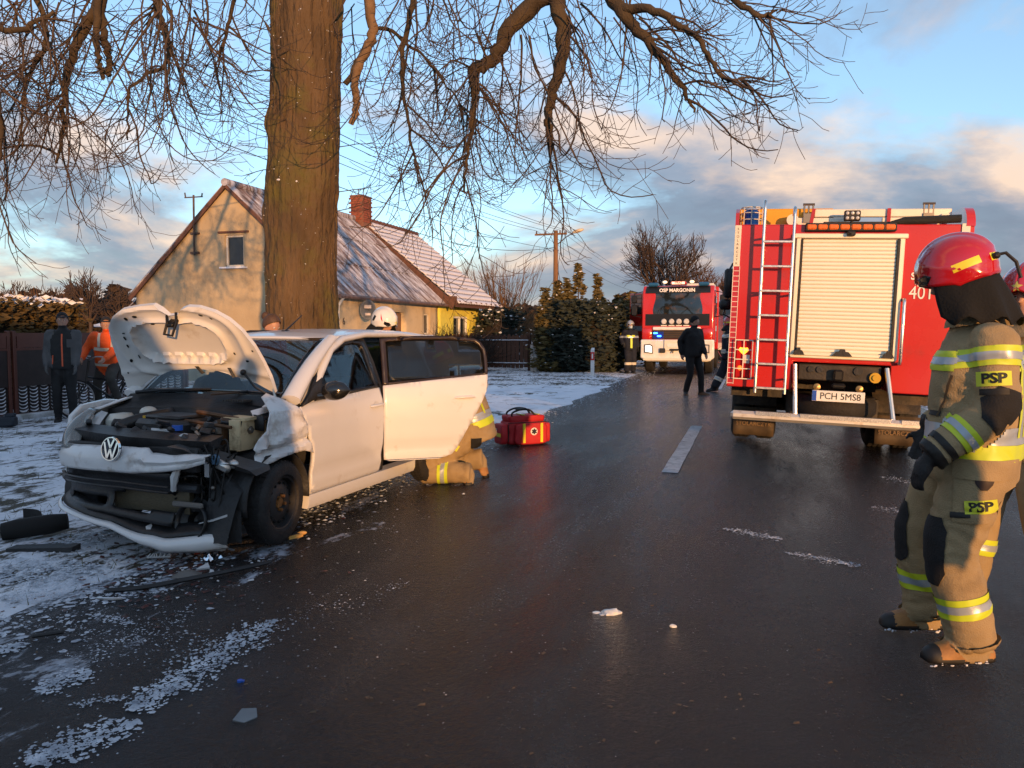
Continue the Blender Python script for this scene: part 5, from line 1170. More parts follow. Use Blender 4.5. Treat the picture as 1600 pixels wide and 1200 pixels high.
    def oval(x, l, cx, cl, rx, rl, p=3.2): return (abs((x - cx) / rx) ** p + abs((l - cl) / rl) ** p) ** (1 / p)
    def hood(x, l, off=0.0, relief=True):
        b = Vector((x, .25, 1.0)) + ld * l; s = (x + .09) / .70
        o = .055 * (1 - s * s) + .02 * math.sin(PI * max(0, min(1, l / .75)))
        o -= .05 * math.exp(-((x + .0) / .07) ** 2) * max(0, (l - .50) / .25)            # fold at the latch
        if relief:
            e = oval(x, l, -.08, .43, .40, .185); g = math.exp(-((e - 1.0) / .07) ** 2)
            o -= .030 * g                                                                       # raised ring towards the viewer
            e3 = oval(x, l, -.08, .42, .555, .30); o -= .022 * math.exp(-((e3 - 1.0) / .06) ** 2)
            if e < .97: o += .014
            if .245 < l < .315 and -.40 < x < .24: o -= .020 * (1 if math.sin(x * 60) > -.2 else 0)      # row of ribs
            o -= .012 * math.exp(-((l - .175 - .02 * math.cos(x * 3)) / .025) ** 2)
        return tuple(b + nd * (o + off))
    mb = MB(); mb.panel(ho, lambda x, l: hood(x, l), .0155); hd = mb.build('bonnet', mat('bonnet_inner_white', (.63, .61, .575), .42, var=.03, coat=.2, dirt=(.45, .39, .31), dirt_amt=.12, dirt_scale=6), C_, smooth=50)
    mb = MB(); mb.panel(ho, lambda x, l: hood(x, l, .028, False), .05); mb.build('outer_skin', white, hd, smooth=60)
    mb = MB(); n = len(ho)
    for i in range(n):
        a, b = ho[i], ho[(i + 1) % n]; mb.add([hood(*a), hood(*b), hood(*b, .028, False), hood(*a, .028, False)], [(0, 1, 2, 3)])
    mb.build('folded_edge', white, hd)
    hole_m = MATS['hole_black']
    mb = MB()
    for (x, l, rx_, rl_) in ((-.445, .64, .024, .024), (-.36, .655, .035, .018), (.24, .67, .032, .018), (.32, .65, .022, .022), (-.56, .47, .014, .028), (-.575, .40, .012, .025), (-.545, .515, .02, .010), (-.60, .28, .016, .022), (-.53, .30, .010, .030), (-.26, .575, .03, .010), (-.06, .585, .02, .008), (.47, .30, .022, .014), (-.69, .17, .012, .012), (.545, .38, .014, .014), (.36, .34, .012, .02)):
        rx_ *= .62; rl_ *= .62
        mb.add([tuple(Vector(hood(x + rx_ * math.cos(a), l + rl_ * math.sin(a))) - nd * .006) for a in [2 * PI * k / 12 for k in range(12)]], [tuple(range(12))])
    mb.build('access_hole_disc', hole_m, hd, smooth=0, kind='stuff')  # flat black discs paint the dark inside the bonnet openings
    mb = MB(); mb.add([hood(x, l, -.008, False) for x, l in ()], [])
    mb = MB(); P0 = Vector(hood(.0, .63)) - nd * .02
    mb.box((0, 0, 0), (.07, .03, .09), AX(P0, Vector((1, 0, 0)), ld, nd) , bev=.008); mb.tube([P0 + Vector((-.05, 0, .05)), P0 + Vector((-.02, -.03, .0)), P0 + Vector((-.04, -.04, -.08)), P0 + Vector((.03, -.04, -.09)), P0 + Vector((.05, -.02, .0)), P0 + Vector((.03, 0, .07))], .010, 6); mb.build('latch', mat('latch_black', (.02, .018, .016), .4, metal=.6), hd)
    mb = MB(); a = Vector(hood(.40, .21)) - nd * .02; b = Vector((.56, .22, 1.0)); mb.tube([a, a.lerp(b, .5) + Vector((0, -.02, -.02)), b], .008, 6); mb.ell(a, .022, 8, 6); mb.build('bonnet_stay', blk, hd)
    for x in (-.02, .28): mb = MB(); mb.loft([[tuple(Vector(hood(x - .03, .155, -.012))), tuple(Vector(hood(x + .0, .155, -.03))), tuple(Vector(hood(x + .02, .155, -.012)))], [tuple(Vector(hood(x - .045, .215, -.012))), tuple(Vector(hood(x - .02, .215, -.03))), tuple(Vector(hood(x - .01, .215, -.012)))]]); mb.build('rubber_buffer', blk, hd)
    return C_
def set_inward(o):
    """thickness towards the cabin"""
    n = sum((p.normal for p in o.data.polygons), Vector()); o.modifiers[0].offset = -1 if n.x > 0 else 1
car = make_car()
# ------------------------------------------------------------------ large fire engine seen from behind (frame: x right, y forward, rear face y = 0)
firered = mat('fire_red_paint', (0.50, 0.018, 0.014), .28, var=.05, scale=1.2, coat=.7, dirt=(.30, .03, .025), dirt_amt=.12, dirt_scale=2.0, rvar=.08)
dred = mat('deep_red_paint', (0.38, 0.012, 0.012), .3, var=.05, coat=.5)
cream = mat('cream_white_film', (.70, .66, .56), .45, var=.03)
slatm = mat('anodised_slat', (.80, .75, .60), .42, var=.04, metal=.25, scale=2)
dirtbk = mat('road_dirty_black', (.035, .03, .025), .7, var=.4, scale=6, dirt=(.10, .075, .05), dirt_amt=.4, dirt_scale=5, bump=.3, bscale=40)
def fire_engine():
    t = thing('fire_engine', 'large red fire engine seen from behind with a closed roller shutter and rear ladder', 'fire engine', (3.53, 8.3, 0), -RH)
    t.rotation_euler = (0, R(2.1), -RH)
    RX = Matrix.Rotation(PI / 2, 4, 'X')
    mb = MB(); poly = [(-1.253, .84), (-.575, .84), (-.575, 1.145), (.385, 1.145), (.385, .86), (1.06, .86), (1.06, 2.585), (1.03, 2.6), (-1.235, 2.6), (-1.253, 2.585)]
    mb.prism(poly, -4.6, 0, RX); body = mb.build('body', firered, t, smooth=30); bv = body.modifiers.new('edge', 'BEVEL'); bv.width = .012; bv.segments = 2
    mb = MB(); mb.box((-.095, .9, .98), (.95, .04, .36)); mb.box((-.1, 3.0, .6), (.9, 5.2, .3)); mb.build('chassis', dirtbk, t)
    # shutter: frame, slats one by one, latch bar
    mb = MB()
    for c, s in (((-.595, -.015, 1.83), (.05, .05, 1.26)), ((.405, -.015, 1.83), (.05, .05, 1.26)), ((-.095, -.02, 2.475), (1.10, .07, .05)), ((-.095, -.015, 1.205), (1.04, .05, .03))): mb.box(c, s, bev=.008)
    fr = mb.build('shutter_frame', slatm, t)
    mb = MB()
    for x in (-.562, .372): mb.box((x, -.025, 1.83), (.022, .035, 1.22))
    mb.build('shutter_seal', blk2, fr, kind='stuff')
    sl = MB(); pr_ = [(0, 0), (-.003, .002), (-.0055, .006), (-.006, .034), (-.003, .0385), (0, .0395)]
    sl.loft([[(x, y, z) for y, z in pr_] for x in (-.548, .358)]); n = 30; s0 = None
    for i in range(n):
        p = (0, -.012, 1.25 + i * .0398)
        if s0 is None: s0 = sl.build('slat', slatm, fr, smooth=40); s0.location = p
        else: copy_of(s0, 'slat', fr, p)
    mb = MB(); mb.box((-.095, -.005, 1.84), (.92, .006, 1.22)); mb.build('shutter_back', mat('slat_gap', (.25, .21, .14), .6), fr)
    mb = MB(); mb.box((-.095, -.035, 1.235), (.93, .03, .035), bev=.006); lb = mb.build('latch_bar', slatm, fr)
    for x, w in ((-.53, .12), (-.10, .2), (.34, .12)):
        mb = MB(); mb.prism([(-w / 2, 0), (w / 2, 0), (w / 2 * .6, .045), (w * .15, .05), (w * .12, .075), (-w * .12, .075), (-w * .15, .05), (-w / 2 * .6, .045)], 0, .03, AX((x, -.055, 1.225), Vector((1, 0, 0)), Vector((0, 0, 1)), Vector((0, -1, 0)))); mb.build('shutter_latch', blk2, fr)
    # rear access ladder
    lad = mat('bright_aluminium', 0)
    lg = MB(); lg.tube([(-.95, -.16, .80), (-.955, -.17, 2.74), (-.955, -.15, 2.82), (-.955, -.06, 2.84), (-.955, .05, 2.78)], .017, 10); lo = lg.build('ladder', lad, t, smooth=60)
    lg = MB(); lg.tube([(-.65, -.16, .80), (-.655, -.17, 2.68), (-.655, -.15, 2.75), (-.655, -.06, 2.77), (-.655, .05, 2.7)], .017, 10); lg.build('ladder_rail', lad, lo, smooth=60)
    rg = MB(); rg.box((0, 0, 0), (.30, .045, .024), bev=.004); r0 = None
    for i in range(7):
        p = (-.802, -.168, .855 + i * .2575)
        if r0 is None: r0 = rg.build('rung', mat('ribbed_aluminium', (.66, .66, .65), .4, 1, var=.3, scale=60), lo); r0.location = p
        else: copy_of(r0, 'rung', lo, p)
    mb = MB()
    for x in (-.952, -.652):
        for z in (.95, 1.85, 2.45): mb.cyl((x, -.16, z), (x, .0, z), .012, n=8)
    mb.build('ladder_bracket', blk2, lo, kind='stuff')
    # reflective contour tape: frames of small squares, white name strip above
    mb = MB(); mb.box((-1.218, -.006, 2.37), (.066, .01, .44)); st = mb.build('name_strip', cream, t)
    for i, c in enumerate('STOLARCZYK'): lettering(c, .036, mat('strip_print', (.12, .10, .09), .6), st, AX((-1.218, -.0125, 2.55 - i * .041), Vector((1, 0, 0)), Vector((0, 0, 1)), Vector((0, -1, 0))), 'letter', ext=.001)
    mb = MB(); mb.box((-1.215, -.004, 1.51), (.070, .008, 1.28)); tp = mb.build('contour_tape', mat('tape_red', (.42, .03, .05), .3), t)
    mb = MB()
    for x in (-1.248, -1.182): mb.box((x, -.011, 1.51), (.006, .006, 1.28))
    for i in range(24): mb.box((-1.215, -.011, .88 + i * .0555), (.066, .006, .006))
    mb.build('tape_lines', mat('tape_white', (.75, .68, .62), .4), tp, kind='stuff')
    # tail lamp with wire guard
    mb = MB(); mb.box((-1.09, -.012, 1.145), (.165, .03, .40), bev=.012); tl = mb.build('tail_lamp', mat('red_lens', (.4, .01, .01), .15), t)
    mb = MB(); mb.prism([(0, -.045), (.055, .01), (.04, .04), (.012, .035), (0, .05), (-.012, .035), (-.04, .04), (-.055, .01)], 0, .012, AX((-1.09, -.028, 1.235), Vector((1, 0, 0)), Vector((0, 0, 1)), Vector((0, -1, 0)))); mb.build('indicator', mat('amber_lit', (.9, .5, .05), .3, emit=(1.0, .45, .04), estr=1.6), tl)
    mb = MB(); mb.box((-1.055, -.03, 1.15), (.06, .012, .09)); mb.build('reverse_lens', mat('clear_lens', (.55, .55, .55), .1), tl)
    mb = MB(); mb.ell((-1.12, -.035, 1.05), (.028, .012, .028), 10, 6); mb.build('brake_bulb', mat('orange_spot', (.9, .25, .03), .3, emit=(1, .2, .02), estr=.8), tl)
    mb = MB()
    for x in (-1.18, -1.09, -1.0): mb.box((x, -.055, 1.145), (.010, .012, .43))
    for z in (.935, 1.045, 1.145, 1.25, 1.355): mb.box((-1.09, -.056, z), (.19, .012, .010))
    mb.build('lamp_guard', cream, tl, kind='stuff')
    # amber warning bar, camera, work lamp
    mb = MB(); mb.box((-.10, -.03, 2.565), (.88, .07, .085), bev=.01); ab = mb.build('warning_bar', blk2, t)
    lm = MB(); lm.box((0, 0, 0), (.094, .03, .055), bev=.012); l0 = None
    for i in range(8):
        p = (-.478 + .108 * i, -.062, 2.565)
        if l0 is None: l0 = lm.build('amber_lamp', mat('amber_lens', (.75, .17, .03), .2, var=.25, scale=60), ab); l0.location = p
        else: copy_of(l0, 'amber_lamp', ab, p)
    mb = MB(); mb.box((-.09, -.06, 2.495), (.08, .09, .05), bev=.01); mb.cyl((-.11, -.10, 2.49), (-.11, -.115, 2.485), .018, n=10); mb.build('rear_camera', blk, t)
    mb = MB(); mb.box((-.075, .10, 2.70), (.16, .06, .11), bev=.01); mb.cyl((-.075, .1, 2.6), (-.075, .1, 2.65), .015); wl_ = mb.build('work_lamp', blk2, t)
    for i in range(6): mb = MB(); mb.ell((-.125 + .05 * (i % 3), .068, 2.725 - .05 * (i // 3)), (.018, .008, .018), 10, 6); mb.build('led', mat('clear_lens', 0), wl_)
    # blue beacon in its cage, yellow equipment box, roof ladder, hose roll
    mb = MB(); mb.lathe([(.001, 0), (.085, 0), (.085, .02), (.078, .03), (.076, .15), (.06, .17), (.001, .175)], 20, MX((-1.09, .12, 2.6))); bc = mb.build('beacon', mat('blue_dome', (.01, .06, .32), .12, trans=.25, ior=1.4), t, smooth=50)
    mb = MB()
    for k in range(8): a = k * PI / 4; mb.tube([(-1.09 + .11 * math.cos(a), .12 + .11 * math.sin(a), 2.6), (-1.09 + .11 * math.cos(a), .12 + .11 * math.sin(a), 2.79), (-1.09, .12, 2.81)], .005, 4)
    for z in (2.66, 2.73, 2.79): mb.tube([(-1.09 + .11 * math.cos(a), .12 + .11 * math.sin(a), z) for a in [k * PI / 8 for k in range(17)]], .005, 4)
    mb.build('beacon_cage', cream, bc, kind='stuff')
    mb = MB(); mb.box((-.73, .9, 2.715), (1.0, 1.0, .22), bev=.015); mb.build('equipment_box', mat('yellow_box_paint', (.72, .34, .02), .45, var=.06), t)
    lw = mat('ladder_cream', (.72, .68, .58), .45, var=.06, metal=.2)
    ld_ = MB(); ld_.box((.23, .30, 2.755), (1.34, .05, .085), bev=.008); rl = ld_.build('roof_ladder', lw, t)
    mb = MB(); mb.box((-.36, .30, 2.665), (.5, .05, .08), bev=.006); mb.build('ladder_section', lw, rl); mb = MB(); mb.box((.55, .30, 2.665), (.62, .05, .085), bev=.006); mb.build('ladder_section', lw, rl)
    mb = MB(); mb.cyl((-.66, .24, 2.68), (-.66, .32, 2.68), .062, n=20); mb.build('ladder_roller', lw, rl); mb = MB(); mb.cyl((.84, .24, 2.69), (.84, .32, 2.69), .055, n=20); mb.build('ladder_roller', lw, rl)
    mb = MB()
    for x in (-.46, .30): mb.box((0, 0, 0), (.035, .02, .20), MX((x, .26, 2.70), ry=R(8 if x < 0 else 0)))
    mb.build('red_strap', dred, rl, kind='stuff')
    for x in (-.50, .68):
        mb = MB()
        for q in (-.045, 0, .045): mb.tube([(x + q, .28, 2.66), (x + q, .28, 2.85)], .010, 6)
        mb.tube([(x - .06, .28, 2.85), (x + .06, .28, 2.85)], .014, 6); mb.box((x, .27, 2.70), (.10, .03, .10)); mb.build('ladder_clamp', mat('clamp_steel', (.25, .22, .18), .4, .8), rl)
    mb = MB(); mb.tube([(.30, .08, 2.62), (.42, .02, 2.635), (.93, .0, 2.655)], [.022, .042, .042], 10); mb.build('suction_hose', mat('hose_black', (.02, .02, .016), .6, bump=.6, bscale=60, stretch=(12, 1, 1)), t)
    mb = MB(); mb.box((.1, .5, 2.615), (.9, .8, .05)); mb.build('roof_tray', blk2, t)
    # corner fairings
    mb = MB(); mb.loft([[(x, y, z) for y, z in [(-.02 + .28 * (1 - math.cos(a)), 2.58 + .22 * math.sin(a)) for a in [PI / 2 * k / 6 for k in range(7)]] + [(3.0, 2.8), (3.0, 2.58)]] for x in (.98, 1.06)]); mb.build('roof_fairing', firered, t)
    mb = MB(); mb.loft([[(x, y, z) for y, z in ((-.01, 2.58), (.0, 2.72), (.12, 2.78), (3, 2.78), (3, 2.58))] for x in (-1.253, -1.215)]); mb.build('roof_fairing', dred, t)
    mb = MB(); mb.box((.98, -.008, 2.53), (.075, .012, .15)); mb.build('corner_plate', cream, t)
    # grab handle, lettering
    mb = MB(); mb.tube([(.455, 0, 1.83), (.455, -.07, 1.83), (.455, -.085, 1.80), (.455, -.085, 1.20), (.455, -.07, 1.17), (.455, 0, 1.17)], .017, 10); gh = mb.build('grab_handle', lad, t, smooth=60)
    wlm = mat('white_lettering', (.78, .74, .68), .4)
    FA = lambda x, z: AX((x, -.005, z), Vector((1, 0, 0)), Vector((0, 0, 1)), Vector((0, -1, 0)))
    lettering('401', .19, wlm, t, FA(.50, 1.90), 'fleet_number', align='LEFT', sx=.82, bold=.0)
    lettering('STRAŻ', .10, wlm, t, FA(.51, 2.07), 'lettering', align='LEFT', bold=.003)
    lettering('POŻARNA', .045, wlm, t, FA(.55, 2.0), 'lettering', align='LEFT')
    # plate, towing gear
    mb = MB(); mb.box((-.105, -.02, .795), (.52, .015, .115), bev=.004); pt = mb.build('number_plate', mat('plate_white', (.72, .72, .70), .35, dirt=(.4, .37, .3), dirt_amt=.15, dirt_scale=12), t)
    mb = MB(); mb.box((-.342, -.029, .795), (.042, .004, .108)); mb.build('plate_band', mat('plate_blue', (.02, .08, .4), .35), pt)
    lettering('PCH 5MS8', .098, mat('plate_black', (.01, .01, .01), .4), pt, AX((-.085, -.029, .793), Vector((1, 0, 0)), Vector((0, 0, 1)), Vector((0, -1, 0))), 'plate_text', bold=.0, sx=.93)
    mb = MB(); mb.box((-.105, .1, 1.04), (.82, .12, .17), bev=.01); cm = mb.build('cross_member', dirtbk, t)
    mb = MB(); mb.box((-.12, -.02, 1.02), (.10, .10, .12), bev=.02); mb.box((-.11, .0, .91), (.14, .12, .05), bev=.02); mb.build('tow_coupling', mat('hitch_black', (.015, .014, .013), .5, metal=.4), cm)
    for x in (-.39, -.30, .08): mb = MB(); mb.cyl((x, .045, 1.07), (x, .02, 1.07), .035 if x < 0 else .045, n=14); mb.build('socket', blk2, cm)
    mb = MB(); mb.cyl((.245, .045, 1.01), (.245, .0, 1.01), .055, n=18); mb.cyl((.245, .0, 1.01), (.245, -.02, 1.01), .03, n=14); mb.build('air_coupling', mat('yellow_cap', (.5, .3, .02), .4), cm)
    for x in (-.32, .10): mb = MB(); mb.lathe([(.03, -.02), (.04, .0), (.036, .02), (.001, .03)], 14, AX((x, .02, .885), Vector((1, 0, 0)), Vector((0, 0, 1)), Vector((0, -1, 0)))); mb.build('plate_lamp', mat('dirty_brass', (.3, .2, .08), .4, .6), cm)
    # underrun bar with tread plates and stays
    mb = MB(); mb.box((-.05, -.11, .545), (2.28, .09, .095), bev=.03); ub = mb.build('underrun_bar', mat('bare_bar', (.68, .66, .62), .4, .6, var=.08, dirt=(.4, .3, .2), dirt_amt=.2, dirt_scale=6), t)
    tpm = mat('tread_plate', (.7, .7, .69), .32, .9, var=.25, scale=90)
    for x0, x1 in ((-.93, -.57), (-.48, .40), (.5, .9)): mb = MB(); mb.box(((x0 + x1) / 2, -.11, .594), (x1 - x0, .085, .008)); mb.box(((x0 + x1) / 2, -.157, .575), (x1 - x0, .006, .04)); mb.build('tread_strip', tpm, ub, kind='stuff')
    for x0, x1 in ((-.555, -.525), (.345, .43)): mb = MB(); mb.tube([(x0, -.02, 1.12), (x1, -.09, .58)], .024, 8); mb.build('bar_stay', lad, ub)
    # spare tyre, mudguards with flaps, wheels
    mb = MB(); mb.lathe([(.25, -.1), (.42, -.11), (.46, -.06), (.46, .06), (.42, .11), (.25, .1)], 36, MX((-.1, .55, .66))); mb.build('spare_tyre', rub, t, smooth=50)
    for x in (-.93, .75):
        mb = MB(); mb.grid(lambda u, v, x=x: (x - .27 + .54 * v, 2.3 + .62 * math.cos(PI * (1 - u)), .50 + .56 * math.sin(PI * u) * (.6 if u < 1 else 1)), 16, 2); mb.box((x, .4, .79), (.55, .06, .14)); g = mb.build('mudguard', dirtbk, t, kind='stuff')
        mb = MB(); mb.grid(lambda u, v, x=x: (x - .25 + .5 * u, 1.55 + .02 * math.sin(u * 4), .12 + .36 * v), 6, 4); fl = mb.build('mud_flap', mat('brown_mud_rubber', (.07, .05, .03), .7, var=.4, scale=6), t, solid=.01)
        lettering('STOLARCZYK', .075, mat('flap_print', (.22, .14, .07), .7), fl, AX((x, 1.53, .27), Vector((1, 0, 0)), Vector((0, 0, 1)), Vector((0, -1, 0))), 'lettering', sx=.92)
        for q in (-.15, .15): wheel(t, (x + q, 2.3, .48), 1 if x > 0 else -1, dirtbk, r=.48, w=.26)
    mb = MB(); mb.tube([(-.95, 2.3, .48), (.75, 2.3, .48)], .09, 10); mb.ell((-.1, 2.3, .48), (.22, .2, .2), 12, 8); mb.build('rear_axle', dirtbk, t)
    for x in (-1.0, .82): wheel(t, (x, 6.2, .48), 1 if x > 0 else -1, dirtbk, r=.48, w=.28)
    # side of the body: shutters hint and tape, cab in front with mirrors
    mb = MB(); mb.prism([(4.75, .55), (7.0, .55), (7.1, 1.3), (6.85, 2.75), (4.75, 2.75)], -1.06, 1.253, Matrix(((0, 0, -1, 0), (1, 0, 0, 0), (0, 1, 0, 0), (0, 0, 0, 1)))); cb = mb.build('cab', firered, t, smooth=30)
    for k in (0, 1):
        sx = -1.25 if k == 0 else 1.06; sg = -1 if k == 0 else 1
        mb = MB(); mb.tube([(sx, 6.7, 2.75), (sx + sg * .18, 6.55, 2.7), (sx + sg * .22, 6.5, 2.6)], .02, 6); mb.box((sx + sg * .22, 6.5, 2.33), (.20, .11, .55), bev=.04); mb.box((sx + sg * .27, 6.5, 1.93), (.24, .13, .20), bev=.05); mb.tube([(sx + sg * .22, 6.5, 2.1), (sx + sg * .3, 6.5, 1.75), (sx, 6.7, 1.6)], .018, 6); m_ = mb.build('mirror', blk, cb, smooth=50)
    return t
fire_engine()
# ------------------------------------------------------------------ fire engine facing the camera
def front_engine():
    o = at(1057, 587, 27.2); o.z = 0; t = thing('fire_engine', 'oncoming red and white fire engine with blue flashing lights stopped on the road', 'fire engine', o, -RH)
    wh = mat('engine_white_paint', (.74, .72, .68), .32, coat=.4, dirt=(.45, .4, .33), dirt_amt=.12)
    mb = MB(); mb.prism([(-.0, 1.18), (2.2, 1.18), (2.2, 3.02), (.35, 3.05), (.12, 2.85), (.02, 2.0)], -1.22, 1.22, Matrix(((0, 0, 1, 0), (1, 0, 0, 0), (0, 1, 0, 0), (0, 0, 0, 1)))); cb = mb.build('cab', firered, t, smooth=30); bv = cb.modifiers.new('edge', 'BEVEL'); bv.width = .05; bv.segments = 3
    slope = lambda z: interp([(1.2, 0.0), (2.0, .02), (2.85, .12), (3.05, .35)], z)
    mb = MB(); mb.panel([(-1.06, 2.04), (1.06, 2.04), (1.03, 2.80), (-1.03, 2.80)], lambda x, z: (x, slope(z) - .02 + .06 * (abs(x) / 1.06) ** 4, z), .12); ws = mb.build('windscreen', mat('dark_windscreen', (.012, .016, .018), .04, spec=.9, dirt=(.10, .05, .02), dirt_amt=.3, dirt_scale=3.2), t, smooth=60)
    mb = MB(); mb.panel([(-1.10, 2.78), (1.10, 2.78), (1.08, 3.02), (-1.08, 3.02)], lambda x, z: (x, slope(z) - .045, z), .12); hb = mb.build('header_panel', mat('black_film', (.012, .012, .013), .3), t)
    lettering('OSP MARGONIN', .165, mat('header_white', (.85, .82, .75), .4), hb, AX((-.02, .035, 2.87), Vector((1, 0, 0)), Vector((0, .1, .99)), Vector((0, -.99, .1))), 'lettering', bold=.005, sx=.98)
    mb = MB(); mb.panel([(-1.08, 1.66), (1.08, 1.66), (1.08, 2.06), (-1.08, 2.06)], lambda x, z: (x, slope(z) - .03, z), .2); bp_ = mb.build('front_panel', mat('black_film', 0), t)
    for x in (-.45, -.19, .06, .31):
        mb = MB(); mb.lathe([(.001, -.06), (.07, -.06), (.095, -.03), (.09, .03)], 18, AX((x, -.05, 1.80), Vector((1, 0, 0)), Vector((0, 0, 1)), Vector((0, 1, 0)))); l_ = mb.build('driving_lamp', mat('lamp_glass', (.62, .60, .58), .15, dirt=(.1, .09, .08), dirt_amt=.3, dirt_scale=25), bp_)
        mb = MB(); mb.box((x + .0, -.03, 1.66), (.2, .03, .04)); mb.build('marker_lens', cream, bp_)
    mb = MB(); mb.box((-.02, -.03, 1.56), (1.62, .05, .11), bev=.02); mb.build('white_stripe', wh, t)
    mb = MB(); mb.box((0, -.02, 1.35), (1.75, .05, .30), bev=.02); g = mb.build('grille', mat('grille_brown', (.05, .03, .02), .5), t)
    for i in range(4): mb = MB(); mb.box((0, -.055, 1.24 + .075 * i), (1.7, .03, .03)); mb.build('grille_bar', blk2, g)
    for sx in (-1, 1): mb = MB(); mb.box((sx * 1.03, -.02, 1.38), (.36, .07, .40), bev=.06); mb.build('corner_panel', firered, t, smooth=50)
    for sx, q in ((-1, (-.73, 1.40)), (-1, (-.60, 1.30)), (1, (.66, 1.36))):
        mb = MB(); mb.box((q[0], -.08, q[1]), (.14, .04, .05), bev=.015); mb.build('blue_strobe', mat('blue_strobe_lit', (.02, .1, .9), .3, emit=(.02, .16, 1.0), estr=16), t)
    mb = MB(); mb.box((-.63, -.06, 1.33), (.36, .03, .26), bev=.03); mb.build('strobe_housing', mat('blue_film', (.01, .03, .22), .3), t)
    # white bumper with lamps and winch plate
    mb = MB(); mb.prism([(-1.25, .55), (-1.05, .42), (1.05, .42), (1.25, .55), (1.24, 1.18), (-1.24, 1.18)], -.08, .35, Matrix(((1, 0, 0, 0), (0, 0, 1, 0), (0, 1, 0, 0), (0, 0, 0, 1)))); bu = mb.build('bumper', wh, t, smooth=30); bv = bu.modifiers.new('edge', 'BEVEL'); bv.width = .04; bv.segments = 2
    mb = MB(); mb.box((0, -.10, .50), (2.3, .06, .10), bev=.02); mb.build('bumper_step', cream, bu)
    for sx in (-1, 1):
        mb = MB(); mb.prism([(-.15, -.14), (.15, -.17), (.13, .10), (.04, .17), (-.15, .15)], 0, .03, AX((sx * .95, -.09, .86), Vector((-sx, 0, 0)), Vector((0, 0, 1)), Vector((0, -1, 0)))); h = mb.build('headlight', mat('headlamp_dark', (.12, .12, .12), .2), bu)
        mb = MB(); mb.prism([(-.11, -.10), (.11, -.13), (.10, .07), (.03, .12), (-.11, .11)], 0, .012, AX((sx * .95, -.122, .86), Vector((-sx, 0, 0)), Vector((0, 0, 1)), Vector((0, -1, 0)))); mb.build('lens', mat('headlamp_lit', (.9, .85, .75), .3, emit=(1, .88, .7), estr=2.2 ) if sx < 0 else mat('headlamp_unlit', (.6, .58, .55), .2), h)
    mb = MB(); mb.box((-.08, -.11, .98), (.70, .06, .38), bev=.02); wp = mb.build('winch_plate', cream, bu)
    mb = MB(); mb.box((-.08, -.145, .985), (.50, .012, .11)); np_ = mb.build('number_plate', mat('plate_white', 0), wp)
    mb = MB(); mb.box((-.08, -.15, .83), (.30, .05, .07), bev=.01); mb.cyl((-.12, -.16, .80), (-.12, -.2, .72), .02); mb.box((-.48, -.14, .80), (.2, .06, .16), bev=.02); mb.build('winch', blk2, wp, kind='stuff')
    # roof lights
    for sx in (-1, 1):
        mb = MB(); mb.box((sx * .86, .35, 3.09), (.36, .3, .13), bev=.04); mb.build('blue_beacon', mat('blue_lens', (.02, .10, .22), .2), t)
        mb = MB(); mb.ell((sx * .46, .25, 3.17), (.08, .06, .05), 12, 8); mb.build('spot_lamp', mat('warm_lamp_lit', (.9, .7, .5), .3, emit=(1, .7, .4), estr=1.6), t)
    mb = MB(); mb.box((-.0, .28, 3.13), (.56, .2, .12), bev=.05); sb = mb.build('sign_lamp', mat('sign_red', (.5, .02, .03), .35), t)
    mb = MB(); mb.box((0, .172, 3.13), (.44, .012, .085)); sp_ = mb.build('sign_face', mat('sign_lit', (.9, .75, .6), .4, emit=(1, .72, .5), estr=.9), sb)
    lettering('STRAŻ', .085, dred, sp_, AX((0, .163, 3.13), Vector((1, 0, 0)), Vector((0, 0, 1)), Vector((0, -1, 0))), 'lettering', bold=.003)
    mb = MB(); mb.tube([(.0, .6, 3.1), (.02, .65, 4.9)], [.012, .005], 5); mb.build('radio_aerial', blk, t)
    # box body
    mb = MB(); mb.box((.03, 4.8, 1.95), (2.5, 5.0, 2.3), bev=.03); mb.build('body', firered, t); mb = MB(); mb.box((.6, 3.2, 3.17), (1.0, 1.5, .14), bev=.03); mb.build('roof_locker', mat('ladder_cream', 0), t)
    mb = MB(); mb.box((0, 4, .75), (1.0, 7, .3)); mb.build('chassis', dirtbk, t)
    # doors: near one ajar, stripes, mirrors
    for sx in (-1, 1):
        mb = MB(); T = MX((sx * 1.23, .45, 0), rz=sx * R(-38) if sx < 0 else 0)
        mb.box((0, .45, 1.95), (.05, .95, 1.75), T, bev=.02); d = mb.build('door', firered, t)
        mb = MB(); mb.box((sx * .03, .45, 2.42), (.012, .75, .68), T); mb.build('window', MATS['dark_windscreen'], d)
        mb = MB(); mb.box((sx * .03, .45, 1.56), (.014, .93, .18), T); mb.build('silver_band', mat('silver_film', (.5, .54, .58), .3, .3), d)
        mx = sx * 1.5
        mb = MB(); mb.tube([(sx * 1.2, .25, 2.85), (mx, .15, 2.78), (mx, .12, 2.0), (sx * 1.2, .2, 1.95)], .022, 6); mb.box((mx, .12, 2.58), (.19, .1, .26), bev=.03); mb.box((mx, .12, 2.2), (.21, .1, .38), bev=.03); mb.build('mirror', blk, t, smooth=40)
        wheel(t, (sx * 1.03, 1.0, .5), sx, dirtbk, r=.5, w=.30); wheel(t, (sx * 1.0, 5.2, .5), sx, dirtbk, r=.5, w=.30)
    mb = MB(); mb.box((0, .8, .55), (1.5, .3, .3), bev=.05); mb.build('front_axle', dirtbk, t)
front_engine()
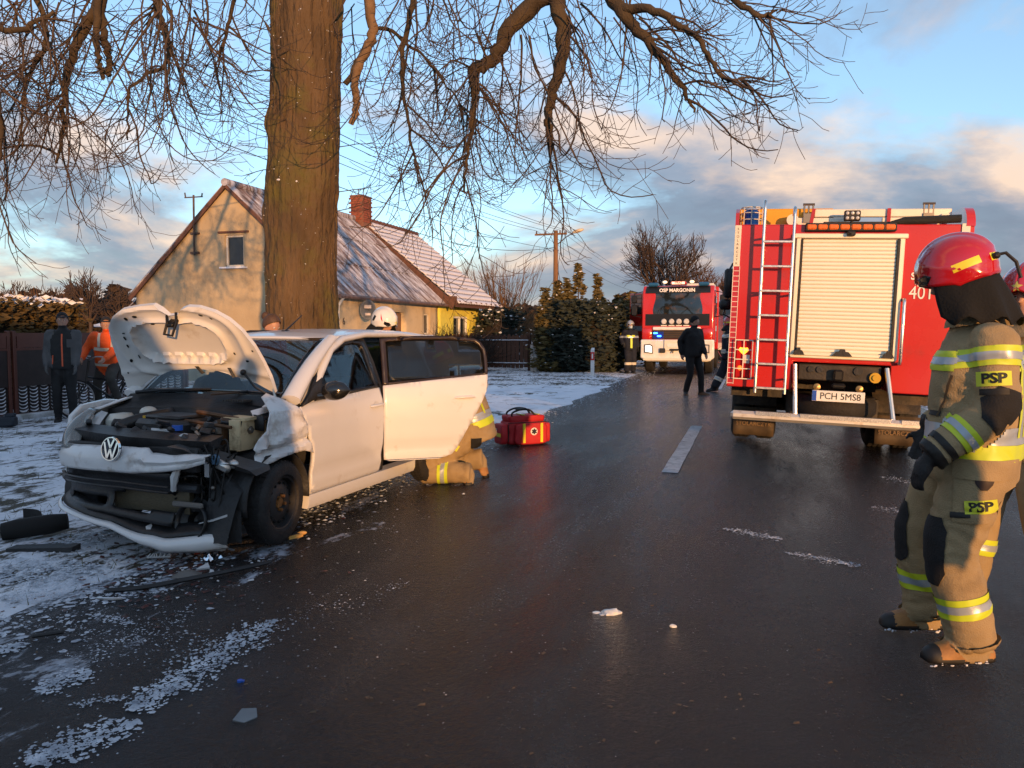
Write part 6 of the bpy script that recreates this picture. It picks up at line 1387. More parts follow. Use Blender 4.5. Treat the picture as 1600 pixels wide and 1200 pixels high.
# dark lorry waiting further up the road
def lorry():
    o = at(1150, 560, 40); o.z = 0; t = thing('lorry', 'dark grey lorry waiting behind the oncoming fire engine', 'lorry', o, -RH)
    gm = mat('lorry_grey', (.06, .06, .06), .4, var=.2)
    mb = MB(); mb.prism([(0, .5), (2, .5), (2, 2.9), (.3, 2.9), (.05, 2.0)], -1.2, 1.2, Matrix(((0, 0, 1, 0), (1, 0, 0, 0), (0, 1, 0, 0), (0, 0, 0, 1)))); mb.build('cab', gm, t)
    mb = MB(); mb.panel([(-1.05, 1.75), (1.05, 1.75), (1.0, 2.6), (-1.0, 2.6)], lambda x, z: (x, interp([(1.7, .02), (2.0, .05), (2.9, .3)], z) - .03, z), .2); mb.build('windscreen', MATS['dark_windscreen'], t)
    mb = MB(); mb.box((0, -.05, .68), (2.4, .12, .36), bev=.03); bu = mb.build('bumper', cream, t)
    for sx in (-1, 1):
        mb = MB(); mb.box((sx * .9, -.12, .75), (.3, .04, .16), bev=.02); mb.build('headlight', mat('clear_lens', 0), bu)
        mb = MB(); mb.box((sx * 1.42, .1, 2.2), (.18, .1, .5), bev=.03); mb.tube([(sx * 1.2, .2, 2.5), (sx * 1.42, .1, 2.45)], .02, 6); mb.build('mirror', blk, t)
        wheel(t, (sx * 1.0, .95, .48), sx, dirtbk, r=.48, w=.28); wheel(t, (sx * 1.0, 5.2, .48), sx, dirtbk, r=.48, w=.28)
    mb = MB(); mb.box((0, 4.8, 1.9), (2.45, 5.2, 2.0), bev=.02); mb.build('cargo_box', mat('lorry_brown', (.09, .07, .05), .6), t)
    mb = MB(); mb.box((0, 3.5, .7), (1, 6.5, .25)); mb.build('chassis', dirtbk, t)
lorry()
# warning triangle standing behind the oncoming engine
def triangle():
    p = at(1122, 553, 34); p.z = .03; t = thing('warning_triangle', 'small red warning triangle standing on the road beside the oncoming fire engine', 'warning triangle', p, -RH)
    mb = MB()
    for k in range(3):
        a, b = R(90 + 120 * k), R(210 + 120 * k); mb.tube([(.32 * math.cos(a), 0, .24 + .32 * math.sin(a)), (.32 * math.cos(b), 0, .24 + .32 * math.sin(b))], .035, 4, sq=.3)
    mb.build('frame', mat('triangle_red', (.6, .04, .03), .3), t); mb = MB(); mb.box((0, .05, .04), (.5, .12, .03)); mb.box((0, .02, .07), (.06, .03, .1)); mb.build('stand', blk2, t)
triangle()
# ------------------------------------------------------------------ people
UP = Vector((0, 0, 1))
def ik(a, c, l1, l2, hint):
    """joint between a and c for two bones, bent towards hint"""
    d = c - a; L = min(d.length, (l1 + l2) * .999); d.normalize(); x = (l1 * l1 - l2 * l2 + L * L) / (2 * L); h = math.sqrt(max(0, l1 * l1 - x * x))
    n = (hint - d * hint.dot(d)); n.normalize() if n.length > 1e-6 else None; return a + d * x + n * h
def seg_d(p, a, b):
    ab = b - a; t = max(0, min(1, (p - a).dot(ab) / max(1e-9, ab.length_squared))); return (p - a - ab * t).length, t
OUTFIT = {   # torso rings (hw, hd): hem, hip, waist, chest, shoulder ; limb radii
    'turnout': dict(tor=[(.225, .185), (.235, .19), (.235, .185), (.245, .18), (.205, .135)], hem=-.13, arm=(.088, .082, .070), leg=(.138, .108, .102), boot=1.12),
    'jacket': dict(tor=[(.205, .15), (.21, .155), (.215, .155), (.235, .15), (.195, .115)], hem=-.06, arm=(.078, .068, .052), leg=(.105, .075, .062), boot=1.0),
    'slim': dict(tor=[(.18, .13), (.185, .135), (.18, .13), (.21, .13), (.175, .1)], hem=-.05, arm=(.062, .054, .042), leg=(.095, .066, .052), boot=.95)}
class Person:
    def __init__(s, name, label, origin, face, h=1.8, outfit='jacket', vox=.02, group=None, seed=0, **J):
        s.o = thing(name, label, 'person', origin, 0, group); s.face = Vector(face).normalized(); k = h / 1.8; s.k = k; s.seed = seed; s.vox = vox; s.of = OUTFIT[outfit]
        f = s.face; r = Vector((f.y, -f.x, 0)).normalized(); s.r = r; f2 = Vector((f.x, f.y, 0)).normalized()
        D = dict(pelvis=Vector((0, 0, .96)) * k, chest=Vector((0, 0, 1.34)) * k, neck=Vector((0, 0, 1.51)) * k + f2 * .01, head=Vector((0, 0, 1.66)) * k + f2 * .03)
        D.update(J); org = Vector(origin)
        s.J = D; s.hf = Vector(J.get('head_face', f2)).normalized(); s.hu = (UP - s.hf * UP.dot(s.hf)).normalized(); s.hr = s.hf.cross(s.hu)
        sp = (D['neck'] - D['pelvis']).normalized(); s.sp = sp; r2 = (r - sp * r.dot(sp)).normalized(); fw = sp.cross(r2) * -1
        if fw.dot(f2) < 0 and abs(fw.dot(f2)) > .2: fw = -fw
        s.fw = r2.cross(sp) if (r2.cross(sp)).dot(f2) > 0 else sp.cross(r2); s.r2 = r2
        for sd, sg in (('L', -1), ('R', 1)):
            D.setdefault('sh' + sd, D['chest'] + sp * .105 * k + r2 * (.185 * sg * k)); D.setdefault('hp' + sd, D['pelvis'] + r2 * (.095 * sg * k) - sp * .03)
            D.setdefault('wr' + sd, D['sh' + sd] + Vector((0, 0, -.54 * k)) + r * (.075 * sg) + f2 * .08); D.setdefault('an' + sd, Vector((0, 0, .09)) + r * (.11 * sg * k))
            D.setdefault('toe' + sd, f2); D.setdefault('eh' + sd, -f2 + r * .4 * sg); D.setdefault('kh' + sd, f2)
            D.setdefault('el' + sd, ik(D['sh' + sd], D['wr' + sd], .29 * k, .265 * k, D['eh' + sd])); D.setdefault('kn' + sd, ik(D['hp' + sd], D['an' + sd], .44 * k, .42 * k, D['kh' + sd]))
            D.setdefault('hd' + sd, (D['wr' + sd] - D['el' + sd]).normalized())
            D.setdefault('foot' + sd, UP)
    def ring(s, c, hw, hd, ax, n=22, p=2.5):
        r = (s.r2 - ax * s.r2.dot(ax)).normalized(); f = ax.cross(r)
        out = []
        for j in range(n):
            a = 2 * PI * j / n; ca, sa = math.cos(a), math.sin(a); out.append(c + r * (hw * math.copysign(abs(ca) ** (2 / p), ca)) + f * (hd * math.copysign(abs(sa) ** (2 / p), sa)))
        return out
    def body(s, mats, rule, folds=.010, hand='relaxed'):
        """one continuous clothed figure; rule(tag, t, point) gives the material slot of each face"""
        J, k, of = s.J, s.k, s.of; mb = MB(); SEG = []
        P_, C, N_, Hd = J['pelvis'], J['chest'], J['neck'], J['head']; sp = s.sp; up2 = (N_ - C).normalized(); lo = (C - P_).normalized()
        t_ = of['tor']; mid = P_.lerp(C, .5) - s.fw * .0
        secs = [s.ring(P_ + lo * (of['hem'] - .02) * k, t_[0][0] * k * .95, t_[0][1] * k * .95, lo), s.ring(P_ + lo * of['hem'] * k, t_[0][0] * k, t_[0][1] * k, lo), s.ring(P_, t_[1][0] * k, t_[1][1] * k, lo), s.ring(mid, t_[2][0] * k, t_[2][1] * k, lo), s.ring(C, t_[3][0] * k, t_[3][1] * k, lo), s.ring(C.lerp(N_, .55), t_[4][0] * k, t_[4][1] * k, up2), s.ring(C.lerp(N_, .85), .12 * k, .10 * k, up2), s.ring(N_ + up2 * .01, .075 * k, .08 * k, up2)]
        mb.loft([[tuple(p) for p in q] for q in secs]); SEG += [('torso', P_ + lo * of['hem'] * k, C, t_[1][1] * k), ('torso', C, N_, .12 * k)]
        mb.tube([C.lerp(N_, .7), N_, Hd - s.hu * .03], [.085 * k, .068 * k, .062 * k], 12); SEG.append(('neck', N_ + up2 * .03, Hd - s.hu * .07, .06 * k))
        # head with face
        def hp_(x, y, z): return Hd + s.hr * x * k + s.hf * y * k + s.hu * z * k
        Q = Matrix((s.hr, s.hf, s.hu)).transposed()
        mb.ell(hp_(0, -.005, .02), (.078 * k, .098 * k, .102 * k), 18, 14, Q=Q); mb.ell(hp_(0, .035, -.055), (.058 * k, .062 * k, .070 * k), 14, 10, Q=Q); mb.ell(hp_(0, .075, -.095), (.028 * k, .024 * k, .022 * k), 10, 8, Q=Q)
        mb.tube([hp_(0, .085, .025), hp_(0, .112, -.018), hp_(0, .09, -.03)], [.012 * k, .017 * k, .014 * k], 8); mb.ell(hp_(0, .088, -.058), (.026 * k, .014 * k, .010 * k), 10, 6, Q=Q); mb.ell(hp_(0, .082, .035), (.05 * k, .016 * k, .012 * k), 10, 6, Q=Q)
        for sg in (-1, 1): mb.ell(hp_(.08 * sg, .0, -.01), (.012 * k, .024 * k, .034 * k), 8, 8, Q=Q)
        SEG.append(('head', Hd - s.hu * .04 * k, Hd + s.hu * .03 * k, .09 * k))
        a0, a1, a2 = (q * k for q in of['arm']); l0, l1, l2 = (q * k for q in of['leg'])
        for sd, sg in (('L', -1), ('R', 1)):
            sh, el, wr, hd = J['sh' + sd], J['el' + sd], J['wr' + sd], J['hd' + sd].normalized()
            pts = smooth_path([sh.lerp(C, .45), sh, sh.lerp(el, .5), el, el.lerp(wr, .5), wr], 4); n = len(pts); rr = []
            for i in range(n):
                u = i / (n - 1) * 5; rr.append(interp([(0, a0 * .9), (1, a0 * 1.05), (2, (a0 + a1) / 2), (3, a1), (4, (a1 + a2) / 2), (5, a2)], u))
            mb.tube(pts, rr, 14); SEG += [('arm' + sd, sh, el, a0), ('fore' + sd, el, wr, a2)]
            # hand: palm, four unequal fingers, thumb off the side of the palm
            gx = Vector(J.get('palm' + sd, s.r * (-sg))); gx = (gx - hd * gx.dot(hd)).normalized(); gy = hd.cross(gx) * 1.0
            if gy.dot(s.fw) < 0: gy = -gy
            pc = wr + hd * .055 * k
            mb.tube([wr - hd * .02, wr + hd * .02 * k, pc, wr + hd * .095 * k], [a2 * .75, .034 * k, .046 * k, .040 * k], 10, sq=.62, up=gx); cu = J.get('curl' + sd, .5)
            for i, (off, ln) in enumerate(((-.030, .062), (-.010, .075), (.011, .080), (.031, .070))):
                b = wr + hd * .095 * k + gy * off * k; d1 = (hd * math.cos(cu * .5) + gx * math.sin(cu * .5)); d2 = (hd * math.cos(cu * 1.3) + gx * math.sin(cu * 1.3)); d3 = (hd * math.cos(cu * 2.1) + gx * math.sin(cu * 2.1)); q1 = b + d1 * ln * .45 * k; q2 = q1 + d2 * ln * .33 * k; q3 = q2 + d3 * ln * .25 * k
                mb.tube([b - hd * .02, b, q1, q2, q3], [.012 * k, .0125 * k, .0115 * k, .0105 * k, .008 * k], 8)
            tb = wr + hd * .03 * k + gy * .034 * k; t1 = tb + (hd * .6 + gy * .7 + gx * .3).normalized() * .04 * k; t2 = t1 + (hd * .9 + gy * .15 + gx * .5).normalized() * .035 * k; mb.tube([tb - gy * .02, tb, t1, t2], [.014 * k, .015 * k, .013 * k, .010 * k], 8)
            SEG.append(('hand' + sd, wr + hd * .01, wr + hd * .15 * k, .03 * k))
            hp, kn, an, toe = J['hp' + sd], J['kn' + sd], J['an' + sd], Vector(J['toe' + sd]).normalized()
            pts = smooth_path([hp.lerp(P_, .3) + UP * .02, hp, hp.lerp(kn, .5), kn, kn.lerp(an, .5), an], 4); n = len(pts)
            rr = [interp([(0, l0), (1, l0 * 1.02), (2, (l0 + l1) / 2 * 1.02), (3, l1), (4, (l1 + l2) / 2 * 1.03), (5, l2)], i / (n - 1) * 5) for i in range(n)]
            mb.tube(pts, rr, 16); SEG += [('thigh' + sd, hp, kn, l1), ('shin' + sd, kn, an - (an - kn).normalized() * .0, l2 * .92)]
            # foot: rings from heel to toe with a flat sole
            fu = Vector(J['foot' + sd]).normalized(); side = toe.cross(fu).normalized(); b = of['boot'] * k; base = an - fu * .085 * k; secs = []
            for (y, w, h_) in ((-.085, .028, .05), (-.075, .040, .075), (-.03, .046, .105), (.03, .047, .105), (.08, .052, .085), (.13, .054, .070), (.17, .044, .060), (.195, .022, .04)):
                cc = base + toe * y * b; secs.append([tuple(cc + side * (w * b * math.copysign(abs(math.cos(a)) ** .7, math.cos(a))) + fu * (h_ * b * max(0, math.sin(a)) ** .8 if math.sin(a) > 0 else 0)) for a in [2 * PI * j / 14 for j in range(14)]])
            mb.loft(secs); SEG.append(('foot' + sd, base + toe * -.05 * b + fu * .03, base + toe * .17 * b + fu * .03, .045 * b)); SEG.append(('foot' + sd, an - fu * .03, an - fu * .06, .05 * b))
        me = bpy.data.meshes.new('body'); me.from_pydata(mb.v, [], mb.f); fix_normals(me)
        ob = bpy.data.objects.new('body', me); COL.objects.link(ob)
        rm = ob.modifiers.new('r', 'REMESH'); rm.mode = 'VOXEL'; rm.voxel_size = s.vox; sm = ob.modifiers.new('s', 'SMOOTH'); sm.factor = .5; sm.iterations = 3 if s.vox < .015 else 2
        dg = bpy.context.evaluated_depsgraph_get(); m2 = bpy.data.meshes.new_from_object(ob.evaluated_get(dg)); COL.objects.unlink(ob); bpy.data.objects.remove(ob); bpy.data.meshes.remove(me)
        soft = {}
        for v in m2.vertices:
            co = v.co; best = min(SEG, key=lambda g: seg_d(co, g[1], g[2])[0] - g[3]); tg = best[0]
            if tg[:4] in ('tors', 'arm' + tg[-1:], 'fore', 'thig', 'shin') or tg.startswith('arm'):
                ax = (best[2] - best[1]).normalized(); al = (co - best[1]).dot(ax)
                q = co * 7 + Vector((s.seed, 0, 0)); n1 = noise.noise(q); rid = 1 - abs(noise.noise(Vector((al * 16 + 1.6 * noise.noise(co * 6), (co.x - co.y) * 5, s.seed + co.z * 2)))); soft[v.index] = v.normal * (folds * (.9 * n1 + 1.1 * (rid - .75)))
        for i, d in soft.items(): m2.vertices[i].co += d
        m2.update(); s.tags = []
        for m_ in mats: m2.materials.append(m_)
        for p in m2.polygons:
            co = p.center; best = None; bd = 9
            for g in SEG:
                dd, t = seg_d(co, g[1], g[2]); dd -= g[3]
                if dd < bd: bd = dd; best = (g[0], t)
            s.tags.append(best[0]); p.material_index = rule(best[0], best[1], co)
        m2.shade_smooth(); s.me = m2; s.b = link('body', m2, s.o); s.bvh = BVHTree.FromPolygons([v.co.copy() for v in m2.vertices], [tuple(p.vertices) for p in m2.polygons]); return s.b
    def band(s, tags, c, ax, hw, m, name='reflective_band', off=.005, parent=None, clear_arms=False):
        """ring of cloth cut from the figure between two planes"""
        bm = bmesh.new(); bm.from_mesh(s.me); bm.faces.ensure_lookup_table(); ax = Vector(ax).normalized(); c = Vector(c)
        bmesh.ops.delete(bm, geom=[f for f, t in zip(bm.faces[:], s.tags) if t not in tags or (clear_arms and t[:3] in ('arm', 'for') and min(seg_d(f.calc_center_median(), s.J[a + t[-1]], s.J[b + t[-1]])[0] for a, b in (('sh', 'el'), ('el', 'wr'))) < .115)], context='FACES')
        for sg in (1, -1): bmesh.ops.bisect_plane(bm, geom=bm.verts[:] + bm.edges[:] + bm.faces[:], plane_co=c + ax * hw * sg, plane_no=ax * sg, clear_outer=True)
        if not bm.faces: bm.free(); return None
        bm.normal_update()
        for v in bm.verts: v.co += v.normal * off
        me = bpy.data.meshes.new(name); bm.to_mesh(me); bm.free(); me.materials.clear(); me.materials.append(m)
        for p in me.polygons: p.material_index = 0
        me.shade_smooth(); return link(name, me, parent or s.o)
    def stripe(s, tags, c, ax, w, outer, inner, off=.005):
        """yellow-silver-yellow reflective stripe"""
        ax = Vector(ax).normalized(); b = s.band(tags, c, ax, w / 2, outer, 'reflective_stripe', off)
        if b: s.band(tags, c, ax, w * .19, inner, 'silver_band', off + .003, b)
        return b
    def decal(s, c, nrm, up, w, h, m, name, off=.006, shape=None, n=8, parent=None, bvh=None):
        """patch laid on the figure: a grid cast on to its surface"""
        nrm = Vector(nrm).normalized(); up = (Vector(up) - nrm * Vector(up).dot(nrm)).normalized(); rt = up.cross(nrm); c = Vector(c); mb = MB()
        def f(u, v): return cast(bvh or s.bvh, c + rt * (u) + up * (v), nrm, off)
        if shape: mb.panel([(x * w / 2, y * h / 2) for x, y in shape], f, min(w, h) / 6)
        else: mb.grid(lambda u, v: f((u - .5) * w, (v - .5) * h), n, n)
        return mb.build(name, m, parent or s.o, smooth=80)
    def print_(s, txt, size, c, nrm, up, m, off=.009, sx=1.0, parent=None, bold=.0, bvh=None):
        nrm = Vector(nrm).normalized(); up = (Vector(up) - nrm * Vector(up).dot(nrm)).normalized(); rt = up.cross(nrm); me = text_mesh(txt, size, 0.0, bold)
        for v in me.vertices: x, y = v.co.x * sx, v.co.y; v.co = cast(bvh or s.bvh, Vector(c) + rt * x + up * y, nrm, off)
        me.materials.clear(); me.materials.append(m); return link('lettering', me, parent or s.o)
    def eyes(s):
        for sg in (-1, 1):
            mb = MB(); mb.ell(s.J['head'] + (s.hr * .031 * sg + s.hf * .082 + s.hu * .012) * s.k, .011 * s.k, 10, 8); e = mb.build('eye', mat('eye_white', (.6, .58, .55), .2), s.o); mb = MB(); mb.ell(s.J['head'] + (s.hr * .031 * sg + s.hf * .0905 + s.hu * .012) * s.k, .0055 * s.k, 8, 6); mb.build('iris', mat('eye_dark', (.02, .015, .01), .2), e)
    def helmet(s, m, style='dome', decal_m=None, curtain=True, tilt=0.0):
        k = s.k; Q = Matrix((s.hr, s.hf, s.hu)).transposed().to_4x4(); M = Matrix.Translation(s.J['head'] + s.hu * .035 * k) @ Q @ Matrix.Rotation(tilt, 4, 'X')
        mb = MB(); NU, NV = 64, 22
        def edge(a):   # a = 0 front, pi back
            c = math.cos(a); sd = abs(math.sin(a)); return R(lerp(-30, 6, max(0, c) ** .7) if c > 0 else lerp(-30, -34, -c)) - R(16) * sd * max(0, c + .15) 
        def f(u, v):
            a = 2 * PI * u; e = lerp(edge(a), PI / 2, v); ce = math.cos(e); x = .136 * ce * math.sin(a); y = (.158 if math.cos(a) > 0 else .168) * ce * math.cos(a) - .008; z = .152 * math.sin(e) + (.02 if e < 0 else 0) * 0
            if abs(x) < .032 and e > .12: w = (1 - (x / .032) ** 2); z += .012 * w * min(1, (e - .12) * 3); y += .008 * w * math.copysign(1, y) * (1 - abs(math.sin(e)))
            # curved ridge running from the brow over the ear
            rg = math.exp(-((e - R(58) + 1.05 * abs(a if a < PI else 2 * PI - a) * .62) / .055) ** 2) * (1 if abs(math.sin(a)) > .25 else 0); kk = 1 + .035 * rg
            if v < .05: kk += .03
            return (x * kk * k, y * kk * k, z * kk * k)
        mb.grid(f, NU, NV, M); h = mb.build('helmet', m, s.o, smooth=60, solid=.006); s.hel = h; s.hM = M
        s.hbvh = BVHTree.FromPolygons([Vector(v) for v in mb.v], mb.f)
        def lc(a, e, r=.3): return M @ Vector((r * math.sin(a) * math.cos(e), r * math.cos(a) * math.cos(e), r * math.sin(e)))
        s.lc = lc; ctr = M @ Vector((0, 0, 0))
        def hd_(a, e, w, hh, mm, nm, shape=None):
            c = lc(a, e); return s.decal(c, (c - ctr), s.hu, w, hh, mm, nm, .004, shape, 8, h, s.hbvh)
        s.hdec = hd_
        if decal_m:
            for sg in (-1, 1): hd_(sg * R(118), R(-3), .115, .034, decal_m, 'reflective_strip'); hd_(sg * R(163), R(-5), .045, .034, decal_m, 'reflective_strip')
        for sg in (-1, 1): hd_(sg * R(40), R(1), .085, .05, mat('visor_black', (.008, .008, .009), .15), 'visor_side', [(-1, -.5), (.2, -1), (1, .1), (.3, .9), (-1, .8)]); hd_(sg * R(70), R(-31), .035, .02, steel, 'clip')
        hd_(0, R(14), .055, .06, mat('helmet_badge', (.55, .5, .1), .4), 'badge', [(0, 1), (.3, .3), (1, .2), (.4, -.2), (.6, -1), (0, -.5), (-.6, -1), (-.4, -.2), (-1, .2), (-.3, .3)])
        if curtain:
            N_ = s.J['neck']; secs = []; sp = s.sp
            for v in range(9):
                t = v / 8; ring = []
                for j in range(40):
                    a = lerp(R(52), R(308), j / 39); top = Vector(f(a / (2 * PI), .02)); top = M @ (top * .95); rr = .135 + .05 * t + .012 * math.sin(j * .9 + s.seed) * t; d = Q.to_3x3() @ Vector((math.sin(a), math.cos(a), 0)); d.z *= .4; bot = N_ - sp * .015 + Vector((d.x * rr * 1.08, d.y * rr * 1.0, .02 * math.sin(j)))
                    ring.append(tuple(top.lerp(bot, t) + d * .018 * math.sin(PI * t)))
                secs.append(ring)
            mb = MB(); mb.loft(secs, False, closed=False); mb.build('neck_curtain', mat('black_neck_cloth', (.004, .004, .004), .9, bump=.3, bscale=80), s.o, smooth=80, solid=.006)
        return h
def cast(bvh, p, nrm, off):
    h = bvh.ray_cast(p + nrm * .25, -nrm, .6)
    if h[0] is None:
        h = bvh.find_nearest(p)
    n = h[1] if h[1].dot(nrm) > 0 else -h[1]
    return h[0] + (n * .5 + nrm * .5) * off
skin = mat('skin', (.42, .23, .16), .5, var=.08, scale=20, sss=.15)
tan = mat('tan_turnout_cloth', (.31, .225, .118), .85, var=.14, scale=7, bump=.35, bscale=160, dirt=(.17, .12, .065), dirt_amt=.2, dirt_scale=5)
black_cloth = mat('black_cloth', (.010, .010, .011), .85, var=.3, scale=9, bump=.3, bscale=120)
navy = mat('navy_cloth', (.008, .010, .018), .85, var=.3, scale=9, bump=.3, bscale=120)
lime = mat('lime_reflective', (.52, .62, .03), .45, var=.05, emit=(.5, .62, .02), estr=0.0)
silver = mat('silver_reflective', (.36, .40, .44), .35, metal=.25, var=.05)
leather = mat('tan_boot_leather', (.30, .145, .045), .6, var=.2, scale=14, bump=.25, bscale=60)
bootblack = mat('boot_rubber', (.012, .011, .011), .55, var=.3)
redhelm = mat('red_helmet_gloss', (.42, .006, .012), .12, var=.03, coat=1.0)
patchlime = mat('lime_patch', (.55, .60, .04), .5, var=.04); ink = mat('black_print', (.008, .008, .008), .6)
def turnout_rule(boot_top=.22, hand_slot=1, gl=True):
    # slots: 0 cloth 1 glove/black 2 boot leather 3 boot rubber 4 skin
    def rule(tag, t, co):
        if tag.startswith('hand'): return hand_slot
        if tag.startswith('fore'): return 1 if t > .93 else 0
        if tag.startswith('foot'): return 3 if (co.z < .035 or t > .88) else 2
        if tag in ('head', 'neck'): return 4
        return 0
    return rule
TM = [tan, mat('black_glove', (.011, .011, .012), .7, bump=.3, bscale=90), leather, bootblack, skin]
def firefighter_main():
    org = Vector((2.10, 3.60, 0)); RT = Matrix.Rotation(R(-24), 3, 'Z'); V = lambda *a: RT @ Vector(a); f = V(-.96, .27, 0).normalized(); W = lambda x, y, z: RT @ (Vector((x, y, z)) - Vector((2.10, 3.66, 0)))
    hf = V(-.88, .20, -.42).normalized()
    P = Person('firefighter', 'tall firefighter in tan turnout gear and red helmet gazing down towards the crashed car', org, f, 1.84, 'turnout', .0115, None, 3,
               pelvis=W(2.12, 3.66, .97), chest=W(2.135, 3.66, 1.33), neck=W(2.11, 3.65, 1.555), head=W(2.03, 3.63, 1.735), head_face=hf,
               shL=W(2.16, 3.455, 1.455), elL=W(2.175, 3.40, 1.165), wrL=W(1.925, 3.345, .955), hdL=V(-.42, -.02, -.90), palmL=V(.8, .6, -.2), curlL=.55,
               shR=W(2.10, 3.86, 1.455), wrR=W(1.95, 3.84, 1.02), hdR=V(-.3, -.1, -.9),
               hpL=W(2.13, 3.55, .92), hpR=W(2.08, 3.77, .92), anL=W(2.13, 3.52, .10), anR=W(1.97, 3.88, .10), knL=W(2.035, 3.50, .50), knR=W(1.93, 3.84, .515), toeL=Vector((-.98, -.02, 0)), toeR=Vector((-.97, .05, 0)))
    P.body(TM, turnout_rule(), .011); s = P
    B = lambda p: p - V(0, 0, 0)
    J = P.J; ax = (J['chest'] - J['pelvis']).normalized()
    tors = ('torso',)
    s.stripe(tors, J['chest'] + ax * .035, ax + V(-.05, 0, 0), .085, lime, silver)
    tl4 = ('torso', 'thighL', 'thighR', 'armL', 'foreL'); s.band(tl4, J['pelvis'] + ax * .075, ax, .038, silver, 'silver_band', .006, None, True); s.band(tl4, J['pelvis'] + ax * .0, ax, .036, lime, 'lime_band', .006, None, True)
    ua = (J['elL'] - J['shL']).normalized(); s.stripe(('armL',), J['shL'] + ua * .075, ua, .082, lime, silver)
    fa = (J['wrL'] - J['elL']).normalized(); s.stripe(('foreL',), J['elL'] + fa * .175, fa, .075, lime, silver); s.band(('foreL',), J['elL'] + fa * .262, fa, .014, ink, 'black_cuff', .005); s.band(('foreL', 'handL'), J['elL'] + fa * .315, fa, .018, ink, 'black_cuff', .006)
    s.band(('handL',), J['wrL'] + J['hdL'].normalized() * .04, J['hdL'], .012, silver, 'silver_band', .006)
    ur = (J['elR'] - J['shR']).normalized(); s.stripe(('armR',), J['shR'] + ur * .075, ur, .082, lime, silver)
    for sd in 'LR':
        la = (J['an' + sd] - J['kn' + sd]).normalized(); s.stripe(('shin' + sd,), J['kn' + sd].lerp(J['an' + sd], .55), la, .092, lime, silver)
        s.band(('shin' + sd,), J['an' + sd] - la * .0, la, .016, tan, 'trouser_hem', .016)
    # elbow and knee reinforcements
    LS = V(-.1, -1, 0); oc = [(-.6, 1), (.6, 1), (1, .4), (.85, -.9), (.3, -1), (-.9, -.5), (-1, .3)]
    s.decal(J['elL'] + V(.005, -.05, -.005), V(.25, -1, 0), V(.35, 0, 1), .15, .20, black_cloth, 'elbow_patch', .006, oc)
    s.decal(J['knL'] + V(-.06, -.03, .015), V(-.75, -.75, 0), V(-.12, 0, 1), .155, .31, black_cloth, 'knee_patch', .007, [(-.9, 1), (.7, 1), (1, .6), (.8, -.6), (.3, -1), (-.5, -.95), (-1, -.4)])
    s.decal(J['knR'] + V(-.06, -.02, .0), V(-.9, -.5, 0), V(-.03, 0, 1), .13, .30, black_cloth, 'knee_patch', .007, [(-.9, 1), (.7, 1), (1, .6), (.9, -.8), (.3, -1), (-.5, -.95), (-1, -.4)])
    # name patches
    ap = J['shL'] + ua * .165 + V(-.01, -.02, 0); pn = V(-.12, -1, .08); a = s.decal(ap, pn, -ua, .125, .062, patchlime, 'sleeve_patch', .007); s.print_('PSP', .058, ap, pn, -ua, ink, .010, 1.05, a, .002)
    ap2 = ap + ua * .055; a2 = s.decal(ap2, pn, -ua, .105, .026, ink, 'sleeve_tab', .007)
    tp_ = J['hpL'].lerp(J['knL'], .42) + V(.03, -.05, 0); tn = V(-.15, -1, 0); tu = V(-.10, 0, 1)
    s.decal(tp_ + V(.03, 0, .155), tn, (0, 0, 1), .235, .085, tan, 'pocket_flap', .016); s.decal(tp_ + V(.03, 0, .04), tn, (0, 0, 1), .225, .24, tan, 'pocket', .009)
    a = s.decal(tp_ + V(.02, 0, -.005), tn, tu, .118, .060, patchlime, 'leg_patch', .013); s.print_('PSP', .056, tp_ + V(.018, 0, -.005), tn, tu, ink, .016, 1.05, a, .002)
    s.decal(tp_ + V(-.055, 0, -.045), tn, tu, .075, .022, ink, 'leg_tab', .012); s.decal(tp_ + V(.03, 0, .095), tn, (0, 0, 1), .075, .05, mat('dark_badge', (.03, .018, .015), .6), 'pocket_badge', .012, [(-1, 1), (1, 1), (.8, 0), (.3, -1), (-.3, -1), (-.8, 0)])
    # back panel lettering, vertical stripes, chest pocket lines, collar
    bn = V(.85, -.55, 0)
    for dx in (-.03, .03): s.decal(J['chest'] + V(.17, -.12, -.13) + V(.55, .85, 0).normalized() * dx, bn, V(-.08, 0, 1), .028, .34, lime, 'back_stripe', .007)
    s.decal(J['chest'] + V(.17, -.12, -.13), bn, V(-.08, 0, 1), .022, .34, silver, 'silver_band', .006)
    s.decal(J['chest'] + V(.2, -.05, .10), V(.9, -.4, .15), V(.0, .2, 1), .055, .15, lime, 'shoulder_tab', .008)
    cn = V(-.85, -.5, 0)
    for (x, y, z, w, h_) in ((-.14, -.11, -.12, .010, .20),): s.decal(J['chest'] + Vector((x, y, z)), cn, V(.35, -.2, 1), w, h_, mat('dark_seam', (.07, .045, .022), .9), 'pocket_seam', .008)
    s.decal(J['pelvis'] + V(-.13, -.13, .16), cn, (0, 0, 1), .075, .022, ink, 'jacket_tab', .007)
    s.band(('neck', 'torso'), J['neck'] + V(0, 0, -.005), UP, .045, tan, 'collar', .022)
    s.helmet(redhelm, decal_m=mat('yellow_reflective', (.72, .60, .03), .4)); hM = s.hM
    mb = MB(); p0 = s.lc(R(200), R(-4), .175); mb.tube([p0, p0 + V(.05, 0, .01), p0 + V(.09, .0, -.03), p0 + V(.11, 0, -.10)], .008, 6); mb.ell(p0 + V(.015, -.01, 0), .016, 8, 6); mb.build('helmet_strap', blk2, s.hel)
    # snow caked on the soles
    mb = MB()
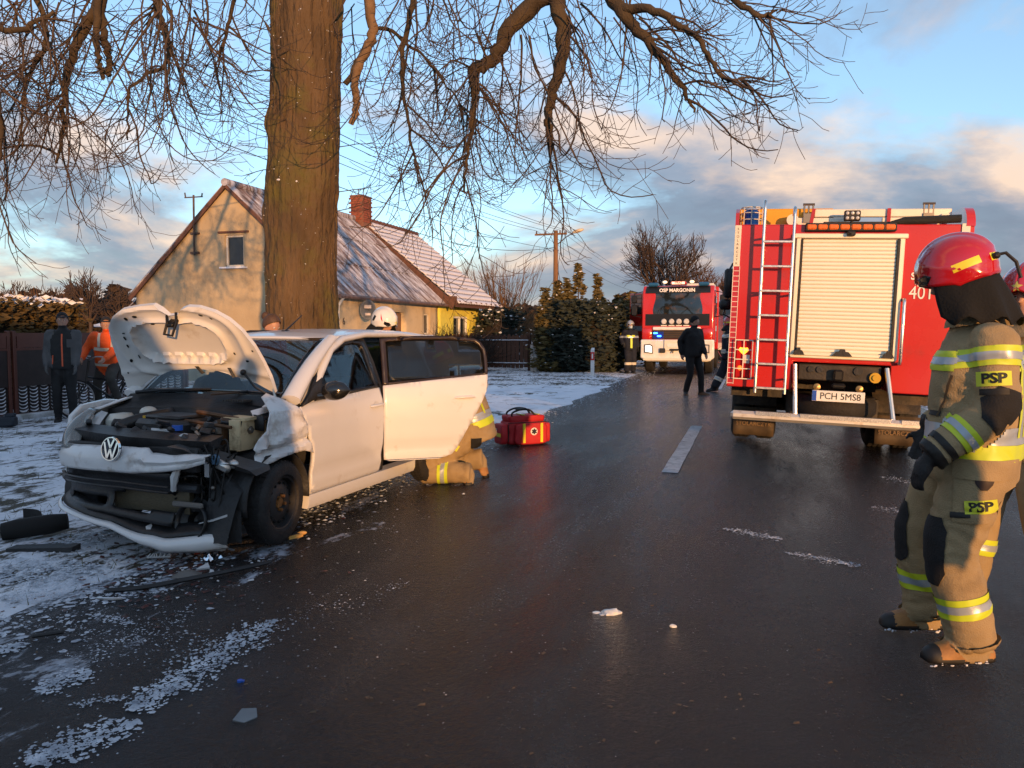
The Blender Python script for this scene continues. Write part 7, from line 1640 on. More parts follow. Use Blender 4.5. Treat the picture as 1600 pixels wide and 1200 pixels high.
    for sd in 'LR':
        b = J['an' + sd]; t_ = J['toe' + sd].normalized(); sd_ = Vector((t_.y, -t_.x, 0)); sd_ = sd_ if sd_.y < 0 else -sd_
        for i in range(16): mb.ell(Vector((b.x, b.y, 0)) + t_ * random.uniform(-.10, .22) + sd_ * random.uniform(.044, .056) + Vector((0, 0, random.uniform(.008, .03))), (random.uniform(.004, .011), .004, random.uniform(.002, .006)), 6, 4)
    mb.build('snow_on_boots', snowleaf, s.b, kind='stuff')
firefighter_main()
def generic_ff(name, label, org, face, h, mats, vox=.016, helmet=None, dec=None, stripes=True, seed=1, outfit='turnout', curtain=True, hem=True, om=lime, im=silver, group=None, **J):
    P = Person(name, label, org, face, h, outfit, vox, group, seed, **J); P.body(mats, turnout_rule(), .010 if vox < .02 else .008); J = P.J
    if stripes:
        ax = (J['chest'] - J['pelvis']).normalized(); P.stripe(('torso',), J['chest'] + ax * .03, ax, .085, om, im); P.stripe(('torso',), J['pelvis'] + ax * .04, ax, .10, om, im)
        for sd in 'LR':
            la = (J['an' + sd] - J['kn' + sd]).normalized(); P.stripe(('shin' + sd,), J['kn' + sd].lerp(J['an' + sd], .5), la, .09, om, im)
            ua = (J['el' + sd] - J['sh' + sd]).normalized(); P.stripe(('arm' + sd,), J['sh' + sd] + ua * .09, ua, .08, om, im); fa = (J['wr' + sd] - J['el' + sd]).normalized(); P.stripe(('fore' + sd,), J['el' + sd] + fa * .18, fa, .075, om, im)
    if helmet: P.helmet(helmet, decal_m=dec, curtain=curtain)
    return P
yref = MATS['yellow_reflective']
# colleague at the frame's right edge
o2 = Vector((2.86, 4.35, 0))
p = generic_ff('firefighter', 'firefighter in tan gear and red helmet standing behind the tall firefighter', o2, (-.8, -.6, 0), 1.80, TM, .014, redhelm, yref, seed=9, curtain=False,
    head=Vector((-.04, -.03, 1.68)), head_face=Vector((-.8, -.6, -.12)), anR=Vector((-.30, .0, .10)), anL=Vector((.10, -.2, .10)), pelvis=Vector((-.02, 0, .95)))
p.eyes(); p.band(('neck', 'torso'), p.J['neck'], UP, .06, tan, 'collar', .03)
# kneeling beside the open rear door
ok = Vector((-.55, 7.75, 0)); W = lambda x, y, z: Vector((x, y, z)) - ok
p = generic_ff('firefighter', 'firefighter kneeling on the road behind the open rear door of the car', ok, (-.9, .2, 0), 1.80, TM, .014, redhelm, yref, seed=5, stripes=False,
    pelvis=W(-.37, 7.80, .54), chest=W(-.50, 7.80, .93), neck=W(-.63, 7.79, 1.08), head=W(-.73, 7.78, 1.20), head_face=Vector((-.8, .2, -.5)),
    hpL=W(-.40, 7.68, .49), hpR=W(-.40, 7.92, .49), knL=W(-.88, 7.60, .13), knR=W(-.86, 7.92, .13), anL=W(-.40, 7.56, .12), anR=W(-.30, 7.92, .20), toeL=Vector((.25, -.05, -.95)), toeR=Vector((.45, 0, -.85)), footL=Vector((1, 0, .25)), footR=Vector((.9, 0, .5)),
    wrL=W(-1.0, 7.65, .62), wrR=W(-1.05, 7.9, .65))
J = p.J; ax = (J['chest'] - J['pelvis']).normalized(); p.band(('torso',), J['pelvis'] + ax * .10, ax, .035, silver, 'silver_band', .006); p.band(('torso',), J['pelvis'] + ax * .03, ax, .034, lime, 'lime_band', .006)
p.stripe(('torso',), J['chest'], ax, .085, lime, silver)
for sd in 'LR': la = (J['kn' + sd] - J['hp' + sd]).normalized(); p.stripe(('shin' + sd,), J['kn' + sd].lerp(J['an' + sd], .45), (J['an' + sd] - J['kn' + sd]), .10, lime, silver)
tl_ = J['hpL'].lerp(J['knL'], .35) + Vector((0, -.1, .02)); a = p.decal(tl_, (.1, -1, .1), (.5, 0, .8), .11, .06, patchlime, 'leg_patch', .008); p.print_('PSP', .052, tl_, (.1, -1, .1), (.5, 0, .8), ink, .011, 1, a)
p.decal(J['chest'] + Vector((.12, -.1, -.1)), (.8, -.6, .1), ax, .03, .3, lime, 'back_stripe', .008); p.decal(J['hpL'] + Vector((.05, -.10, -.08)), (.2, -1, 0), UP, .10, .10, black_cloth, 'tool_pouch', .02)
# white-helmeted rescuer behind the tail of the car
ow = Vector((-1.62, 9.15, 0)); whelm = mat('white_helmet_gloss', (.72, .70, .66), .18, var=.02, coat=.8)
p = generic_ff('firefighter', 'rescuer in a white helmet with red flash bending behind the tail of the car', ow, (.85, -.45, 0), 1.76, TM, .02, whelm, None, seed=6, neck=Vector((.10, -.06, 1.46)), head=Vector((.155, -.10, 1.575)), head_face=Vector((.82, -.42, -.40)))
for sg in (-1, 1): p.hdec(sg * R(80), R(22), .06, .085, mat('helmet_red_flash', (.55, .02, .05), .3), 'red_flash', [(-1, 1), (.1, .1), (.9, -.6), (1, -1), (-.1, -.3)]); p.hdec(sg * R(120), R(2), .05, .075, ink, 'black_panel', [(-.8, -1), (.8, -.7), (1, .8), (-.4, 1)])
# helper with tied-up hair on the far side of the car
ow = Vector((-2.66, 8.45, 0)); jm = [mat('red_black_jacket', (.25, .02, .02), .7, col2=(.03, .03, .035), scale=3), skin, mat('dark_trouser', (.02, .02, .022), .85), bootblack, skin]
def simple_rule(hem_z, shoe=3, skin_slot=1, cuff=.93):
    def rule(tag, t, co):
        if tag.startswith('hand'): return skin_slot
        if tag.startswith('foot'): return shoe
        if tag in ('head', 'neck'): return 4
        if tag.startswith(('thigh', 'shin')): return 2
        return 0
    return rule
def simple_person(name, label, org, face, h, mats, vox, outfit='jacket', seed=0, folds=.008, **J):
    P = Person(name, label, org, face, h, outfit, vox, None, seed, **J); P.body(mats, simple_rule(0), folds); return P
def hair(P, m, bun=False, cap=False, length=.0):
    k = P.k; Q = Matrix((P.hr, P.hf, P.hu)).transposed().to_4x4(); M = Matrix.Translation(P.J['head']) @ Q
    def f(u, v):
        a = 2 * PI * u; fr = max(0, math.cos(a)); e = lerp(R(-28) + R(62) * fr ** .6 - (length if fr < .3 else 0), PI / 2, v); ce = math.cos(e); kk = 1 + .02 * noise.noise((math.cos(a) * 6, math.sin(a) * 6, e * 5)); return (.088 * ce * math.sin(a) * k * kk, (.108 * ce * math.cos(a) - .008) * k * kk, (.114 * math.sin(e) + .02) * k * kk)
    mb = MB(); mb.grid(f, 36, 12, M)
    if bun: mb.ell(M @ Vector((0, -.12, .06)), (.045, .04, .045), 12, 8)
    o = mb.build('cap' if cap else 'hair', m, P.o, smooth=70, solid=.006)
    if cap: mb = MB(); mb.grid(lambda u, v: ((u - .5) * .15 * k, (.085 + .07 * v * (1 - (2 * u - 1) ** 2 * .6)) * k, (.065 - .012 * v) * k), 10, 4, M); mb.build('cap_peak', m, o, solid=.005)
    return o
p = simple_person('person', 'helper with brown tied-back hair leaning over the far side of the car', ow, (.8, -.6, 0), 1.72, jm, .02, seed=2, neck=Vector((.06, -.04, 1.43)), head=Vector((.11, -.08, 1.545)), head_face=Vector((.80, -.5, -.42)))
hair(p, mat('brown_hair', (.075, .038, .018), .6, var=.3, scale=40, stretch=(1, 6, 1)), True); p.eyes()
p.band(('neck', 'torso'), p.J['neck'], UP, .04, mat('red_collar', (.45, .02, .02), .7), 'collar', .03)
# bystander in the grey and black work jacket
od = gnd(104, 660); gj = mat('grey_softshell', (.075, .075, .078), .8, var=.12, bump=.2, bscale=60)
def dm_rule(tag, t, co):
    if tag.startswith('hand'): return 5
    if tag.startswith('foot'): return 3
    if tag in ('head', 'neck'): return 4
    if tag.startswith(('thigh', 'shin')): return 2
    if tag.startswith(('arm', 'fore')): return 1
    return 0
p = Person('person', 'bystander in a grey and black work jacket with an orange zip by the fence', od, (.35, -.94, 0), 1.80, 'jacket', .018, None, 4, wrR=Vector((-.17, -.20, .93)), wrL=Vector((.25, -.12, .93)), head_face=Vector((.5, -.86, -.05)))
p.body([mat('black_softshell', (.014, .014, .015), .8, var=.2), gj, mat('black_workpants', (.010, .010, .011), .85, var=.3), bootblack, skin, mat('grey_glove', (.09, .09, .09), .8)], dm_rule); p.eyes(); hair(p, mat('dark_knit_cap', (.015, .016, .02), .9, bump=.5, bscale=120), cap=True)
orz = mat('orange_zip', (.62, .10, .035), .6); fwd = Vector((.35, -.94, 0)); c = p.J['pelvis'].lerp(p.J['chest'], .5)
p.decal(c + fwd * .1 + Vector((0, 0, .03)), fwd, (0, 0, 1), .022, .52, orz, 'zip', .006); p.decal(c + fwd * .1 + Vector((.125, 0, .14)), fwd, UP, .10, .13, gj, 'chest_patch', .006); p.decal(c + fwd * .1 + Vector((-.15, 0, -.12)), fwd, (.1, 0, 1), .016, .14, orz, 'pocket_zip', .008)
# cyclist in an orange vest
ob_ = Vector((-7.05, 13.75, 0)); bf = Vector((-.62, -.78, 0)).normalized(); br = Vector((bf.y, -bf.x, 0))
orange = mat('hi_vis_orange', (.80, .10, .012), .7, var=.06, bump=.2, bscale=40)
def cy_rule(tag, t, co):
    if tag.startswith('hand'): return 1
    if tag.startswith('foot'): return 3
    if tag in ('head', 'neck'): return 4
    if tag.startswith(('thigh', 'shin')): return 2
    return 0
cyf = Vector((.25, -.97, 0))
p = Person('cyclist', 'cyclist in an orange reflective jacket sitting astride a bicycle by the fence', ob_, cyf, 1.80, 'jacket', .018, None, 8,
    pelvis=Vector((0, 0, .93)), chest=Vector((.03, -.08, 1.30)), neck=Vector((.04, -.11, 1.46)), head=Vector((.05, -.14, 1.60)), head_face=Vector((.45, -.89, -.05)),
    anL=Vector((.16, -.02, .30)), anR=Vector((-.26, .12, .10)), knL=Vector((.17, -.30, .70)), knR=Vector((-.20, -.02, .52)), toeL=Vector((.2, -.97, 0)), toeR=Vector((-.2, -.97, 0)), wrL=Vector((.16, -.42, 1.02)), wrR=Vector((-.26, -.36, 1.02)))
p.body([orange, skin, mat('grey_brown_trouser', (.05, .046, .04), .9, var=.15), bootblack, skin], cy_rule); p.eyes(); hair(p, mat('dark_knit_cap', 0), cap=True)
cs = mat('cream_reflective', (.62, .56, .44), .5); ax = (p.J['chest'] - p.J['pelvis']).normalized()
p.band(('torso',), p.J['chest'] - ax * .10, ax, .03, cs, 'reflective_band'); p.band(('torso',), p.J['pelvis'] + ax * .0, ax, .022, cs, 'reflective_band')
for sg in (-1, 1): p.decal(p.J['chest'] + Vector((.03 + .11 * sg, -.1, .04)), cyf, ax, .045, .26, cs, 'shoulder_band', .007)
# man in black in the road
om = gnd(1082, 618)
p = simple_person('person', 'man in a black coat and woolly hat standing in the road before the fire engine', om, (.55, -.83, 0), 1.84, [black_cloth, skin, mat('black_workpants', 0), bootblack, skin], .018, seed=12, head_face=Vector((.85, -.5, -.22)), anL=Vector((.20, -.02, .09)), anR=Vector((-.16, 0, .09)), wrL=Vector((.25, -.12, .97)), wrR=Vector((-.27, -.02, .97)), toeL=Vector((.8, -.6, 0)), toeR=Vector((-.1, -1, 0)))
hair(p, mat('black_knit_hat', (.008, .008, .009), .9, bump=.5, bscale=120)); p.eyes()
# masked firefighter on the verge
of_ = gnd(984, 583); NM = [navy, mat('black_glove', 0), bootblack, bootblack, skin]
p = generic_ff('firefighter', 'firefighter in a dark suit, silver helmet and pale face mask standing on the snowy verge', of_, (.15, -.99, 0), 1.80, NM, .02, mat('silver_helmet', (.45, .45, .46), .25, .5), None, seed=14, stripes=False, curtain=False, wrR=Vector((-.26, -.1, 1.0)))
ax = UP; p.band(('shinL', 'shinR', 'thighL', 'thighR'), Vector((0, 0, .34)), UP, .045, cs, 'reflective_band'); p.band(('armL', 'armR', 'torso'), Vector((0, 0, 1.27)), UP, .035, silver, 'reflective_band'); p.decal(Vector((.02, -.1, 1.05)), (0, -1, 0), UP, .07, .34, lime, 'chest_strap', .012)
for sg in (-1, 1): p.decal(Vector((.09 * sg, -.1, 1.30)), (0, -1, 0), UP, .10, .06, lime, 'lime_panel', .014)
p.decal(p.J['head'] + p.hf * .1 - p.hu * .045, p.hf, p.hu, .13, .09, mat('pale_mask', (.42, .52, .58), .7), 'face_mask', .012)
mb = MB(); mb.tube([Vector((-.26, .08, 1.2)), Vector((-.26, .08, 1.36))], [.085, .085], 12); mb.ell(Vector((-.26, .08, 1.37)), (.085, .085, .05), 12, 6); mb.build('air_cylinder', mat('yellow_cylinder', (.70, .36, .03), .4), p.o)
# rescuer walking past the far side of the large engine
oh = Vector((5.22, 18.9, 0))
p = generic_ff('firefighter', 'rescuer in dark trousers striding out from behind the large fire engine', oh, (.9, -.3, 0), 1.80, NM, .022, redhelm, yref, seed=15, om=cs, im=silver, anL=Vector((-.34, .04, .12)), toeL=Vector((-.95, -.1, -.1)), anR=Vector((.25, -.05, .09)), toeR=Vector((1, 0, 0)), footL=Vector((-.1, 0, 1)))
# ------------------------------------------------------------------ red medical bag
def medical_bag():
    p = gnd(814, 697); t = thing('medical_bag', 'red medical rescue bag with yellow reflective strips standing on the road', 'bag', (p.x, p.y + .12, .012), R(24))
    rd = mat('red_nylon', (.42, .012, .018), .6, var=.12, scale=6, bump=.35, bscale=70); yl = mat('yellow_reflective', 0); bk = mat('black_webbing', (.012, .012, .012), .8)
    def soft(c, s, bev, nm, m_, par, wob=.012):
        mb = MB(); mb.box((0, 0, 0), s, bev=bev); me = MB(); n = 8
        def f(face):
            pass
        # subdivided puffy box
        sx, sy, sz = (q / 2 for q in s); vs_ = []; mbx = MB()
        for (ax, sg) in ((0, -1), (0, 1), (1, -1), (1, 1), (2, -1), (2, 1)):
            def g(u, v, ax=ax, sg=sg):
                q = [0, 0, 0]; o1, o2 = [i for i in range(3) if i != ax]; q[ax] = sg; q[o1] = 2 * u - 1; q[o2] = 2 * v - 1
                x, y, z = q; L = (abs(x) ** 6 + abs(y) ** 6 + abs(z) ** 6) ** (1 / 6); x, y, z = x / L, y / L, z / L; pz = Vector((x * sx, y * sy, z * sz)); k = 1 + wob * 6 * noise.noise(pz * 9 + Vector(c) * 3); return tuple(Vector(c) + Vector((pz.x * k, pz.y * k, pz.z * (k if z > 0 else 1))))
            mbx.grid(g, 10, 10)
        return mbx.build(nm, m_, par, smooth=60)
    body = soft((.03, 0, .165), (.56, .30, .33), .05, 'body', rd, t); soft((.03, .0, .345), (.52, .27, .09), .04, 'lid', rd, t)
    soft((-.285, .0, .15), (.10, .27, .27), .03, 'end_pocket', rd, t); soft((.06, -.165, .155), (.46, .09, .28), .03, 'front_pocket', rd, t); soft((.335, .0, .15), (.08, .26, .26), .03, 'end_pocket', rd, t)
    mb = MB(); mb.box((-.338, -.0, .14), (.008, .22, .045)); mb.build('yellow_strip', yl, t)
    for x in (-.05, .20): mb = MB(); mb.box((x, -.213, .165), (.035, .008, .25)); mb.build('yellow_strip', yl, t)
    for x in (-.02, .2): mb = MB(); mb.box((x, -.02, .395), (.035, .22, .006)); mb.build('yellow_strip', yl, t)
    M = AX((.09, -.214, .185), Vector((1, 0, 0)), Vector((0, 0, 1)), Vector((0, -1, 0)))
    mb = MB(); mb.lathe([(.001, .004), (.048, .004), (.05, 0)], 24, M); em = mb.build('emblem', mat('emblem_white', (.7, .68, .66), .6), t)
    mb = MB()
    for k in range(3): mb.box((0, 0, .006), (.020, .075, .004), M @ Matrix.Rotation(R(60 * k), 4, 'Z'))
    mb.build('star', mat('emblem_navy', (.01, .012, .03), .5), em)
    mb = MB(); mb.tube(smooth_path([(-.16, -.10, .34), (-.18, -.12, .42), (-.05, -.09, .46), (.08, -.10, .45), (.16, -.12, .37)], 5), .013, 6); mb.tube(smooth_path([(-.16, .08, .34), (-.17, .06, .42), (-.05, .05, .47), (.10, .05, .45), (.17, .07, .37)], 5), .013, 6); mb.box((-.02, -.02, .462), (.12, .14, .02), bev=.008); mb.build('handles', bk, t, kind='stuff')
    lettering('R1', .05, mat('emblem_white', 0), t, AX((-.342, .02, .20), Vector((0, -1, 0)), Vector((0, 0, 1)), Vector((-1, 0, 0))), 'lettering')
    mb = MB(); mb.tube([(-.25, -.16, .30), (.30, -.17, .30)], .006, 5); mb.tube([(-.235, -.13, .05), (-.235, -.13, .28)], .007, 5); mb.build('zip', bk, t, kind='stuff')
medical_bag()
# ------------------------------------------------------------------ bicycle under the cyclist
def bicycle():
    t = thing('bicycle', 'dark city bicycle under the cyclist in the orange jacket', 'bicycle', ob_ + br * .0, math.atan2(-bf.x, bf.y))
    bkm = mat('bicycle_black', (.012, .012, .013), .35); r_ = .335
    for y, nm in ((.56, 'front_wheel'), (-.50, 'rear_wheel')):
        M = MX((0, y, r_), ry=PI / 2)
        mb = MB(); mb.lathe([(r_ - .02 + .019 * math.cos(a), .019 * math.sin(a)) for a in [2 * PI * k / 8 for k in range(9)]], 40, M); w = mb.build(nm, rub, t, smooth=60)
        mb = MB(); mb.lathe([(r_ - .05, -.012), (r_ - .035, -.014), (r_ - .035, .014), (r_ - .05, .012)], 40, M); mb.build('rim', steel, w)
        mb = MB()
        for k in range(18): a = 2 * PI * k / 18; mb.tube([M @ Vector((.02 * math.cos(a + .6), .02 * math.sin(a + .6), .02 * (-1) ** k)), M @ Vector(((r_ - .045) * math.cos(a), (r_ - .045) * math.sin(a), 0))], .0025, 3)
        mb.build('spokes', steel, w, kind='stuff'); mb = MB(); mb.lathe([((r_ + .025) * 1, -.025), ((r_ + .03), 0), (r_ + .025, .025)], 40, M, arc=PI); mb.build('mudguard', bkm, w, solid=.003)
        mb = MB(); mb.cyl(M @ Vector((0, 0, -.05)), M @ Vector((0, 0, .05)), .02, n=10); mb.build('hub', steel, w)
    fr = MB(); bb = (0, -.06, .30)
    for a, b, q in ((bb, (0, -.20, .86), .016), (bb, (0, .38, .62), .02), ((0, -.17, .60), (0, .36, .70), .016), (bb, (.05, -.50, .335), .010), (bb, (-.05, -.50, .335), .010), ((0, -.18, .78), (.05, -.50, .335), .008), ((0, -.18, .78), (-.05, -.50, .335), .008), ((0, .39, .60), (0, .33, .98), .018)): fr.tube([a, b], q, 8)
    f = fr.build('frame', bkm, t)
    mb = MB()
    for sx in (-.05, .05): mb.tube([(0, .39, .62), (sx, .42, .55), (sx, .56, .335)], .012, 8)
    mb.build('fork', bkm, t); mb = MB(); mb.tube(smooth_path([(-.28, .18, 1.04), (-.22, .30, 1.05), (0, .33, 1.0), (.22, .30, 1.05), (.28, .18, 1.04)], 5), .012, 8); mb.build('handlebar', steel, t)
    mb = MB(); mb.loft([[(w * math.cos(a), y, .895 + .03 * math.sin(a)) for a in [2 * PI * k / 10 for k in range(10)]] for y, w in ((-.33, .07), (-.27, .10), (-.18, .07), (-.06, .025), (-.02, .012))]); mb.build('saddle', blk2, t, smooth=60)
    mb = MB(); mb.lathe([(.001, -.01), (.09, -.01), (.09, .01), (.001, .01)], 20, MX((.04, -.06, .30), ry=PI / 2)); mb.tube([(.06, -.06, .30), (.09, .06, .20)], .01, 6); mb.tube([(-.06, -.06, .30), (-.09, -.18, .40)], .01, 6); mb.box((.13, .06, .20), (.09, .06, .02)); mb.box((-.13, -.18, .40), (.09, .06, .02)); mb.build('crank', steel, t)
bicycle()
# ------------------------------------------------------------------ wreckage on the road
def piece(name, label, cat, px, py, build, m, rz=0.0, z=.012):
    p = gnd(px, py); t = thing(name, label, cat, (p.x, p.y, z), rz); mb = MB(); build(mb); mb.build('shell', m, t, smooth=40); return t
def bent(mb, L, w, h, bend=.1, n=14, th=.012):
    mb.grid(lambda u, v: ((u - .5) * L, (v - .5) * w + bend * math.sin(PI * u), h * math.sin(PI * (.15 + .8 * v)) + .01 * noise.noise((u * 6, v * 3, L * 9))), n, 5); mb.grid(lambda u, v: ((u - .5) * L, (v - .5) * w + bend * math.sin(PI * u), h * math.sin(PI * (.15 + .8 * v)) - th + .01 * noise.noise((u * 6, v * 3, L * 9))), n, 5)
piece('plate_stand_in', 'thick black bar standing in for a number plate in the snow by the car nose', 'debris', 55, 845, lambda b: b.tube([(-.19, -.06, .075), (-.1, -.03, .085), (.1, .03, .10), (.2, .06, .11)], [.06, .07, .07, .055], 14), mat('soft_black', (.004, .004, .004), .8), R(8))  # black bar stands in for a blanked-out number plate
piece('bumper_fragment', 'flat grey-black bumper fragment with notched edge under the thick bar', 'debris', 70, 866, lambda b: b.prism([(-.22, -.05), (.20, -.06), (.21, .05), (.16, .055), (.155, .03), (.11, .03), (.10, .06), (-.2, .05)], 0, .045), blk2, R(6))
piece('liner_fragment', 'folded black wheel-arch liner leaning behind the thick bar', 'debris', 60, 822, lambda b: b.grid(lambda u, v: ((u - .5) * .26, .05 * math.sin(u * 5), .01 + .11 * v * (1 - .5 * u)), 10, 4), blk2, R(-10))
piece('plastic_shard', 'black shard half cropped beside the thick black bar', 'debris', 3, 838, lambda b: b.prism([(-.1, 0), (.05, -.04), (.1, .05), (-.04, .09)], 0, .03), blk2, .3)
piece('sensor_block', 'dark torn module on the snow below the fence', 'debris', 6, 668, lambda b: (b.box((0, 0, .08), (.35, .2, .16), bev=.03), b.box((.1, 0, .18), (.12, .14, .05), bev=.01)), mat('dark_blue_plastic', (.012, .018, .03), .5), .2)
def strip():
    p = gnd(418, 852); t = thing('grille_strip', 'torn bumper grille strip with ribs lying below the front wheel', 'debris', (p.x, p.y, .012), R(22))
    mb = MB(); mb.tube([(-.27, 0, .03), (-.05, .02, .05), (.22, .01, .04)], .010, 5); mb.tube([(-.27, .07, .025), (0, .085, .05), (.22, .05, .04)], .010, 5); mb.tube([(-.25, -.03, .01), (.2, -.03, .012)], .012, 5)
    for i in range(12): mb.tube([(-.25 + .04 * i, .0, .035), (-.235 + .04 * i, .075, .045)], .006, 4)
    for i in range(14): mb.box((-.2 + .028 * i, -.045, .012), (.010, .03, .02))
    mb.build('ribs', mat('dark_fitting', 0), t, kind='stuff')
    mb = MB(); mb.prism([(-.09, -.03), (.01, -.045), (.03, .03), (-.02, .045)], 0, .05, MX((-.29, -.03, 0))); mb.build('white_tab', mat('pale_plastic', 0), t)
    mb = MB(); mb.ell((.24, .03, .045), (.035, .02, .015), 8, 6); mb.tube([(.14, -.02, .02), (.24, .01, .035)], [.02, .014], 5); mb.build('amber_end', mat('amber_plastic', (.55, .30, .08), .3), t)
strip()
piece('black_trim', 'long curved black trim strip lying on the asphalt before the car', 'debris', 300, 910, lambda b: b.tube(smooth_path([(-.42, -.20, .012), (-.22, -.16, .015), (.0, -.05, .025), (.22, .10, .03), (.40, .26, .03)], 6), [.006] + [.022] * 23 + [.012], 6, sq=.6), blk2, R(3))
piece('glass_shard', 'clear plastic lamp shard lying alone on the dark asphalt', 'debris', 384, 1128, lambda b: b.prism([(-.045, -.02), (.0, -.045), (.045, -.015), (.035, .045), (-.02, .05)], 0, .006, MX(rx=.12)), mat('shard_clear', (.35, .38, .40), .12, trans=.55, ior=1.3), .2, .02)
piece('silver_trim', 'thin silver trim sliver left of the long black strip', 'debris', 168, 942, lambda b: b.tube([(-.07, .02, .01), (0, -.004, .012), (.08, 0, .012)], [.004, .009, .006], 5), alum)
piece('black_rod', 'short black plastic rod lying on the asphalt near the slush', 'debris', 76, 998, lambda b: b.tube([(-.06, -.03, .012), (.06, .03, .012)], .010, 6), blk2)
piece('blue_cap', 'tiny bright blue plastic cap on the asphalt', 'debris', 375, 1071, lambda b: (b.cyl((0, 0, 0), (0, 0, .012), .012, n=10), b.box((.012, 0, .006), (.014, .012, .01))), mat('blue_cap', (.02, .10, .45), .4))
piece('mirror_shell', 'grey oval plastic shell with a pale cap before the long black strip', 'debris', 292, 903, lambda b: b.grid(lambda u, v: ((u - .5) * .17, (v - .5) * .09, .035 * math.sin(PI * u) * math.sin(PI * v)), 12, 8), mat('grey_plastic', 0), .3, .016)
piece('white_chip', 'white triangular paint chip beside the grey oval shell', 'debris', 318, 893, lambda b: b.prism([(-.04, -.02), (.04, -.01), (.02, .045)], .0, .012, MX(rx=.3)), mat('pale_plastic', 0), .2, .02)
piece('lamp_bulb', 'red and cream bulb holder beneath the drooping bumper lip', 'debris', 308, 868, lambda b: (b.cyl((0, 0, 0), (0, 0, .02), .018, n=10), b.cyl((0, 0, .02), (0, 0, .05), .009, n=8)), mat('bulb_red', (.35, .05, .02), .4))
piece('crumpled_foil', 'crumpled silver foil scrap on the asphalt before the bumper lip', 'debris', 330, 880, lambda b: b.grid(lambda u, v: ((u - .5) * .13, (v - .5) * .08, .025 + .03 * noise.noise((u * 5, v * 5, 2)) + .02 * noise.noise((u * 13, v * 13, 5))), 14, 10), chrome, .5)
piece('plastic_comb', 'row of pale broken plastic teeth on the asphalt under the bumper', 'debris', 248, 876, lambda b: [b.tube([(-.07 + .02 * i, 0, .01), (-.065 + .02 * i + random.gauss(0, .006), .01, .035)], [.007, .003], 4) for i in range(8)] + [b.tube([(-.075, 0, .01), (.075, 0, .012)], .006, 4)], mat('pale_plastic', 0), .1)
for (x, y, lab, sc_) in ((955, 965, 'white ice lump lying in the middle of the road', .075), (1052, 985, 'thin flake of dirty ice right of the white ice lump', .03)):
    q = random.Random(int(x)); pp = gnd(x, y); t = thing('ice_chunk', lab, 'ice', (pp.x, pp.y, .01)); mb = MB()
    mb.ell((0, 0, .012), (sc_ * .7, sc_ * .5, sc_ * .33), 9, 7); mb.v = [tuple(Vector(v) * (1 + .35 * noise.noise(Vector(v) * 40))) for v in mb.v]; mb.build('lump', mat('dirty_ice', (.62, .62, .62), .45, var=.2, scale=30, bump=.4, bscale=50), t, smooth=20)
    if sc_ > .05: mb = MB(); mb.ell((-.075, .01, .008), (.03, .022, .012), 7, 5); mb.ell((-.05, -.02, .008), (.018, .018, .010), 6, 4); mb.build('crumbs', MATS['dirty_ice'], t, smooth=20, kind='stuff')
# broken bits, leaves and slush crumbs nobody could count
def scatter(name, label, cat, pts, m, shape='chip'):
    vs_ = []; fs = []
    for (x, y, z, s, a, fl) in pts:
        o = len(vs_); c, sn = math.cos(a), math.sin(a)
        if shape == 'chip': base = [(-1, -.35, 0), (.9, -.5, .0), (1, .3, .25), (-.3, .6, .1), (0, 0, fl)]; ff = [(0, 1, 4), (1, 2, 4), (2, 3, 4), (3, 0, 4)]
        else: base = [(math.cos(k * 1.2566) * (1 + .3 * math.sin(k * 7 + a * 9)), math.sin(k * 1.2566) * .75, 0) for k in range(5)] + [(.35 * math.cos(k * 2.1 + a) , .3 * math.sin(k * 2.1 + a), fl * (1 + .2 * k)) for k in range(3)]; ff = [(0, 1, 5), (1, 6, 5), (1, 2, 6), (2, 3, 6), (3, 7, 6), (3, 4, 7), (4, 5, 7), (4, 0, 5), (5, 6, 7)]
        vs_ += [(x + s * (bx_ * c - by_ * sn), y + s * (bx_ * sn + by_ * c), z + s * bz_) for bx_, by_, bz_ in base]; fs += [tuple(o + i for i in f) for f in ff]
    me = bpy.data.meshes.new(name); me.from_pydata(vs_, [], fs); me.materials.append(m); o = link(name, me); o['kind'] = 'stuff'; tag(o, label, cat); return o
def zr(x, y):
    a, b = road_ab((x, y, 0)); return .006 + (interp([(-2.95, -.008), (-2.7, .004), (-1.3, .016), (0, .024), (1.3, .004), (2.7, -.026)], a) if abs(a) < 2.95 else max(0, verge_h(a, b)) + .0)
rg_ = random.Random(5)
def around(px, py, sx, sy, n, s0, s1, fl):
    out = []
    for i in range(n):
        p = gnd(px + rg_.gauss(0, sx), max(640, py + rg_.gauss(0, sy))); out.append((p.x, p.y, zr(p.x, p.y), rg_.uniform(s0, s1) * rg_.random() ** .7 + s0 * .3, rg_.uniform(0, 6.3), fl * rg_.uniform(.3, 1)))
    return out
def streak(x0, y0, x1, y1, w, n, s0, s1, fl=.35):
    out = []
    for i in range(n):
        t = rg_.random(); x = lerp(x0, x1, t); y = lerp(y0, y1, t); k = (.35 + .65 * abs(math.sin(t * 9 + x0))) * math.sin(PI * t) ** .5
        p = gnd(x + rg_.gauss(0, w * 1.7) * k, y + rg_.gauss(0, w) * k); out.append((p.x, p.y, zr(p.x, p.y), rg_.uniform(s0, s1) * (.4 + .8 * rg_.random() ** 2), rg_.uniform(0, 6.3), fl * rg_.uniform(.2, 1)))
    return out
slm = mat('slush', (.24, .27, .32), .55, col2=(.58, .62, .68), scale=11)
S_ = []
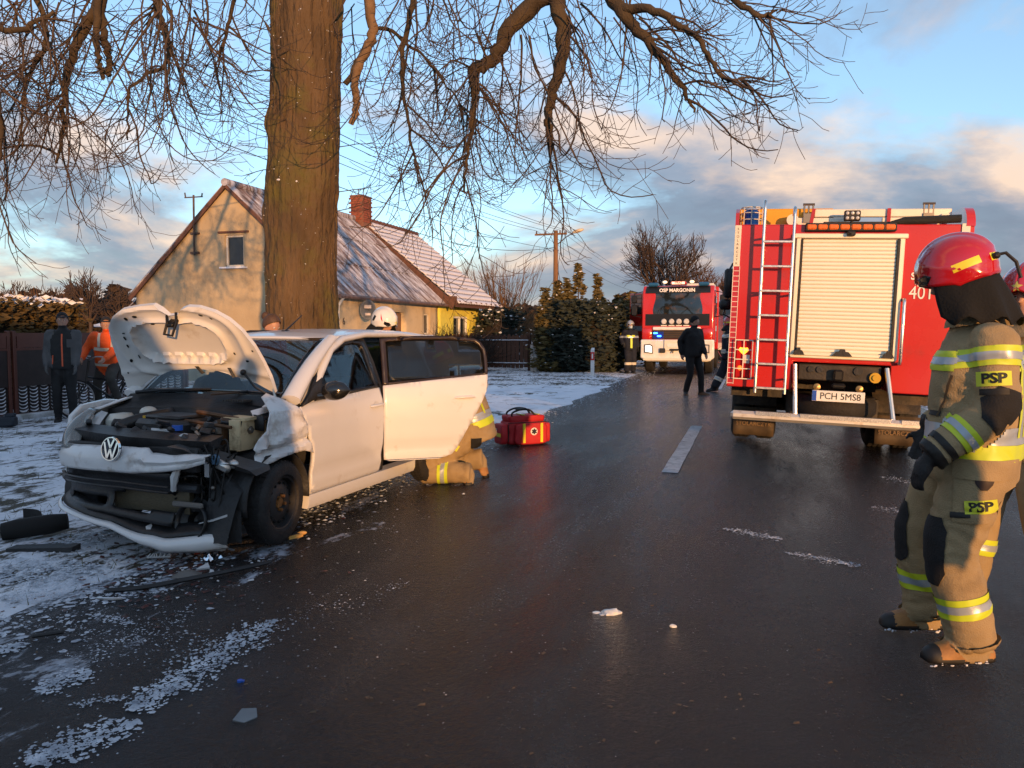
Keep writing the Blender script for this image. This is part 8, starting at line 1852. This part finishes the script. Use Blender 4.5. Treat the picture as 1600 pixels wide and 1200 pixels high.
for a in ((205, 1116, 430, 975, 15, 1500, .004, .015), (45, 1198, 215, 1135, 15, 800, .004, .015), (0, 905, 150, 885, 13, 800, .006, .022), (0, 935, 260, 925, 10, 600, .005, .016), (80, 862, 180, 835, 9, 600, .006, .020), (0, 1020, 40, 1008, 6, 160, .005, .014), (60, 1085, 140, 1055, 11, 330, .004, .015), (110, 1108, 200, 1096, 5, 130, .003, .009), (1130, 830, 1222, 845, 3.2, 330, .004, .013), (1228, 866, 1345, 886, 3.4, 330, .004, .012), (1362, 792, 1410, 799, 3.0, 140, .004, .011), (1375, 744, 1430, 751, 3.0, 140, .004, .011), (140, 962, 205, 977, 5, 140, .005, .014), (560, 815, 620, 835, 9, 60, .003, .008), (640, 915, 400, 990, 16, 260, .002, .008), (0, 975, 330, 1010, 22, 420, .003, .010), (300, 960, 120, 1040, 20, 300, .003, .009)): S_ += streak(*a)
for i in range(3600):
    b_ = rg_.uniform(-7, 30) if i % 3 else rg_.uniform(-6.5, 2); a_ = -2.82 + abs(rg_.gauss(0, .30)) - .12 + .08 * noise.noise((b_ * .8, 0, 0)); q_ = road(a_, b_); S_.append((q_.x, q_.y, zr(q_.x, q_.y), rg_.uniform(.005, .026), rg_.uniform(0, 6.3), .4 * rg_.random()))
scatter('slush_streaks', 'broken streaks of slush and ice crumbs across the wet road', 'slush', S_, slm, 'lump')
scatter('ice_specks', 'scattered pale ice specks and grit on the asphalt', 'grit', around(300, 960, 190, 70, 420, .003, .008, .4) + around(620, 930, 330, 130, 240, .002, .005, .4) + around(1000, 900, 330, 160, 200, .002, .0045, .4) + around(560, 800, 90, 30, 160, .003, .009, .4) + around(450, 780, 60, 25, 60, .003, .010, .4), mat('speck_pale', (.28, .28, .29), .6, var=.5, scale=40), 'lump')
scatter('leaf_litter', 'scattered brown leaf and bark scraps on the wet asphalt', 'litter', around(700, 960, 330, 120, 240, .006, .015, .25) + around(1150, 1000, 260, 120, 150, .006, .014, .25) + around(900, 720, 260, 40, 140, .008, .018, .2) + around(640, 790, 110, 30, 120, .006, .014, .25), mat('litter_brown', (.10, .06, .03), .7, var=.4, scale=30))
scatter('plastic_splinters', 'small black and red plastic splinters strewn before the car', 'debris', around(260, 895, 110, 34, 330, .006, .034, .3) + around(470, 815, 60, 20, 60, .008, .022, .3), mat('splinter_dark', (.02, .018, .018), .45, col2=(.10, .02, .015), scale=20))
scatter('pale_shards', 'small pale broken plastic shards strewn before the car bumper', 'debris', around(270, 890, 100, 26, 130, .006, .026, .4) + around(420, 830, 60, 16, 40, .006, .02, .4), mat('pale_plastic', 0))
# grass blades standing through the snow of the verge
def grass():
    vs_ = []; fs = []; q = random.Random(3)
    for i in range(16000):
        a = -2.9 - 9.5 * q.random() ** 1.2; b = q.uniform(-6, 34)
        if noise.noise((a * .8, b * .8, 7)) < .02 and q.random() < .8: continue
        if -8.8 < a and 2.2 < b < 12.5 and q.random() < .96: continue
        p = road(a, b); z = verge_h(a, b) - .005; h = q.uniform(.02, .075); an = q.uniform(0, 6.3); w = .004; dx, dy = q.gauss(0, .5) * h, q.gauss(0, .5) * h; o = len(vs_)
        vs_ += [(p.x - w * math.cos(an), p.y - w * math.sin(an), z), (p.x + w * math.cos(an), p.y + w * math.sin(an), z), (p.x + dx, p.y + dy, z + h)]; fs.append((o, o + 1, o + 2))
    me = bpy.data.meshes.new('verge_grass'); me.from_pydata(vs_, [], fs); me.materials.append(mat('dead_grass', (.10, .085, .03), .8, col2=(.06, .075, .025), scale=3)); o = link('verge_grass', me); tag(o, 'short dead grass blades poking through the verge snow', 'grass', kind='stuff')
grass()
# ------------------------------------------------------------------ unseen shapes added behind the camera to throw the long shadows
_h = R(SUN_HEAD - 180); TS = Vector((math.sin(_h), math.cos(_h), 0)); NS = Vector((math.cos(_h), -math.sin(_h), 0))
def sun_xy(s, t): v = NS * s + TS * t; return v
def shade_house():
    b = sun_xy(-.5, -25); t = thing('shading_house', 'long hip-roofed house form added out of view to shade the fence and bystanders', 'house', b, -_h)  # added house, its outline shaped to shade the fence side
    XZ = Matrix.Rotation(PI / 2, 4, 'X')
    mb = MB(); mb.prism([(-13.8, -.2), (-1.6, -.2), (-1.6, 3.62), (-13.8, 3.62)], 0, 7, XZ); w = mb.build('wall', mat('old_render', 0), t)
    mb = MB(); mb.prism([(-14.2, 3.62), (-1.4, 3.65), (-2.2, 5.05), (-13.0, 5.05)], -.3, 7.3, XZ); mb.build('roof', mat('corrugated_roof', 0), t)
    for x in (-11, -8, -5): mb = MB(); mb.box((x, .02, 1.7), (1.0, .06, 1.3), bev=.01); wn = mb.build('window', mat('upvc_frame', 0), t); mb = MB(); mb.box((x, .06, 1.7), (.86, .02, 1.16)); mb.build('pane', MATS['dark_window_glass'], wn)
shade_house()
def van():
    b = sun_xy(-.62, -5); t = thing('shading_van', 'white van form added out of view to shade the bonnet of the car', 'van', b, -_h); XZ = Matrix.Rotation(PI / 2, 4, 'X')  # added van, its profile cut to shape the shade on the bonnet
    mb = MB(); mb.prism([(-5.0, .35), (.85, .35), (.9, .9), (.78, 1.28), (.34, 1.5), (.12, 2.02), (-.14, 2.48), (-.5, 2.56), (-4.9, 2.56), (-5.0, 2.4)], 0, 1.95, XZ); bd = mb.build('body', white, t, smooth=30)
    mb = MB(); mb.add([(.30, .02, 1.52), (.30, -1.97, 1.52), (-.10, -1.97, 2.42), (-.10, .02, 2.42)], [(0, 1, 2, 3)]); mb.build('windscreen', glassd, t, solid=.01)
    for x in (-.75, -2.2, -3.7): mb = MB(); mb.box((x, .012, 1.95), (1.1, .02, .6)); mb.build('window', MATS['dark_window_glass'], t)
    for x in (-.1, -3.9):
        for y, sg in ((-.12, 1), (-1.85, -1)):
            M = MX((x, y, .35), rx=PI / 2); mb = MB(); mb.lathe([(.2, -.1), (.34, -.1), (.36, 0), (.34, .1), (.2, .1)], 28, M); w = mb.build('wheel', rub, t); mb = MB(); mb.lathe([(.001, -.06), (.2, -.08), (.21, .08), (.001, .06)], 24, M); mb.build('rim', steel, w)
    for y in (-.2, -1.7): mb = MB(); mb.box((.86, y, .85), (.06, .3, .2), bev=.02); mb.build('headlight', mat('clear_lens', 0), t)
van()
p1_ = sun_xy(-.06, -.65)
simple_person('person', 'unseen dark-coated stand-in for the photographer, added to shade the car wing', p1_, TS, 1.86, [black_cloth, skin, mat('black_workpants', 0), bootblack, skin], .03, seed=21)  # added figure, casts the photographer's own shadow on the car
p2_ = sun_xy(2.66, -1.2)
simple_person('person', 'unseen dark-coated figure added beside the camera to shade the tall firefighter', p2_, TS, 1.76, [navy, skin, mat('black_workpants', 0), bootblack, skin], .03, seed=22)  # added figure, keeps the sun off the tall firefighter's near side
